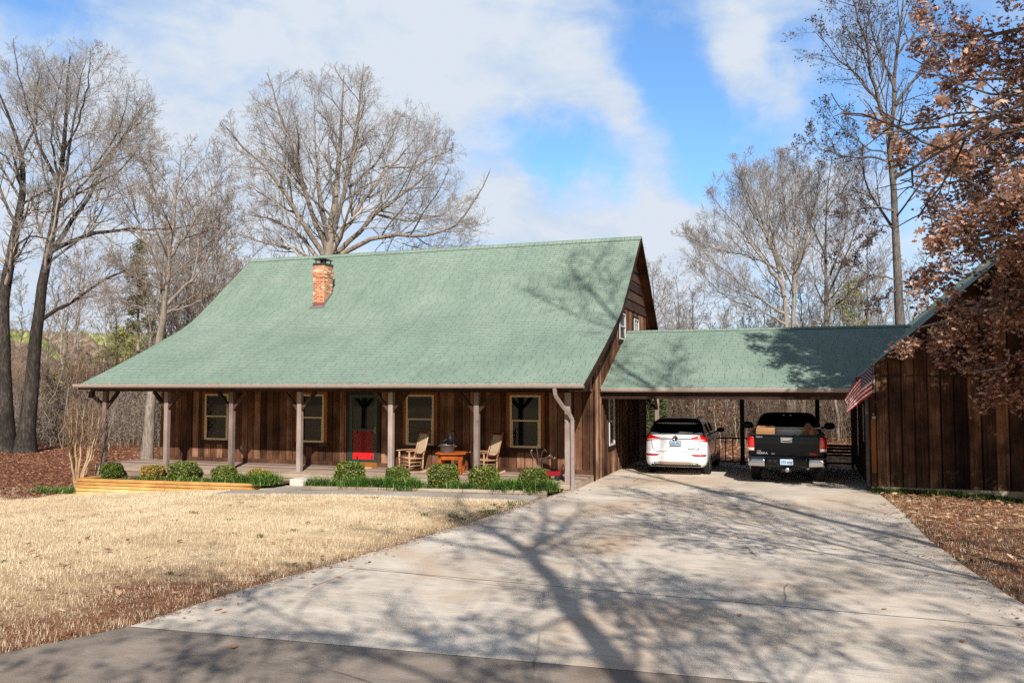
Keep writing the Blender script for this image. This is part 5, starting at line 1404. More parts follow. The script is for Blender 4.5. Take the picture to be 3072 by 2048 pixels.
mb = MB(); mb.lathe([(0, .80), (.09, .80), (.09, .83), (.06, .86), (.06, 1.02), (.085, 1.04), (.085, 1.22), (.06, 1.25), (.03, 1.27), (.03, 1.36), (0, 1.37)], (-9.50, 21.93, 0), 18); mb.build('body', M['iron'], pu, smooth=True)
mb = MB(); mb.tube([(-9.50, 21.86, 1.14), (-9.58, 21.80, 1.14), (-9.66, 21.76, 1.10), (-9.67, 21.755, 1.04)], [.03, .028, .026, .03], 10); mb.build('spout', M['iron'], pu, smooth=True)
mb = MB(); mb.tube([(-9.50, 21.95, 1.34), (-9.46, 22.0, 1.40), (-9.40, 22.05, 1.36), (-9.37, 22.1, 1.2)], [.016, .016, .014, .018], 8); mb.build('handle', M['iron'], pu, smooth=True)
# doormat
mt = MB(); mt.lathe([(0, DECKZ + .016), (.98, DECKZ + .016), (1.0, DECKZ + .002)], (0, 0, 0), 40)
mt.v = [(-12.86 + x * .52, 22.52 + y * .3, z) for x, y, z in mt.v]
tag(mt.build('doormat', M['mat'], None), 'oval tan doormat in front of the red and green door', 'doormat')
# red toy wagon and wire garden ornament at the right end of the porch
wg = thing('toy_wagon', 'small red metal wagon beside the right corner post of the porch', 'wagon', (-6.28, 21.35, DECKZ))
mb = MB(); mb.prism([(-6.52, .27), (-6.06, .30), (-6.04, .42), (-6.15, .42), (-6.30, .40), (-6.53, .39)], 'y', 21.2, 21.5); mb.build('tray', M['red_dark'], wg, bevel=.012)
for xx in (-6.45, -6.12):
    mb = MB(); mb.lathe([(0, -.19), (.06, -.19), (.07, -.17), (.07, .17), (.06, .19), (0, .19)], (xx, 21.35, DECKZ + .07), 16, 'y'); mb.build('wheel', M['tyre'], wg, smooth=True)
mb = MB(); mb.tube([(-6.05, 21.35, .30), (-5.99, 21.35, .36)], .012, 6); mb.tube([(-5.99 + .035 * math.cos(a), 21.35, .48 + .11 * math.sin(a)) for a in [2 * PI * k / 16 for k in range(17)]], .012, 6); mb.build('handle', M['iron'], wg, smooth=True)
wo = thing('wire_ornament', 'thin rusty wire garden ornament with curled stems beside the red wagon', 'ornament', (-6.6, 21.2, DECKZ))
r2 = random.Random(5)
mb = MB()
for k, (dx, h, bx) in enumerate(((-.22, .95, -.3), (-.06, 1.12, -.1), (.1, 1.0, .1), (.22, .86, .26), (.0, .8, .3))):
    mb.tube([(-6.62 + .03 * k, 21.25, DECKZ), (-6.62 + dx * .4, 21.22, DECKZ + h * .5), (-6.62 + dx, 21.2, h * .92), (-6.62 + bx + .06, 21.2, h), (-6.62 + bx + .12, 21.2, h - .07)], .007, 5)
mb.build('stem', M['wire'], wo)
mb = MB()
for q in ((-6.92, 1.0), (-6.42, .88), (-6.28, .82)): mb.lathe([(0, -.03), (.03, 0), (0, .03)], (q[0] + .1, 21.2, q[1] - .05), 8)
mb.build('bulb', M['bone'], wo)

# ------------------------------------------------------------------ flag on the garage corner
fg = thing('flag', 'red, white and blue striped flag drooping from a pole on the garage corner', 'flag', (1.74, 23.2, 2.6))
P0, P1 = Vector((1.74, 23.28, 2.62)), Vector((1.70, 22.05, 3.26))
mb = MB(); mb.tube([P0, P1], [.014, .012], 10); mb.build('pole', M['pole'], fg, smooth=True)
mb = MB(); mb.lathe([(0, -.02), (.022, -.008), (.026, .012), (.015, .03), (0, .04)], tuple(P1 + Vector((0, -.02, .012))), 12); 
mb.prism([(P1.x - .09, P1.z + .10), (P1.x - .02, P1.z + .055), (P1.x, P1.z + .02), (P1.x + .02, P1.z + .055), (P1.x + .09, P1.z + .10), (P1.x + .02, P1.z + .085), (P1.x, P1.z + .11), (P1.x - .02, P1.z + .085)], 'y', P1.y - .03, P1.y - .015)
mb.build('eagle_finial', M['brass'], fg)
mb = MB(); mb.box(1.69, 1.80, 23.27, 23.292, 2.50, 2.95); mb.build('bracket_board', M['grey_plate'], fg, bevel=.004)
mb = MB(); mb.tube([(1.74, 23.27, 2.60), (1.74, 23.12, 2.70)], .024, 10); mb.build('bracket', M['iron'], fg)
# cloth: u along the fly, v from the top edge down
def flag_pt(u, v):
    hoist = P1 * .97 + P0 * .03
    h = hoist + Vector((-.025, .60 * v, -.80 * v))
    top = Vector((-.74 * u + .06 * u * u, .25 * u, -.80 * u - .10 * u * u))
    bot = Vector((-.60 * u + .05 * u * u, -.15 * u, -.34 * u - .10 * u * u))
    p = h + top * (1 - v) + bot * v
    fold = math.sin(u * 7.5 + v * 3.0) * .05 * u + math.sin(u * 3.2 - v * 5) * .05 * u
    return p + Vector((.35 * fold, -fold, .1 * fold))
NU, NVs = 40, 13 * 3
def strip(name, cond, mat):
    vs = []; idx = {}; fs = []
    def vid(i, j):
        if (i, j) not in idx: idx[(i, j)] = len(vs); vs.append(tuple(flag_pt(i / NU, j / NVs)))
        return idx[(i, j)]
    for i in range(NU):
        for j in range(NVs):
            if cond(i, j): fs.append((vid(i, j), vid(i + 1, j), vid(i + 1, j + 1), vid(i, j + 1)))
    mb = MB(); mb.quadmesh(vs, fs); return mb
cant = lambda i, j: i < NU * .4 and j < 21
mb = strip('', lambda i, j: True, None)
for k, f in enumerate(mb.f):
    pass
mb.mi = []
for i in range(NU):
    for j in range(NVs): mb.mi.append(2 if cant(i, j) else (j // 3) % 2)
cl_ = mb.build('flag_cloth', [M['flag_red'], M['flag_white'], M['flag_blue']], fg, smooth=True, recalc=False)
mb = MB()
for row in range(9):
    cnt = 6 if row % 2 == 0 else 5
    for c_ in range(cnt):
        u = .4 * ((c_ + (.5 if cnt == 6 else 1)) / 6); v = (7 / 13) * ((row + .5) / 9)
        p = flag_pt(u, v); du = (flag_pt(u + .01, v) - p).normalized(); dv = (flag_pt(u, v + .01) - p).normalized(); nn = du.cross(dv).normalized()
        for sgn in (1, -1):
            pts = []
            for k in range(10):
                a = PI / 2 + k * PI / 5; r = .020 if k % 2 == 0 else .009
                pts.append(p + du * (r * math.cos(a)) + dv * (-r * math.sin(a)) + nn * (.0035 * sgn))
            mb.face(pts)
mb.build('stars', M['flag_white'], cl_, recalc=False)

# ------------------------------------------------------------------ planting
def shrub(loc, w, h, label, mat, seed, grp='clipped boxwoods along the porch'):
    rng = np.random.default_rng(seed)
    t = thing('boxwood_shrub', label, 'shrub', loc, grp)
    rx = w / 2 * .9; rz = h / 2 * (.92 + .05 * math.sin(seed * 2.3)); c = np.array([loc[0], loc[1], loc[2] + rz])
    # core
    def surf(n):
        d = rng.normal(size=(n, 3)); d /= np.linalg.norm(d, axis=1)[:, None]
        p_ = 3.2
        q = (np.abs(d[:, 0] ** p_) if False else np.abs(d[:, 0]) ** p_ + np.abs(d[:, 1]) ** p_ + np.abs(d[:, 2]) ** p_) ** (-1 / p_)
        return d * q[:, None], d
    lump = lambda d: 1 + (.05 + .03 * math.sin(seed * 1.7)) * np.sin(d[:, 0] * 7 + seed) * np.cos(d[:, 2] * 6 + seed * 2) + .05 * np.sin(d[:, 1] * 9 + d[:, 0] * 5 + seed)
    mb = MB(); vs = []; fs = []; nU, nV = 20, 12
    for i in range(nV + 1):
        for k in range(nU):
            a = 2 * PI * k / nU; b_ = PI * i / nV
            d = np.array([[math.sin(b_) * math.cos(a), math.sin(b_) * math.sin(a), math.cos(b_)]])
            q = (np.abs(d) ** 3.2).sum() ** (-1 / 3.2)
            e = d[0] * q * .84
            vs.append((c[0] + e[0] * rx, c[1] + e[1] * rx, c[2] + e[2] * rz))
    fs = [(i * nU + k, i * nU + (k + 1) % nU, (i + 1) * nU + (k + 1) % nU, (i + 1) * nU + k) for i in range(nV) for k in range(nU)]
    mb.quadmesh(vs, fs); mb.build('inner_twigs', M['box_core'], t)
    n = 5200
    s, d = surf(n)
    dep = rng.uniform(.80, 1.03, n) ** 1.0
    gap = np.sin(s[:, 0] * 5 + seed * 1.3) + np.sin(s[:, 1] * 6 + seed) + np.sin(s[:, 2] * 7 - seed)
    dep = np.where(gap > 1.7, dep - .12, dep)
    loose = rng.random(n) < .06
    dep = np.where(loose, dep + rng.uniform(0, .10, n), dep)
    p = c + s * np.array([rx, rx, rz]) * (dep * lump(d))[:, None]
    keep = p[:, 2] > loc[2] - .02
    p = p[keep]; d = d[keep]; m_ = len(p)
    rot = rand_rot(m_, rng, 0.0)
    # lean the leaf plane outward-ish
    tv = [(-.5, -.28, 0), (.1, -.38, .05), (.55, 0, 0), (.1, .38, .05), (-.5, .28, 0)]
    V, F = scatter(tv, [(0, 1, 2, 3, 4)], p, rot, rng.uniform(.026, .048, m_))
    bulk('foliage', V, F, M[mat], t)
    return t
Lb = [(-20.25, 20.42, .64, .46, 'box_leaf_dark', 'smallest dark boxwood at the far left end of the porch, behind the yellow timbers'),
      (-18.68, 20.42, .70, .44, 'box_leaf_bronze', 'bronzed yellowish boxwood, second from the left above the yellow timbers'),
      (-17.51, 20.42, .92, .56, 'box_leaf', 'widest boxwood above the yellow timbers, in front of the first window'),
      (-16.05, 20.42, .68, .48, 'box_leaf', 'boxwood at the foot of the third porch post from the left'),
      (-14.86, 20.42, .70, .45, 'box_leaf_bronze', 'yellow-green boxwood nearest the concrete step on its left side'),
      (-11.82, 20.3, .82, .68, 'box_leaf', 'round boxwood nearest the concrete step on its right side'),
      (-10.34, 20.3, .69, .60, 'box_leaf', 'small boxwood in front of the post left of the rocking chairs'),
      (-8.99, 20.3, .86, .74, 'box_leaf', 'large boxwood in front of the orange side table'),
      (-7.82, 20.3, .84, .66, 'box_leaf', 'boxwood in front of the rocking chair on the right'),
      (-6.48, 20.3, .78, .72, 'box_leaf', 'boxwood beside the red wagon below the rightmost porch window')]
for k, (x, y, w_, h_, mm, lab) in enumerate(Lb):
    zb = (-.12 if x < -14 else -.02) if x > -19 else -.16
    if x > -14: zb = -.06
    shrub((x, y, zb - .06), w_, h_ + .06, lab, mm, 20 + k)

# soil inside the beds
mb = MB()
mb.quadmesh([(-20.9, 19.8, -.2), (-13.84, 19.6, -.10), (-13.84, 20.92, -.08), (-20.9, 20.92, -.17)], [(0, 1, 2, 3)])
mb.quadmesh([(-12.7, 19.5, -.10), (-5.85, 19.9, .02), (-5.85, 20.92, .02), (-12.7, 20.92, -.08)], [(0, 1, 2, 3)])
M['soil'] = plain('bed_soil', L(92, 66, 46), .95, var=.4, vscale=9, bmp=.6)
so = mb.build('bed_soil', M['soil']); tag(so, kind='structure')
# timber edging
tp = thing('timber_planter', 'new yellow stacked timber edging holding the bed left of the step', 'planter', (-17.5, 19.7, -.4))
rt = random.Random(4)
H_ = .098
for row in range(5):
    ztop0, ztop1 = -.125 - row * H_, -.045 - row * H_
    segs = [(-20.88, -18.45), (-18.44, -16.0), (-15.99, -14.22)] if row % 2 == 0 else [(-20.88, -19.6), (-19.59, -17.1), (-17.09, -14.22)]
    for a, b_ in segs:
        za = np.interp(a, [-20.88, -14.2], [ztop0, ztop1]); zb_ = np.interp(b_, [-20.88, -14.2], [ztop0, ztop1])
        if max(za, zb_) < min(g1(a, 19.6), g1(b_, 19.6)) - .02: continue
        mb = MB(); yo = rt.uniform(-.008, .008)
        mb.bar((a, 19.70 + yo, za - H_ / 2), (b_, 19.70 + yo, zb_ - H_ / 2), .12, H_ - .013)
        mb.build('timber', M['timber'], tp, bevel=.016)
for row in range(5):
    mb = MB(); zt = -.125 - row * H_; mb.bar((-20.82, 19.765, zt - H_ / 2), (-20.82, 20.9, zt - H_ / 2), .12, H_ - .006); mb.build('end_timber', M['timber'], tp, bevel=.016)
t2 = thing('timber_border', 'low weathered grey timber border in front of the bed right of the step', 'border', (-9.3, 19.6, 0))
for row in range(2):
    for a, b_ in ([(-12.78, -10.5), (-10.49, -8.15), (-8.14, -5.95)] if row == 0 else [(-12.78, -11.6), (-11.59, -9.2), (-9.19, -5.95)]):
        mb = MB()
        zf = lambda x: np.interp(x, [-12.8, -5.9], [-.02, .10]) - row * H_ - H_ / 2
        yf_ = lambda x: np.interp(x, [-12.8, -5.9], [19.47, 19.72])
        mb.bar((a, yf_(a), zf(a)), (b_, yf_(b_), zf(b_)), .12, H_ - .004); mb.build('timber', M['timber_grey'], t2, bevel=.014)

def blades(n, xf, yf, zf, length, width, rng, droop=1.0, lean=None, segs=3, az=None, up=(0.5, 0.95)):
    """arching strap leaves; every blade is its own island"""
    x = xf(n); y = yf(n); z = zf(x, y)
    az = rng.uniform(0, 2 * PI, n) if az is None else az
    ln = length * rng.uniform(.6, 1.15, n); wd = width * rng.uniform(.7, 1.2, n)
    e = rng.uniform(*up, n) * PI / 2
    p = np.stack([x, y, z], 1); side = np.stack([-np.sin(az), np.cos(az), np.zeros(n)], 1)
    V = np.zeros((n, (segs + 1) * 2, 3)); step = ln / segs
    for k in range(segs + 1):
        wv = wd * (1 - (k / segs) ** 2 * .9) / 2
        V[:, 2 * k] = p - side * wv[:, None]; V[:, 2 * k + 1] = p + side * wv[:, None]
        d = np.stack([np.cos(az) * np.cos(e), np.sin(az) * np.cos(e), np.sin(e)], 1)
        p = p + d * step[:, None]; e = e - droop * rng.uniform(.5, 1.1, n) / segs
    F = [np.arange(n)[:, None] * ((segs + 1) * 2) + np.array([2 * k, 2 * k + 2, 2 * k + 3, 2 * k + 1])[None] for k in range(segs)]
    return V.reshape(-1, 3), F

def clump_bed(name, spots, zf, label, per, length, mat='liriope', seed=1, width=.013, droop=1.9):
    rng = np.random.default_rng(seed); VV = []; FF = []; off = 0
    for (x, y, s) in spots:
        n = int(per * s)
        V, F = blades(n, lambda n: x + rng.normal(0, .07 * s, n), lambda n: y + rng.normal(0, .06 * s, n), lambda a, b_: np.full(len(a), zf(x, y)), length * s, width, rng, droop)
        VV.append(V); FF.append([f + off for f in F]); off += len(V)
    faces = [np.concatenate([f[k] for f in FF]) for k in range(len(FF[0]))]
    o = bulk(name, np.concatenate(VV), faces, M[mat]); tag(o, label, 'grass', kind='stuff'); return o
rr = np.random.default_rng(8)
sp = []
def run(x0, x1, y0, y1, s0, s1, step=.16):
    x = x0
    while x < x1:
        sp.append((x, rr.uniform(y0, y1), rr.uniform(s0, s1))); x += step * rr.uniform(.7, 1.3)
run(-14.3, -13.86, 19.65, 20.4, .8, 1.0, .05); run(-14.3, -13.9, 19.45, 19.62, .7, .95, .06); run(-15.2, -14.15, 19.72, 19.95, .8, 1.1, .10); run(-15.0, -14.2, 19.9, 20.3, .8, 1.05, .12)
run(-12.75, -11.9, 19.52, 19.8, .8, 1.05, .10); run(-11.55, -9.3, 19.5, 19.76, .9, 1.1, .085); run(-11.3, -9.5, 19.8, 20.1, .9, 1.1, .13)
run(-8.55, -7.9, 19.72, 19.9, .75, .95, .12); run(-7.35, -5.95, 19.66, 19.9, .9, 1.15, .085); run(-7.3, -5.95, 19.95, 20.3, .9, 1.1, .11); run(-6.1, -5.8, 19.7, 20.6, .8, 1.0, .08)
run(-16.9, -15.3, 19.85, 19.95, .4, .62, .16); run(-19.3, -17.0, 19.9, 20.1, .3, .5, .2); run(-8.9, -5.9, 20.45, 20.75, .5, .8, .25)
clump_bed('border_grass', sp, lambda x, y: float(np.interp(x, [-21, -14, -12.8, -5.9], [-.16, -.06, -.05, .05])), 'dark green strap leaved border grass spilling over the timbers', 80, .43, seed=3)
sp = []; run(-21.9, -20.95, 19.3, 19.9, .7, .95, .11); run(-22.5, -21.2, 19.4, 20.1, .6, .9, .14)
clump_bed('side_grass', sp, g1, 'small patch of green blades at the left end of the yellow timbers', 80, .30, seed=4)
sp = []
x = 1.75
while x < 9.5:
    for _ in range(3): sp.append((x + rr.uniform(-.05, .05), rr.uniform(22.75, 23.25), rr.uniform(.6, 1.0)))
    x += .13
clump_bed('ground_cover', sp, lambda x, y: g1(x, y) - .02, 'low green ground cover along the foot of the garage wall', 48, .21, 'groundcover', 6, .022, 1.6)

# ------------------------------------------------------------------ lawn blades, straw, fallen leaves
rg = np.random.default_rng(21)
def sample(n, x0, x1, y0, y1, bias):
    """more points near the camera"""
    y = y0 + (y1 - y0) * rg.random(n) ** bias; x = rg.uniform(x0, x1, n)
    return x, y
def inview(x, y, m=1.2):
    d = -math.sin(YAW) * x + math.cos(YAW) * y; l = math.cos(YAW) * x + math.sin(YAW) * y
    return (d > 2) & (np.abs(l) < d * .62 + m)
def free(x, y):
    ok = ~on_drive(x, y, .015) & inview(x, y)
    ok &= ~((x > -15.02) & (x < -5.6) & (y > 18.6) & (y < 20.95)); ok &= ~((x > -21.1) & (x < -5.5) & (y > 19.62))
    ok &= ~((x > -21.6) & (x < -5.4) & (y > 20.6)); ok &= ~((x > 1.6) & (y > 22.7))
    return ok
x, y = sample(620000, -26, -5.6, 5.2, 20.4, 1.35)
lit = litter_amt(x, y); nz_ = .5 + .3 * np.sin(x * 1.7 + np.sin(y * 2.1)) * np.sin(y * 1.3 + x * .4) + .3 * np.sin(x * 5.1 + 2 * np.sin(y * 3.7)) * np.sin(y * 6.3 + x)
k = free(x, y) & (rg.random(len(x)) > lit * .78) & (rg.random(len(x)) < .55 + .45 * nz_)
x, y = x[k], y[k]; n = len(x)
V, F = blades(n, lambda n: x, lambda n: y, lambda a, b_: G(a, b_) - .03, .05 + .045 * np.clip(nz_[k], 0, 1), .0075, rg, .9, segs=1, up=(.22, .95))
o = bulk('lawn_grass', V, F, M['grass_blade']); tag(o, 'straw coloured dormant lawn grass left of the driveway', 'grass', kind='stuff')
x, y = sample(90000, 1.7, 10, 8, 22.9, 1.2); k = free(x, y) & (rg.random(len(x)) < .62); x, y = x[k], y[k]
V, F = blades(len(x), lambda n: x, lambda n: y, lambda a, b_: G(a, b_) - .03, .075, .008, rg, .9, segs=1, up=(.2, .9))
o = bulk('right_lawn_grass', V, F, M['grass_blade']); tag(o, 'thin dry grass showing through leaf litter right of the driveway', 'grass', kind='stuff')
# green weeds in the dormant grass
sp = []
for _ in range(14):
    wx, wy = rr.uniform(-15, -6.6), rr.uniform(9.5, 18.3)
    if free(np.array([wx]), np.array([wy]))[0]: sp.append((wx, wy, rr.uniform(.5, 1.0)))
for _ in range(34):
    wy = rr.uniform(15.2, 18.4); wx = float(interp_x(DRIVE_L, wy)) - abs(rr.normal(.25, .5)) - .05; sp.append((wx, wy, rr.uniform(.4, .9)))
clump_bed('lawn_weeds', sp, g1, 'small green weeds in the dormant lawn near the driveway', 26, .09, 'groundcover', 9, .014, 1.2)
# pine straw along the drive edge
x, y = sample(190000, -22, -5.5, 4.6, 20.0, 1.3); lit = litter_amt(x, y)
k = free(x, y) & (rg.random(len(x)) < lit * 1.15) & (y < 18.4); x, y = x[k], y[k]
V, F = blades(len(x), lambda n: x, lambda n: y, lambda a, b_: G(a, b_) + rg.uniform(-.012, .03, len(a)), .15, .0055, rg, .25, segs=1, up=(-.06, .12))
o = bulk('pine_straw', V, F, M['straw']); tag(o, 'red brown pine straw lying along the driveway edge', 'pine straw', kind='stuff')
x, y = sample(60000, 1.6, 10, 8, 22.9, 1.2); k = free(x, y); x, y = x[k], y[k]
V, F = blades(len(x), lambda n: x, lambda n: y, lambda a, b_: G(a, b_) + rg.uniform(-.012, .03, len(a)), .14, .006, rg, .25, segs=1, up=(-.06, .12))
o = bulk('right_pine_straw', V, F, M['straw']); tag(o, 'brown needles and bits under the oak right of the driveway', 'pine straw', kind='stuff')
OAK = [(-.5, 0, 0), (-.3, -.05, 0), (-.26, -.2, .03), (-.12, -.08, 0), (.0, -.3, .06), (.1, -.1, .01), (.26, -.24, .05), (.3, -.07, .02), (.52, 0, .05), (.3, .07, .02), (.26, .24, .05), (.1, .1, .01), (.0, .3, .06), (-.12, .08, 0), (-.26, .2, .03), (-.3, .05, 0)]
OF = [tuple(range(len(OAK)))]
def leaves(name, x, y, z, size, mat, flat, label, curl=1.0):
    n = len(x)
    tv = [(a, b_, c_ * curl + .25 * curl * b_ * b_) for a, b_, c_ in OAK]
    V, F = scatter(tv, OF, np.stack([x, y, z], 1), rand_rot(n, rg, flat), size)
    o = bulk(name, V, F, M[mat]); tag(o, label, 'leaves', kind='stuff'); return o
x = np.concatenate([rg.uniform(-22, -6, 2600)]); y = 5 + 14 * rg.random(2600) ** 1.2
lit = litter_amt(x, y); k = free(x, y) & (rg.random(len(x)) < .07 + lit * .5); x, y = x[k], y[k]
leaves('fallen_leaves', x, y, G(x, y) + rg.uniform(.015, .05, len(x)), rg.uniform(.09, .2, len(x)), 'fallen', .80, 'scattered dry oak leaves lying on the straw coloured lawn')
x = rg.uniform(1.7, 10, 5200); y = rg.uniform(9, 22.8, 5200); k = free(x, y) & (rg.random(len(x)) < .35 + .65 * sstep(y, 14, 21)); x, y = x[k], y[k]
leaves('oak_leaf_litter', x, y, G(x, y) + rg.uniform(.0, .05, len(x)), rg.uniform(.10, .2, len(x)), 'fallen', .75, 'brown oak leaves lying thick in front of the garage')
x = rg.uniform(-48, -18, 60000); y = rg.uniform(17, 36, 60000); lit = litter_amt(x, y); k = free(x, y) & (lit > .3) & inview(x, y); x, y = x[k], y[k]
leaves('leaf_litter', x, y, G(x, y) + rg.uniform(-.02, .05, len(x)), rg.uniform(.08, .15, len(x)), 'mulch_leaf', .7, 'carpet of red brown fallen leaves left of the house')
x = rg.uniform(-12, 8, 9000); y = rg.uniform(30, 55, 9000); k = inview(x, y); x, y = x[k], y[k]
leaves('woodland_leaf_litter', x, y, G(x, y) + rg.uniform(-.02, .05, len(x)), rg.uniform(.12, .24, len(x)), 'fallen', .7, 'fallen leaves on the ground behind the carport')
# bits that have blown over the edges of the concrete
ye = rg.uniform(7.6, 21.0, 2600); side_ = rg.random(2600) < .62
dd = np.abs(rg.normal(0, .11, 2600)); xe = np.where(side_, interp_x(DRIVE_L, ye) + dd - .02, interp_x(DRIVE_R, ye) - dd * 2.2 + .02)
k = inview(xe, ye); xe, ye = xe[k], ye[k]
V, F = blades(len(xe), lambda n: xe, lambda n: ye, lambda a, b_: np.full(len(a), .006), .13, .007, rg, .1, segs=1, up=(0, .1))
o = bulk('edge_straw', V, F, M['straw']); tag(o, 'loose pine needles blown onto the edges of the driveway', 'pine straw', kind='stuff')
ye = rg.uniform(7.8, 21.0, 150); side_ = rg.random(150) < .5; dd = np.abs(rg.normal(0, .35, 150)); xe = np.where(side_, interp_x(DRIVE_L, ye) + dd, interp_x(DRIVE_R, ye) - dd * 1.3)
leaves('edge_leaves', xe, ye, np.full(150, .012), rg.uniform(.05, .12, 150), 'fallen', .9, 'small dry leaves gathered along the driveway edges')
# single leaves lying on the concrete
for k_, (px, py, s, lab) in enumerate([(-5.55, 7.25, .20, 'pale tan leaf on the near edge of the driveway'), (-6.62, 8.35, .14, 'small leaf at the left edge of the driveway'), (-.72, 10.15, .13, 'brown leaf on the driveway near a rust stain'), (1.55, 9.9, .15, 'curled leaf on the right side of the driveway'), (.9, 11.0, .10, 'small leaf beside the second driveway joint'), (-4.1, 6.6, .08, 'short brown twig-like leaf on the near pavement')]):
    V, F = scatter([(a, b_, c_ + .3 * b_ * b_) for a, b_, c_ in OAK], OF, np.array([[0, 0, .004]]), rand_rot(1, rg, .97), [s])
    o = bulk('single_leaf', V, F, M['fallen']); o.location = (px, py, .006); tag(o, lab, 'leaf', 'single leaves on the concrete')
# ------------------------------------------------------------------ trees
def unit(a): return a / (np.linalg.norm(a, axis=-1, keepdims=True) + 1e-9)
def grow(pts, rad, n, rng, t0=.2, t1=1.0, ang=(30, 60), length=.4, absl=None, taper=.5, rr=.55, P=5, trop=.05, wig=.12, rmin=.004, endr=.3, env=None, lenpow=.5):
    """children of every branch in pts (N,P0,3)"""
    Np, P0, _ = pts.shape
    t = (np.arange(n)[None, :] + rng.uniform(.1, .9, (Np, n))) / n
    t = t0 + (t1 - t0) * t
    f = t * (P0 - 1); i = np.clip(f.astype(int), 0, P0 - 2); w = f - i
    ar = np.arange(Np)[:, None]
    p = pts[ar, i] * (1 - w[..., None]) + pts[ar, i + 1] * w[..., None]
    T = unit(pts[ar, i + 1] - pts[ar, i])
    r = rad[ar, i] * (1 - w) + rad[ar, i + 1] * w
    plen = np.linalg.norm(np.diff(pts, axis=1), axis=2).sum(1)[:, None]
    az = rng.uniform(0, 2 * PI, (Np, 1)) + np.arange(n)[None, :] * 2.4 + rng.normal(0, .5, (Np, n))
    ref = np.where(np.abs(T[..., 2:3]) > .9, np.array([1.0, 0, 0]), np.array([0, 0, 1.0]))
    a = unit(np.cross(T, ref)); b = np.cross(T, a)
    th = np.radians(rng.uniform(*ang, (Np, n)))
    d = T * np.cos(th)[..., None] + (a * np.cos(az)[..., None] + b * np.sin(az)[..., None]) * np.sin(th)[..., None]
    ln = (absl if absl is not None else length * plen) * (1 - taper * (t - t0) / (t1 - t0 + 1e-6)) * rng.uniform(.6, 1.25, (Np, n))
    p = p.reshape(-1, 3); d = d.reshape(-1, 3); ln = ln.ravel(); r = r.ravel()
    d = unit(d + np.array([0, 0, trop * 2]))
    if env is not None:
        c, R = env
        q = (p - c) / R; dd = d / R
        A = (dd ** 2).sum(1); B = 2 * (q * dd).sum(1); Cc = (q ** 2).sum(1) - 1
        disc = np.maximum(B * B - 4 * A * Cc, 0); far = (-B + np.sqrt(disc)) / (2 * A)
        ln = np.minimum(ln, np.maximum(far * rng.uniform(.8, 1.1, len(far)), .25 * ln))
    r0 = np.maximum(np.minimum(r * rr * rng.uniform(.7, 1.1, len(r)), r * .95), rmin)
    out = np.zeros((len(p), P, 3)); out[:, 0] = p
    for k in range(1, P):
        d = unit(d + np.array([0, 0, trop]) + rng.normal(0, wig, d.shape))
        p = p + d * (ln / (P - 1))[:, None]; out[:, k] = p
    tt = np.linspace(0, 1, P)[None, :]
    R_ = r0[:, None] * (1 - tt) + np.maximum(r0 * endr, rmin * .7)[:, None] * tt
    return out, R_

def poly_mesh(levels, sides):
    VV = []; FF = []; off = 0
    for (pts, rad), s in zip(levels, sides):
        Np, P, _ = pts.shape
        T = np.zeros_like(pts); T[:, 1:-1] = pts[:, 2:] - pts[:, :-2]; T[:, 0] = pts[:, 1] - pts[:, 0]; T[:, -1] = pts[:, -1] - pts[:, -2]
        T = unit(T)
        mean = unit(pts[:, -1] - pts[:, 0]); ref = np.where(np.abs(mean[:, 2:3]) > .8, np.array([1.0, .3, 0]), np.array([.2, .1, 1.0]))[:, None, :]
        a = unit(np.cross(T, ref)); b = np.cross(T, a)
        th = 2 * PI * np.arange(s) / s
        ring = pts[:, :, None, :] + rad[:, :, None, None] * (a[:, :, None, :] * np.cos(th)[None, None, :, None] + b[:, :, None, :] * np.sin(th)[None, None, :, None])
        VV.append(ring.reshape(-1, 3))
        bi = np.arange(Np)[:, None, None] * P * s + np.arange(P - 1)[None, :, None] * s
        k = np.arange(s)[None, None, :]; k2 = (np.arange(s) + 1)[None, None, :] % s
        F = np.stack([bi + k, bi + k2, bi + s + k2, bi + s + k], -1).reshape(-1, 4) + off
        FF.append(F); off += Np * P * s
    return np.concatenate(VV), np.concatenate(FF)

def path_arr(pts3, r0, r1, P, rng, wig=.0, power=1.0):
    """resample a 3-D polyline with smoothing to P points"""
    pts3 = np.asarray(pts3, float)
    seg = np.concatenate([[0], np.cumsum(np.linalg.norm(np.diff(pts3, axis=0), axis=1))])
    s = np.linspace(0, seg[-1], P)
    # Catmull-like smoothing by dense interpolation and box filter
    sd = np.linspace(0, seg[-1], P * 6)
    dense = np.stack([np.interp(sd, seg, pts3[:, k]) for k in range(3)], 1)
    kf = np.ones(7) / 7; pad = np.pad(dense, ((3, 3), (0, 0)), mode='edge')
    sm = np.stack([np.convolve(pad[:, k], kf, mode='valid') for k in range(3)], 1); sm[0] = dense[0]; sm[-1] = dense[-1]
    o = np.stack([np.interp(s, sd, sm[:, k]) for k in range(3)], 1)
    o[1:-1] += rng.normal(0, wig, (P - 2, 3))
    t = (s / seg[-1]) ** power
    return o[None], (r0 * (1 - t) + r1 * t)[None]

def cat(levels):
    """branches of unequal point counts are kept apart; equal ones joined"""
    return np.concatenate([l[0] for l in levels]), np.concatenate([l[1] for l in levels])

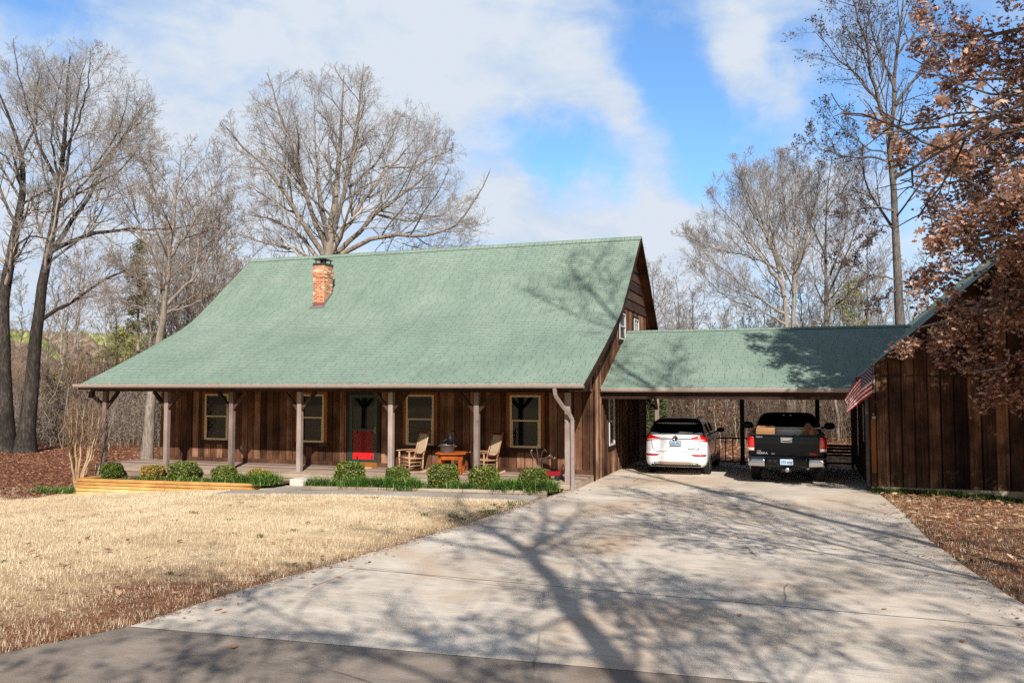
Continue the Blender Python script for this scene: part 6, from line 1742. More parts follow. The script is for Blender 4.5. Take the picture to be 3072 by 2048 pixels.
def hero_tree(name, label, base, px, stems, limbs, barkm, twigm, seed, env=None, twigs=(12, 8, 6, 3), lens=(.34, .42, .5, .5), depth=.5, flare=1.25, group=None, P=14, trop=.05, ang=(28, 62), rend=.02, rmin=.006, pods=0, wig=.11, t0=.22, cat_='tree'):
    """stems and limbs are outlines of the tree's own big branches: (offset right, height) in metres / px units, radius"""
    rng = np.random.default_rng(seed)
    bx, by = base; bz = g1(bx, by) - .1
    t = thing(name, label, cat_, (bx, by, bz), group)
    v0 = None
    def to3(path, dy):
        out = []
        n = len(path); h0 = path[0]
        for k, (u, h) in enumerate(path):
            lat = u * px; z = h * px
            dep = dy * (k / max(1, n - 1)) ** 1.0
            out.append((bx + RT[0] * lat + FW[0] / math.hypot(FW[0], FW[1]) * dep, by + RT[1] * lat + FW[1] / math.hypot(FW[0], FW[1]) * dep, bz + z))
        return out
    S = []
    for path, r0, r1 in stems:
        r0 *= .92
        a, r = path_arr(to3(path, rng.uniform(-.3, .3)), r0, r1, P + 4, rng, .02, .8)
        h = a[0, :, 2] - bz
        r = r * (1 + (flare - 1) * np.exp(-h / .5))[None]
        S.append((a, r))
    Lm = []
    for path, r0, r1 in limbs:
        r0 *= .74; r1 *= .7
        ln = len(path); span = math.hypot(path[-1][0] - path[0][0], path[-1][1] - path[0][1]) * px
        Lm.append(path_arr(to3(path, rng.uniform(-1, 1) * depth * span), r0, r1, P, rng, .035 * px / .022, .85))
    st = cat(S)
    VV, FF = poly_mesh([st], [14])
    tk = bulk('trunk', VV, [FF], barkm, t, smooth=True)
    lv = []; sides = []
    if Lm:
        lm = cat(Lm); VV, FF = poly_mesh([lm], [9]); bulk('limb', VV, [FF], barkm, t, smooth=True)
        par = lm
    # children of limbs and of the upper stems
    l2 = []
    if Lm: l2.append(grow(lm[0], lm[1], twigs[0], rng, t0, 1.0, ang, lens[0], None, .5, .5, 7, trop, wig, rmin * 1.6, .3, env))
    up = (st[0][:, P // 3:], st[1][:, P // 3:])
    l2.append(grow(up[0], up[1], twigs[0], rng, .25, 1.0, (35, 75), lens[0] * .7, None, .55, .45, 7, trop, wig, rmin * 1.6, .3, env))
    b2 = cat(l2)
    b3 = grow(b2[0], b2[1], twigs[1], rng, .2, 1.0, (28, 60), lens[1], None, .5, .6, 5, trop, wig * 1.1, rmin * 1.2, .4, env)
    b4 = grow(b3[0], b3[1], twigs[2], rng, .15, 1.0, (25, 60), lens[2], None, .45, .65, 4, trop, wig * 1.2, rmin, .55, env)
    levels = [b2, b3, b4]; sides = [6, 4, 3]
    if twigs[3]:
        b5 = grow(b4[0], b4[1], twigs[3], rng, .2, 1.0, (20, 55), lens[3], None, .4, .75, 3, trop, wig * 1.2, rmin * .85, .7, env)
        levels.append(b5); sides.append(3)
    VV, FF = poly_mesh(levels, sides)
    faces = [FF]
    if pods:
        tips = levels[-1][0][:, -1]; tips = tips[rng.choice(len(tips), pods, replace=False)]
        o_ = np.array([(1, 0, 0), (0, 1, 0), (-1, 0, 0), (0, -1, 0), (0, 0, 1), (0, 0, -1)], float)
        pv, pf = scatter(o_, [(0, 1, 4), (1, 2, 4), (2, 3, 4), (3, 0, 4), (1, 0, 5), (2, 1, 5), (3, 2, 5), (0, 3, 5)], tips - np.array([0, 0, .05]), rand_rot(pods, rng), rng.uniform(.035, .06, pods))
        faces += [f + len(VV) for f in pf]; VV = np.concatenate([VV, pv])
        # quads first, triangles after
    bulk('crown', VV, faces, twigm, t)
    return t, (levels, lm if Lm else None)

HZ = 886.0
def HT(base_v, pts, u0):
    """photo outline (2352-wide units) -> offsets from the base in the same units"""
    return [(u - u0, base_v - v) for u, v in pts]

def place(u, depth):
    """ground position on the sight line of photo column u at a camera depth"""
    lat = (u * 3072 / 2352 - 1536) / 2487.9 * depth
    h = np.array([-math.sin(YAW), math.cos(YAW)])
    return float(h[0] * depth + RT[0] * lat), float(h[1] * depth + RT[1] * lat)
PXM = 3072 / 2352 / 2487.9     # metres per photo unit per metre of depth
def base_v(x, y, depth): return HZ + (CAMH - (g1(x, y) - .1)) / (PXM * depth)

# T1: the big twin-stemmed oak at the left edge
dp = 41.0; b = place(40, dp); bv = base_v(*b, dp); q = lambda pts: HT(bv, pts, 40)
hero_tree('old_oak_tree', 'massive twin-trunked bare oak at the left edge beyond the leaf carpet', b, PXM * dp,
    [(q([(64, bv), (70, 930), (77, 800), (86, 680), (100, 580), (110, 500), (121, 410), (127, 310), (130, 210), (134, 110)]), .46, .03),
     (q([(14, bv), (12, 930), (4, 790), (2, 680), (20, 570), (33, 480), (40, 420), (34, 340), (6, 270), (-25, 200)]), .55, .04)],
    [(q([(80, 742), (120, 705), (170, 660), (225, 612), (275, 590), (330, 578)]), .15, .03),
     (q([(104, 578), (145, 543), (195, 520), (255, 505), (330, 500), (410, 478)]), .18, .03),
     (q([(100, 590), (140, 505), (172, 425), (200, 335), (228, 255), (252, 190)]), .19, .03),
     (q([(112, 495), (135, 400), (150, 300), (160, 200), (175, 130)]), .15, .02),
     (q([(120, 420), (85, 335), (58, 250), (38, 170), (30, 90)]), .13, .02),
     (q([(112, 480), (170, 440), (230, 420), (290, 380), (330, 320)]), .11, .02),
     (q([(200, 400), (245, 340), (290, 290), (330, 250)]), .08, .02), (q([(160, 450), (230, 360), (280, 300), (300, 230)]), .08, .02),
     (q([(125, 360), (180, 280), (215, 200), (230, 130)]), .09, .02), (q([(122, 400), (90, 300), (95, 200), (100, 100)]), .09, .02),
     (q([(33, 470), (80, 440), (110, 430)]), .09, .04), (q([(30, 560), (80, 540), (130, 560), (180, 600)]), .07, .02),
     (q([(38, 430), (10, 360), (-30, 330), (-80, 320)]), .1, .02), (q([(35, 350), (60, 280), (50, 200), (60, 130)]), .1, .02), (q([(5, 700), (-40, 620), (-80, 560)]), .12, .03)],
    M['bark_dark'], M['twig_grey'], 101, env=(np.array([b[0] + 2.2, b[1], 10.5]), np.array([8.8, 8.2, 9.2])), twigs=(16, 9, 6, 4), lens=(.46, .5, .54, .55), flare=1.35, rmin=.0042)
# T2: the wide oak standing behind the chimney
dp = 44.0; b = place(748, dp); bv = base_v(*b, dp); q = lambda pts: HT(bv, pts, 748)
hero_tree('spreading_oak_tree', 'wide fan shaped bare oak rising behind the chimney', b, PXM * dp,
    [(q([(748, bv), (748, 800), (748, 640), (752, 570), (760, 500), (770, 420), (776, 330), (780, 240), (784, 165)]), .54, .03)],
    [(q([(742, 605), (715, 575), (690, 545), (650, 512), (600, 492), (540, 478)]), .19, .03),
     (q([(744, 590), (715, 542), (690, 495), (663, 445), (625, 400), (588, 365), (555, 325)]), .22, .03),
     (q([(747, 570), (725, 510), (702, 430), (683, 350), (662, 280), (642, 205)]), .22, .03),
     (q([(749, 560), (735, 470), (722, 380), (716, 300), (712, 205)]), .16, .02),
     (q([(754, 560), (775, 490), (800, 425), (818, 350), (832, 260), (842, 165)]), .23, .03),
     (q([(757, 575), (790, 512), (832, 440), (872, 375), (912, 325), (945, 275)]), .22, .03),
     (q([(758, 588), (810, 545), (862, 488), (922, 448), (982, 405), (1030, 330)]), .22, .03),
     (q([(760, 596), (830, 562), (900, 546), (985, 552), (1055, 535), (1105, 480), (1128, 430)]), .2, .03),
     (q([(742, 606), (680, 575), (615, 562), (560, 545)]), .14, .03), (q([(760, 600), (830, 590), (910, 580), (1010, 590), (1060, 560)]), .13, .02),
     (q([(860, 488), (930, 500), (1000, 480), (1060, 440)]), .1, .02), (q([(690, 495), (640, 470), (580, 430), (530, 400)]), .1, .02), (q([(800, 425), (860, 350), (890, 270), (900, 210)]), .11, .02),
     (q([(700, 430), (650, 350), (610, 290), (590, 240)]), .11, .02), (q([(870, 380), (950, 370), (1010, 330), (1040, 300)]), .1, .02)],
    M['bark_grey'], M['twig_grey'], 102, env=(np.array([b[0] + .9, b[1], 9.6]), np.array([8.0, 8.0, 10.0])), twigs=(16, 9, 6, 4), lens=(.48, .5, .55, .55), rmin=.0042)
# T3: leaning grey tree behind the left end of the porch
dp = 35.0; b = place(341, dp); bv = base_v(*b, dp); q = lambda pts: HT(bv, pts, 341)
hero_tree('leaning_tree', 'grey trunked bare tree leaning right behind the left end of the porch', b, PXM * dp,
    [(q([(341, bv), (350, 940), (362, 820), (373, 730), (380, 650), (386, 570), (394, 490), (402, 410), (408, 340)]), .29, .02)],
    [(q([(376, 705), (420, 650), (455, 590), (480, 530), (505, 470)]), .11, .015), (q([(380, 640), (345, 570), (322, 500), (305, 420), (300, 370)]), .11, .015),
     (q([(385, 590), (430, 530), (480, 460), (520, 390)]), .1, .015), (q([(373, 735), (310, 700), (250, 690), (190, 700)]), .07, .015), (q([(375, 715), (440, 700), (500, 650), (540, 620)]), .07, .015), (q([(378, 670), (320, 640), (270, 600)]), .07, .015), (q([(390, 540), (360, 460), (355, 380)]), .07, .015)],
    M['bark_grey'], M['twig_brown'], 103, twigs=(15, 9, 6, 4), lens=(.48, .5, .52, .52), flare=1.15, rmin=.0048)
# T4: tall gum with dark pods at the right
dp = 48.0; b = place(2066, dp); bv = base_v(*b, dp); q = lambda pts: HT(bv, pts, 2066)
hero_tree('sweetgum_tree', 'tallest bare tree with dark seed balls rising behind the right of the carport', b, PXM * dp,
    [(q([(2068, bv), (2070, 760), (2066, 640), (2066, 520), (2064, 420), (2058, 330), (2060, 290), (2072, 230), (2070, 160), (2088, 70), (2100, -20), (2106, -90)]), .43, .03)],
    [(q([(2060, 310), (2030, 245), (2000, 190), (1985, 120), (1958, 60), (1930, 10), (1900, -40)]), .2, .02), (q([(2062, 290), (2020, 210), (1985, 165), (1930, 120), (1880, 60)]), .13, .02),
     (q([(2072, 232), (2110, 180), (2150, 120), (2185, 70), (2210, 20)]), .14, .02), (q([(2072, 200), (2050, 120), (2030, 40), (2025, -50)]), .12, .02), (q([(2080, 110), (2130, 50), (2150, -30)]), .1, .02),
     (q([(2050, 365), (2010, 352), (1960, 352), (1900, 330), (1870, 290)]), .1, .015), (q([(2066, 486), (2030, 470), (1985, 476), (1935, 486)]), .09, .015), (q([(2064, 520), (2025, 515), (2000, 545), (1980, 560)]), .07, .015),
     (q([(2066, 640), (2010, 630), (1960, 600), (1930, 570)]), .08, .015), (q([(2068, 660), (2020, 690), (1990, 720)]), .06, .015), (q([(2064, 400), (2110, 380), (2160, 370), (2200, 320)]), .09, .015), (q([(2062, 350), (2000, 330), (1950, 280), (1920, 230)]), .08, .015)],
    M['bark_gum'], M['twig_dark'], 104, twigs=(15, 8, 6, 3), lens=(.42, .46, .48, .5), pods=3600, flare=1.2, depth=.4, rmin=.0055)
# T5, T6: fans of stems beyond the carport roof
dp = 52.0; b = place(1812, dp); bv = base_v(*b, dp); q = lambda pts: HT(bv, pts, 1812)
hero_tree('fan_shaped_tree', 'bare tree with many stems fanning left above the carport roof', b, PXM * dp,
    [(q([(1812, bv), (1812, 800), (1806, 690), (1790, 600), (1762, 520), (1738, 450), (1715, 390), (1698, 345)]), .30, .02), (q([(1818, bv), (1822, 790), (1826, 660), (1832, 540), (1836, 430), (1840, 340)]), .28, .02)],
    [(q([(1824, 720), (1845, 640), (1872, 560), (1905, 480), (1935, 410)]), .16, .02), (q([(1806, 720), (1750, 690), (1690, 650), (1630, 605), (1590, 560)]), .13, .015), (q([(1800, 660), (1745, 590), (1690, 530), (1640, 480), (1610, 450)]), .14, .015),
     (q([(1808, 745), (1740, 715), (1660, 690), (1590, 640)]), .11, .015), (q([(1795, 610), (1740, 520), (1690, 440), (1660, 400)]), .13, .015), (q([(1810, 640), (1790, 540), (1780, 430), (1770, 350)]), .14, .015), (q([(1828, 640), (1860, 540), (1880, 440), (1890, 360)]), .12, .015),
     (q([(1800, 620), (1720, 580), (1650, 560), (1600, 530)]), .1, .015), (q([(1815, 600), (1810, 480), (1805, 380), (1808, 340)]), .1, .015)],
    M['bark_pale'], M['twig_grey'], 105, env=(np.array([b[0] - 1.2, b[1], 8.6]), np.array([6.9, 6.5, 9.4])), twigs=(17, 10, 6, 4), lens=(.44, .5, .54, .55), ang=(18, 44), trop=.08, rmin=.0055)
dp = 55.0; b = place(1897, dp); bv = base_v(*b, dp); q = lambda pts: HT(bv, pts, 1897)
hero_tree('slender_tree', 'slender bare tree between the fan shaped tree and the tallest trunk', b, PXM * dp,
    [(q([(1897, bv), (1898, 800), (1902, 650), (1905, 520), (1912, 430), (1925, 350)]), .24, .02)],
    [(q([(1900, 690), (1940, 610), (1975, 540), (2000, 460), (2015, 390)]), .11, .015), (q([(1904, 600), (1880, 510), (1868, 430), (1862, 370)]), .1, .015), (q([(1902, 650), (1950, 560), (1965, 480), (1960, 390)]), .1, .015), (q([(1900, 720), (1960, 660), (2010, 610)]), .08, .015), (q([(1908, 480), (1950, 420), (1975, 360)]), .08, .015)],
    M['bark_gum'], M['twig_brown'], 106, twigs=(15, 9, 6, 4), lens=(.46, .5, .52, .52), ang=(18, 45), trop=.07, rmin=.0055)

# woodland trees: a few kinds, copied through the woods
def wood_tree(name, label, group, seed, h, r, lean, crown0, n1, barkm, twigm, tw=(7, 6, 4), multi=1, leafy=0, ln=.26, rmin=.008):
    rng = np.random.default_rng(seed)
    t = thing(name, label, 'tree', (0, 0, 0), group)
    S = []
    for k in range(multi):
        a = rng.uniform(0, 2 * PI); sp = lean * h * (1 if multi == 1 else rng.uniform(.6, 1.4))
        pts = [(0, 0, -.3), (sp * .25 * math.cos(a), sp * .25 * math.sin(a), h * .35), (sp * .6 * math.cos(a), sp * .6 * math.sin(a), h * .7), (sp * math.cos(a), sp * math.sin(a), h * rng.uniform(.9, 1.05))]
        S.append(path_arr(pts, r * (1 if multi == 1 else .6), .012, 14, rng, h * .008, .8))
    st = cat(S)
    VV, FF = poly_mesh([st], [8]); bulk('trunk', VV, [FF], barkm, t, smooth=True)
    k0 = int(14 * crown0)
    up = (st[0][:, k0:], st[1][:, k0:])
    b2 = grow(up[0], up[1], n1, rng, .0, 1.0, (28, 62), None, h * ln, .65, .5, 6, .06, .12, rmin * 1.5, .3)
    b3 = grow(b2[0], b2[1], tw[0], rng, .2, 1.0, (28, 60), .42, None, .5, .6, 4, .05, .14, rmin * 1.15, .5)
    b4 = grow(b3[0], b3[1], tw[1], rng, .15, 1.0, (25, 60), .5, None, .45, .7, 3, .04, .15, rmin, .6)
    lv = [b2, b3, b4]; sd = [5, 3, 3]
    if tw[2]:
        lv.append(grow(b4[0], b4[1], tw[2], rng, .2, 1.0, (20, 55), .5, None, .4, .8, 3, .03, .16, rmin * .9, .7)); sd.append(3)
    VV, FF = poly_mesh(lv, sd); bulk('crown', VV, [FF], twigm, t)
    if leafy:
        tips = lv[-1][0].reshape(-1, 3); tips = tips[rng.choice(len(tips), leafy)]; tips = tips[tips[:, 2] < h * .8]
        V, F = scatter([(a_, b_, c_ + .25 * b_ * b_) for a_, b_, c_ in OAK], OF, tips + rng.normal(0, .06, tips.shape), rand_rot(len(tips), rng), rng.uniform(.10, .2, len(tips)))
        lf = bulk('dry_leaves', V, F, M['brush_leaf'], t)
    return t
GL, GM, GR = 'bare trees in the woods left of the house', 'bare trees whose tops show above the main roof', 'bare trees in the woods behind the carport'
LBL = {0: 'thin pale straight bare tree in the woods %s', 1: 'twiggy brown bare tree in the woods %s', 2: 'branching grey bare tree in the woods %s', 3: 'low multi-stemmed bare sapling in the woods %s', 4: 'small sapling still holding rusty dry leaves in the woods %s'}
kinds = [wood_tree('woodland_tree', '', GL, 31, 13, .13, .05, .45, 16, M['bark_pale'], M['twig_brown'], (6, 5, 3)),
         wood_tree('woodland_tree', '', GL, 32, 12, .12, .04, .30, 24, M['bark_grey'], M['twig_brown'], (7, 6, 3), ln=.24),
         wood_tree('woodland_tree', '', GL, 33, 14, .17, .03, .35, 18, M['bark_gum'], M['twig_grey'], (7, 6, 3), ln=.32),
         wood_tree('bare_sapling', '', GL, 34, 6.0, .06, .22, .15, 9, M['bark_tan'], M['twig_tan'], (6, 5, 0), multi=6, ln=.26),
         wood_tree('bare_sapling', '', GL, 35, 4.4, .05, .1, .2, 14, M['bark_pale'], M['twig_tan'], (5, 4, 0), multi=1, leafy=420, ln=.34)]
used = set()
rk = random.Random(77)
def put(k, u, depth, s, where, group):
    x, y = place(u, depth); z = g1(x, y)
    lab = LBL[k] % where
    if k not in used:
        used.add(k); t = kinds[k]; t.location = (x, y, z); t.rotation_euler = (0, 0, rk.uniform(0, 6.28)); t.scale = (s, s, s); t['label'] = lab; t['group'] = group
    else:
        t = dup(kinds[k], (x, y, z), rk.uniform(0, 6.28), s, lab, group)
    return t
W1, W2, W3 = 'left of the house', 'behind the main roof', 'behind the carport'
for i in range(46):
    u = rk.uniform(-120, 470); d = rk.uniform(44, 88)
    k = rk.choice([0, 0, 1, 1, 1, 3, 4, 3]); put(k, u, d, rk.uniform(.8, 1.15) * (d / 60 if k < 3 else 1), W1, GL)
for i, (u, d, k, s) in enumerate([(470, 62, 1, 1.25), (520, 60, 1, 1.1), (560, 66, 1, 1.12), (605, 68, 1, 1.15), (650, 70, 1, 1.05), (700, 70, 1, 1.0), (430, 60, 2, 1.25), (385, 58, 1, 1.3), (410, 62, 1, 1.45), (445, 60, 1, 1.5), (480, 64, 1, 1.5), (500, 58, 2, 1.3), (530, 66, 1, 1.4), (345, 62, 1, 1.3), (460, 70, 1, 1.6), (505, 72, 2, 1.15), (900, 76, 1, 1.1), (960, 80, 1, 1.15), (1040, 78, 1, 1.15), (1100, 78, 2, 1.1), (1160, 80, 1, 1.25), (1215, 84, 1, 1.2), (1400, 84, 0, 1.42), (1440, 88, 0, 1.5), (1480, 86, 0, 1.35)]):
    put(k, u, d, s, W2, GM)
for i in range(64):
    u = rk.uniform(1465, 2480); d = rk.uniform(46, 92)
    k = rk.choice([0, 1, 1, 2, 3, 3, 4, 4]); s = rk.uniform(.7, 1.0)
    if k < 3: s *= d / 72
    put(k, u, d, s, W3, GR)
for u, d, k, s in [(1512, 47, 2, .72), (1545, 58, 2, .72), (1600, 60, 2, .72), (1668, 63, 2, .7), (2150, 60, 1, 1.1), (2210, 60, 1, 1.15), (2270, 60, 1, 1.1), (2010, 66, 1, 1.05), (2100, 70, 1, 1.2), (1960, 62, 1, .95), (1730, 66, 1, .8), (1860, 70, 1, .95), (1940, 62, 1, 1.15), (1985, 64, 2, 1.15), (1900, 66, 1, 1.2), (1850, 60, 1, 1.0), (1780, 64, 1, .95), (1700, 60, 1, .75), (1640, 62, 1, .7), (1580, 64, 1, .75), (2040, 62, 1, 1.1)]:
    put(k, u, d, s, W3, GR)
# pale trunks seen through the carport
for u, d in [(1536, 52), (1584, 54), (1838, 52), (1925, 50)]: put(0, u, d, .8, W3, GR)
for u, d in [(1646, 41), (1652, 43), (1600, 44), (1690, 45)]: put(4, u, d, .8, W3, GR)
# tan saplings close behind the carport ridge
for u in range(1480, 2300, 62):
    put(3, u + rk.uniform(-15, 15), rk.uniform(50, 64), rk.uniform(1.0, 1.35), W3, GR)

# evergreens
def evergreen(name, label, u, d, h, r, mat, seed, bare=.3, n=5200, blade=(.5, .05), bark_='bark_grey', lobes=1.0):
    x, y = place(u, d); z = g1(x, y); rng = np.random.default_rng(seed)
    t = thing(name, label, 'tree', (x, y, z))
    st = path_arr([(x, y, z - .2), (x + .1, y, z + h * .5), (x, y, z + h)], .03 * h ** .7, .02, 12, rng, .04)
    VV, FF = poly_mesh([st], [8]); bulk('trunk', VV, [FF], M[bark_], t, smooth=True)
    up = (st[0][:, int(12 * bare):], st[1][:, int(12 * bare):])
    b2 = grow(up[0], up[1], 46, rng, 0, 1, (60, 100), None, r * 1.15, .75, .3, 5, .03, .1, .012, .3)
    b3 = grow(b2[0], b2[1], 6, rng, .35, 1, (25, 60), .35, None, .4, .5, 4, .05, .12, .008, .5)
    VV, FF = poly_mesh([b2, b3], [4, 3]); lb = bulk('limbs', VV, [FF], M[bark_], t)
    base = b3[0][:, 1:].reshape(-1, 3); p = base[rng.integers(0, len(base), n)] + rng.normal(0, .16 * lobes, (n, 3))
    tv = [(-.5, -.12, 0), (.5, -.05, .04), (.5, .05, .04), (-.5, .12, 0)]
    V, F = scatter(tv, [(0, 1, 2, 3)], p, rand_rot(n, rng), rng.uniform(blade[0] * .5, blade[0], n))
    bulk('foliage', V, F, M[mat], t)
evergreen('pine_tree', 'thin yellow-green pine standing among bare trees left of the main roof', 312, 52, 12.2, 1.0, 'pine', 61, .5, 2600, (.30, .05))
evergreen('pine_tree', 'low olive green pine crown behind the left rake of the roof', 285, 64, 7.6, 2.4, 'pine', 62, .5, 2200, (.34, .05))
evergreen('cedar_tree', 'dark green cedar above the carport ridge beside the tallest trunk', 1958, 62, 10.9, 2.4, 'pine', 63, .2, 4200, (.30, .05), lobes=1.4)
evergreen('cedar_tree', 'dull green cedar seen under the left end of the porch roof', 372, 47, 4.4, 1.5, 'cedar', 64, .1, 2200, (.26, .05), lobes=1.3)
evergreen('cedar_tree', 'small yellowish evergreen beside the twin-trunked oak', 128, 50, 3.9, .9, 'pine', 65, .05, 1100, (.24, .05), lobes=1.2)
evergreen('holly_tree', 'green evergreen glimpsed at the left edge of the carport opening', 1502, 43, 3.6, .9, 'cedar', 66, .05, 3600, (.26, .05), lobes=1.1)

# undergrowth: one tangled mass
def brush(name, label, us, ds, n, hr, seed, mat, leaf=0):
    rng = np.random.default_rng(seed)
    u = rng.uniform(us[0], us[1], n); d = ds[0] + (ds[1] - ds[0]) * rng.random(n) ** .8
    lat = (u * 3072 / 2352 - 1536) / 2487.9 * d
    x = -math.sin(YAW) * d + RT[0] * lat; y = math.cos(YAW) * d + RT[1] * lat
    k = ~((x > -22.5) & (x < 11.5) & (y < 36.5)); x, y, d = x[k], y[k], d[k]; n = len(x)
    h = rng.uniform(*hr, n) * rng.uniform(.6, 1.0, n); a = rng.uniform(0, 2 * PI, n); ln = rng.uniform(.05, .4, n) * h
    P = 5; pts = np.zeros((n, P, 3))
    for j in range(P):
        tt = j / (P - 1); pts[:, j] = np.stack([x + np.cos(a) * ln * tt ** 1.6, y + np.sin(a) * ln * tt ** 1.6, G(x, y) - .1 + h * tt * (1 - .12 * tt)], 1)
    pts[:, 1:] += rng.normal(0, .11, (n, P - 1, 3))
    rad = np.linspace(1, .35, P)[None] * rng.uniform(.010, .026, n)[:, None]
    b2 = grow(pts, rad, 7, rng, .1, 1, (30, 85), .46, None, .5, .6, 5, .02, .24, .006, .5)
    b3 = grow(b2[0], b2[1], 5, rng, .15, 1, (30, 80), .5, None, .4, .7, 3, .0, .25, .005, .7)
    VV, FF = poly_mesh([(pts, rad), b2, b3], [4, 3, 3])
    faces = [FF]; mats = [M[mat]]
    o = bulk(name, VV, faces, mats); tag(o, label, 'undergrowth', kind='stuff')
    if leaf:
        tips = b3[0].reshape(-1, 3); tips = tips[rng.choice(len(tips), leaf)]
        V, F = scatter([(-.5, -.25, 0), (.1, -.35, .08), (.55, 0, 0), (.1, .35, .08), (-.5, .25, 0)], [(0, 1, 2, 3, 4)], tips + rng.normal(0, .05, tips.shape), rand_rot(len(tips), rng), rng.uniform(.06, .15, len(tips)))
        l_ = bulk(name + '_leaves', V, F, M['brush_leaf']); tag(l_, label.replace('tangled', 'dry leaves clinging in the'), 'leaves', kind='stuff')
brush('undergrowth', 'tangled brown undergrowth in the woods left of the house', (-200, 480), (43, 85), 3900, (1.6, 5.4), 71, 'twig_brown', 7000)
brush('carport_undergrowth', 'tangled grey brown undergrowth behind the carport', (1380, 2500), (46, 82), 5600, (1.5, 5.6), 72, 'brush', 2200)
brush('roofline_thicket', 'tangled thicket of tall twigs just above the carport ridge', (1460, 2420), (50, 86), 2600, (5.0, 9.5), 73, 'twig_brown', 2500)
brush('left_thicket', 'tangled tall thicket between the oak and the left end of the roof', (-100, 470), (50, 88), 1800, (4.0, 7.5), 74, 'twig_tan', 2000)

# far wooded ridge
rng = np.random.default_rng(90)
az = np.linspace(-1.15, .75, 140); rows = []
for i, (dist, hh) in enumerate(((240, -2), (300, 6), (380, 15), (460, 21), (560, 22))):
    rows.append(np.stack([-np.sin(-az - 0 + 0) * 0 + dist * np.sin(az), dist * np.cos(az), hh * (1.0 - .32 * sstep(az, -.35, .1)) + 1.2 * np.sin(az * 9 + i) + rng.normal(0, .4, len(az))], 1))
Vh = np.concatenate(rows); m_ = len(az)
Fh = np.array([(i * m_ + j, i * m_ + j + 1, (i + 1) * m_ + j + 1, (i + 1) * m_ + j) for i in range(4) for j in range(m_ - 1)])
M['hill'] = plain('far_wooded_slope', L(112, 100, 78), .95, var=.35, vscale=.06, obj=False)
hl = bulk('far_hill', Vh, [Fh], M['hill'], smooth=True); tag(hl, kind='structure')
n = 16000
a_ = rng.uniform(-1.12, .7, n); ds_ = rng.uniform(250, 545, n)
zz = np.interp(ds_, [240, 300, 380, 460, 560], [-2, 6, 15, 21, 22]) * (1.0 - .32 * sstep(a_, -.35, .1))
loc = np.stack([ds_ * np.sin(a_), ds_ * np.cos(a_), zz], 1)
green = (np.sin(a_ * 23) + np.sin(a_ * 57 + ds_ * .02) + (ds_ - 330) / 110) > 0
ico = [(0, 0, 1.0)] + [(.36 * math.cos(k * PI / 3), .36 * math.sin(k * PI / 3), .55) for k in range(6)] + [(.42 * math.cos(k * PI / 3 + .4), .42 * math.sin(k * PI / 3 + .4), .15) for k in range(6)]
If = [(0, 1 + k, 1 + (k + 1) % 6) for k in range(6)] 
Iq = [(1 + k, 7 + k, 7 + (k + 1) % 6, 1 + (k + 1) % 6) for k in range(6)]
M['far_pine'] = island('far_pine_crowns', [(0, L(96, 104, 58)), (.5, L(134, 138, 80)), (1, L(166, 164, 104))], .9, .1)
M['far_bare'] = island('far_bare_crowns', [(0, L(110, 94, 78)), (.5, L(136, 118, 100)), (1, L(158, 140, 122))], .9, .1)
for sel, mat, nm, lab in ((green, 'far_pine', 'far_pine_woods', 'yellow green pine woods on the far ridge at the left'), (~green, 'far_bare', 'far_bare_woods', 'grey brown bare woods on the far slope')):
    l_ = loc[sel]; k = len(l_)
    tv = np.array(ico) * np.array([1, 1, 1.0]); tv[1:] += rng.normal(0, .05, tv[1:].shape)
    V, F1 = scatter(tv, If + Iq, l_, np.tile(np.eye(3), (k, 1, 1)), rng.uniform(5, 9.5, k))
    o = bulk(nm, V, F1, M[mat]); tag(o, lab, 'woods', kind='stuff')

# crepe myrtle at the left end of the timbers
rng = np.random.default_rng(50)
cx_, cy_ = -21.35, 20.15; cz_ = g1(cx_, cy_) - .05
cm = thing('crepe_myrtle', 'tan multi-stemmed bare crepe myrtle at the left end of the yellow timbers', 'shrub', (cx_, cy_, cz_))
S = []
for k in range(11):
    a = 2 * PI * k / 11 + rng.uniform(-.2, .2); sp_ = rng.uniform(.1, .55); h = rng.uniform(2.0, 2.7)
    S.append(path_arr([(cx_ + .05 * math.cos(a), cy_ + .05 * math.sin(a), cz_), (cx_ + sp_ * .45 * math.cos(a), cy_ + sp_ * .45 * math.sin(a), cz_ + .55), (cx_ + sp_ * 1.0 * math.cos(a), cy_ + sp_ * math.sin(a), cz_ + 1.15), (cx_ + sp_ * 1.35 * math.cos(a + .2), cy_ + sp_ * 1.35 * math.sin(a + .2), cz_ + h)], rng.uniform(.026, .048), .009, 12, rng, .012))
st = cat(S); VV, FF = poly_mesh([st], [8]); bulk('stem', VV, [FF], M['bark_tan'], cm, smooth=True)
up = (st[0][:, 5:], st[1][:, 5:])
b2 = grow(up[0], up[1], 12, rng, 0, 1, (15, 40), None, .75, .4, .5, 5, .07, .08, .005, .4)
b3 = grow(b2[0], b2[1], 6, rng, .2, 1, (15, 45), .42, None, .4, .6, 4, .06, .1, .0035, .6)
b4 = grow(b3[0], b3[1], 4, rng, .3, 1, (20, 50), .45, None, .4, .7, 3, .04, .1, .003, .7)
VV, FF = poly_mesh([b2, b3, b4], [5, 3, 3]); bulk('twigs', VV, [FF], M['twig_tan'], cm)

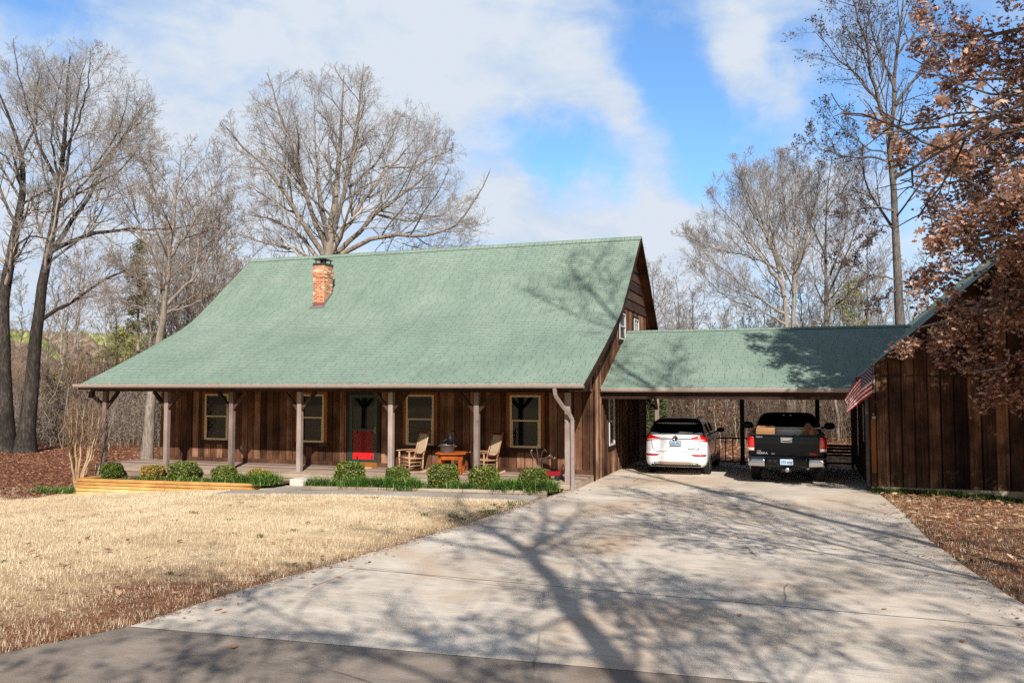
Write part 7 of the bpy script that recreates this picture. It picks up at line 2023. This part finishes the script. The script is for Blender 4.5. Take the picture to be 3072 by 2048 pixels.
# the brown-leaved oak at the right, its trunk out of the frame
rng = np.random.default_rng(40)
ox, oy = 8.6, 17.6; oz = g1(ox, oy) - .1
ok = thing('brown_leaved_oak', 'oak still holding brown leaves, hanging over the garage at the right edge', 'tree', (ox, oy, oz))
st = path_arr([(ox, oy, oz), (ox + .1, oy, oz + 4), (ox - .1, oy + .2, oz + 9), (ox, oy, oz + 15.5)], .33, .05, 14, rng, .05)
VV, FF = poly_mesh([st], [12]); bulk('trunk', VV, [FF], M['bark_dark'], ok, smooth=True)
Lm = []
def olimb(z0, dx, dy, dz, r):
    dx = dx * (1.16 if z0 < 6.9 else 1.22 if z0 < 8.1 else .96) if dx < 0 else dx
    p0 = np.array([ox, oy, oz + z0]); e = np.array([dx, dy, dz])
    Lm.append(path_arr([p0, p0 + e * .35 + np.array([0, 0, .45]), p0 + e * .7 + np.array([0, 0, .5]), p0 + e], r, .02, 12, rng, .06))
for a in [(4.3, -5.3, 3.1, .0, .12), (4.6, -4.6, 3.3, .1, .10), (4.9, -5.2, 1.9, .9, .12), (5.4, -4.6, 2.6, 1.3, .12), (6.0, -5.0, .6, 1.4, .12), (6.6, -5.8, 2.2, 2.0, .12), (7.0, -4.6, 1.0, 2.2, .11), (7.8, -5.0, 1.6, 2.6, .11), (8.6, -4.0, .4, 2.6, .1), (9.4, -4.2, 1.4, 3.0, .1), (10.4, -3.2, .8, 3.2, .09), (11.4, -3.0, .6, 3.4, .09), (12.6, -2.0, .2, 3.2, .08), (8.2, -4.2, -.6, 1.6, .1), (9.0, -4.2, .6, 1.9, .1), (7.6, -3.6, -.4, 3.2, .09), (10.2, -4.2, -.2, 2.0, .09), (11.6, -3.4, -.6, 2.2, .08), (9.8, -4.6, .8, 1.4, .09), (10.8, -4.4, .2, 1.0, .09), (11.8, -4.0, .9, 1.6, .08), (13.0, -3.4, .2, 1.6, .08), (8.8, -4.8, 2.2, 1.0, .09), (7.0, -4.4, 3.2, .6, .1), (6.2, -4.4, 4.0, .2, .1), (5.8, -5.2, 1.2, .5, .1),
          (5.2, -3.0, -1.2, 1.6, .1), (7.2, -3.2, -1.2, 2.2, .1), (9.5, -2.6, -1.2, 2.6, .09), (4.0, -3.0, 3.9, -.7, .09), (3.8, -4.2, 3.9, -.5, .08), (5.0, 3.0, 2.0, 2.0, .1), (8.0, 3.0, 1.0, 3.0, .1), (4.2, -2.0, 4.2, .2, .1), (4.0, 1.5, 3.2, .6, .1), (4.4, 3.2, 1.6, 1.0, .1), (4.8, 1.0, -3.0, 1.2, .1), (5.4, 3.4, -1.6, 1.6, .1), (6.4, 1.2, -3.2, 2.0, .1), (6.8, 3.4, .2, 1.6, .1), (5.8, -2.4, -3.0, 1.6, .1), (7.6, 2.0, -2.6, 2.4, .1), (4.6, -3.6, .4, 1.0, .1), (5.0, -4.2, -1.0, 1.4, .1), (8.4, -3.4, -1.8, 2.4, .1), (9.0, 2.4, -1.4, 2.8, .1), (3.6, .4, 2.2, .5, .1), (5.6, -1.6, 3.4, 1.6, .1), (7.4, -1.6, 2.8, 2.6, .1)]:
    olimb(*a)
lm = cat(Lm); VV, FF = poly_mesh([lm], [8]); bulk('limb', VV, [FF], M['bark_grey'], ok, smooth=True)
b2 = grow(lm[0], lm[1], 16, rng, .22, 1.0, (30, 70), None, 1.7, .5, .5, 6, .02, .12, .008, .35)
b3 = grow(b2[0], b2[1], 6, rng, .2, 1.0, (30, 60), .5, None, .4, .6, 4, .0, .14, .005, .5)
VV, FF = poly_mesh([b2, b3], [5, 3]); bulk('crown', VV, [FF], M['twig_dark'], ok)
tips = np.concatenate([b3[0][:, 1:].reshape(-1, 3), b2[0][:, 3:].reshape(-1, 3)])
nl = 120000
c_ = tips[rng.integers(0, len(tips), nl // 3)]
p = np.repeat(c_, 3, axis=0)[:nl] + rng.normal(0, .09, (len(c_) * 3, 3))[:nl] + np.array([0, 0, -.06])
tv = [(a, b_, c2 * 1.2 + .35 * b_ * b_ - .12 * a * a) for a, b_, c2 in OAK]
V, F = scatter(tv, OF, p, rand_rot(len(p), rng, .15), rng.uniform(.09, .17, len(p)))
lf = bulk('leaves', V, F, M['oak_leaf'], ok); lf['kind'] = 'stuff'

# bare trees behind the viewpoint: only their shadows reach the picture
def shade_tree(name, label, base, h, r, forks, seed, tw, lean=(0, 0), nleaf=0):
    rng = np.random.default_rng(seed); x, y = base; z = -.1
    t = thing(name, label, 'tree', (x, y, z), 'bare trees behind the viewpoint')
    hf = forks[0]
    st = path_arr([(x, y, z), (x + lean[0] * .3, y + lean[1] * .3, z + h * .3), (x + lean[0] * .65, y + lean[1] * .65, z + h * .65), (x + lean[0], y + lean[1], z + h)], r, .04, 14, rng, .08, .9)
    VV, FF = poly_mesh([st], [12]); bulk('trunk', VV, [FF], M['bark_dark'], t, smooth=True)
    up = (st[0][:, int(14 * hf):], st[1][:, int(14 * hf):])
    b1 = grow(up[0], up[1], forks[1], rng, .0, .95, (38, 80), None, h * forks[2], .4, .62, 10, .03, .10, .03, .2)
    b2 = grow(b1[0], b1[1], tw[0], rng, .2, 1, (30, 60), .4, None, .5, .55, 6, .04, .12, .014, .35)
    b3 = grow(b2[0], b2[1], tw[1], rng, .2, 1, (28, 60), .42, None, .4, .6, 4, .03, .14, .008, .5)
    VV, FF = poly_mesh([b1, b2, b3], [7, 4, 3]); bulk('crown', VV, [FF], M['twig_dark'], t)
    if nleaf:
        tips = b3[0].reshape(-1, 3)
        cl = np.sin(tips * np.array([.9, 1.1, 1.3]) + seed).sum(1); tips = tips[(cl > -.1) & (tips[:, 2] > 4.0) & (tips[:, 2] < 12.5)]
        c_ = tips[rng.integers(0, len(tips), nleaf // 6)]
        p = np.repeat(c_, 6, axis=0) + rng.normal(0, .16, (len(c_) * 6, 3))
        V, F = scatter(OAK, OF, p, rand_rot(len(p), rng), rng.uniform(.14, .24, len(p)))
        lf = bulk('leaves', V, F, M['oak_leaf'], t); lf['kind'] = 'stuff'

def shade_tree2(name, label, base, stems, uppers, laterals, seed, nleaf, zmax):
    """stems: (path, r0, r1); uppers and laterals: (count, from, to, length, angles)"""
    rng = np.random.default_rng(seed); x, y = base
    t = thing(name, label, 'tree', (x, y, -.1), 'bare trees behind the viewpoint')
    st = cat([path_arr(p_, r0, r1, 16, rng, .04, .9) for p_, r0, r1 in stems])
    VV, FF = poly_mesh([st], [12]); bulk('trunk', VV, [FF], M['bark_dark'], t, smooth=True)
    b1 = []
    for cnt, f0, f1, ln, an, rr_ in uppers + laterals:
        b1.append(grow(st[0], st[1], cnt, rng, f0, f1, an, None, ln, .25, rr_, 10, .03, .10, .02, .2))
    b1 = cat(b1)
    b2 = grow(b1[0], b1[1], 12, rng, .2, 1, (30, 62), .42, None, .5, .55, 6, .03, .13, .012, .35)
    b3 = grow(b2[0], b2[1], 8, rng, .2, 1, (28, 60), .45, None, .4, .6, 4, .02, .15, .008, .5)
    VV, FF = poly_mesh([b1, b2, b3], [7, 4, 3]); bulk('crown', VV, [FF], M['twig_dark'], t)
    tips = b3[0].reshape(-1, 3); cl = np.sin(tips * np.array([.9, 1.1, 1.3]) + seed).sum(1); tips = tips[(cl > -.2) & (tips[:, 2] > 4.0) & (tips[:, 2] < zmax)]
    c_ = tips[rng.integers(0, len(tips), nleaf // 6)]
    p = np.repeat(c_, 6, axis=0) + rng.normal(0, .2, (len(c_) * 6, 3))
    V, F = scatter(OAK, OF, p, rand_rot(len(p), rng), rng.uniform(.13, .22, len(p)))
    lf = bulk('leaves', V, F, M['oak_leaf'], t); lf['kind'] = 'stuff'
bx, by = 3.5, -2.7
shade_tree2('shade_tree', 'forked tree beside the viewpoint casting the trunk shadow down the middle of the driveway', (bx, by),
    [([(bx, by, -.1), (bx + .05, by, 5), (bx - .05, by + .1, 9), (bx, by, 12.4)], .21, .13)],
    [(6, .93, 1.0, 5.5, (22, 60), .75)], [(15, .34, .88, 6.2, (55, 95), .3)], 211, 4200, 13.5)
bx, by = 8.0, 6.8
shade_tree2('shade_tree', 'leaning two-stemmed tree right of the viewpoint casting long straight shadows to the carport', (bx, by),
    [([(bx, by, -.1), (bx - 1.2, by, 5), (bx - 3.4, by, 14), (bx - 5.2, by, 22)], .17, .04), ([(bx, by, -.1), (bx - 1.9, by - .1, 4), (bx - 4.2, by - .2, 8.2)], .085, .03)],
    [(13, .58, 1.0, 5.0, (28, 62), .5)], [(3, .3, .5, 1.8, (40, 70), .2)], 212, 1500, 12.0)
bx, by = 11.5, -1.5
shade_tree2('shade_tree', 'tree far right of the viewpoint casting blurred dapples on the near driveway', (bx, by),
    [([(bx, by, -.1), (bx, by, 5), (bx - .3, by, 10), (bx, by, 15)], .22, .05)],
    [(10, .6, 1.0, 4.5, (30, 65), .5)], [(12, .35, .75, 6.0, (55, 95), .35)], 213, 3000, 12.0)
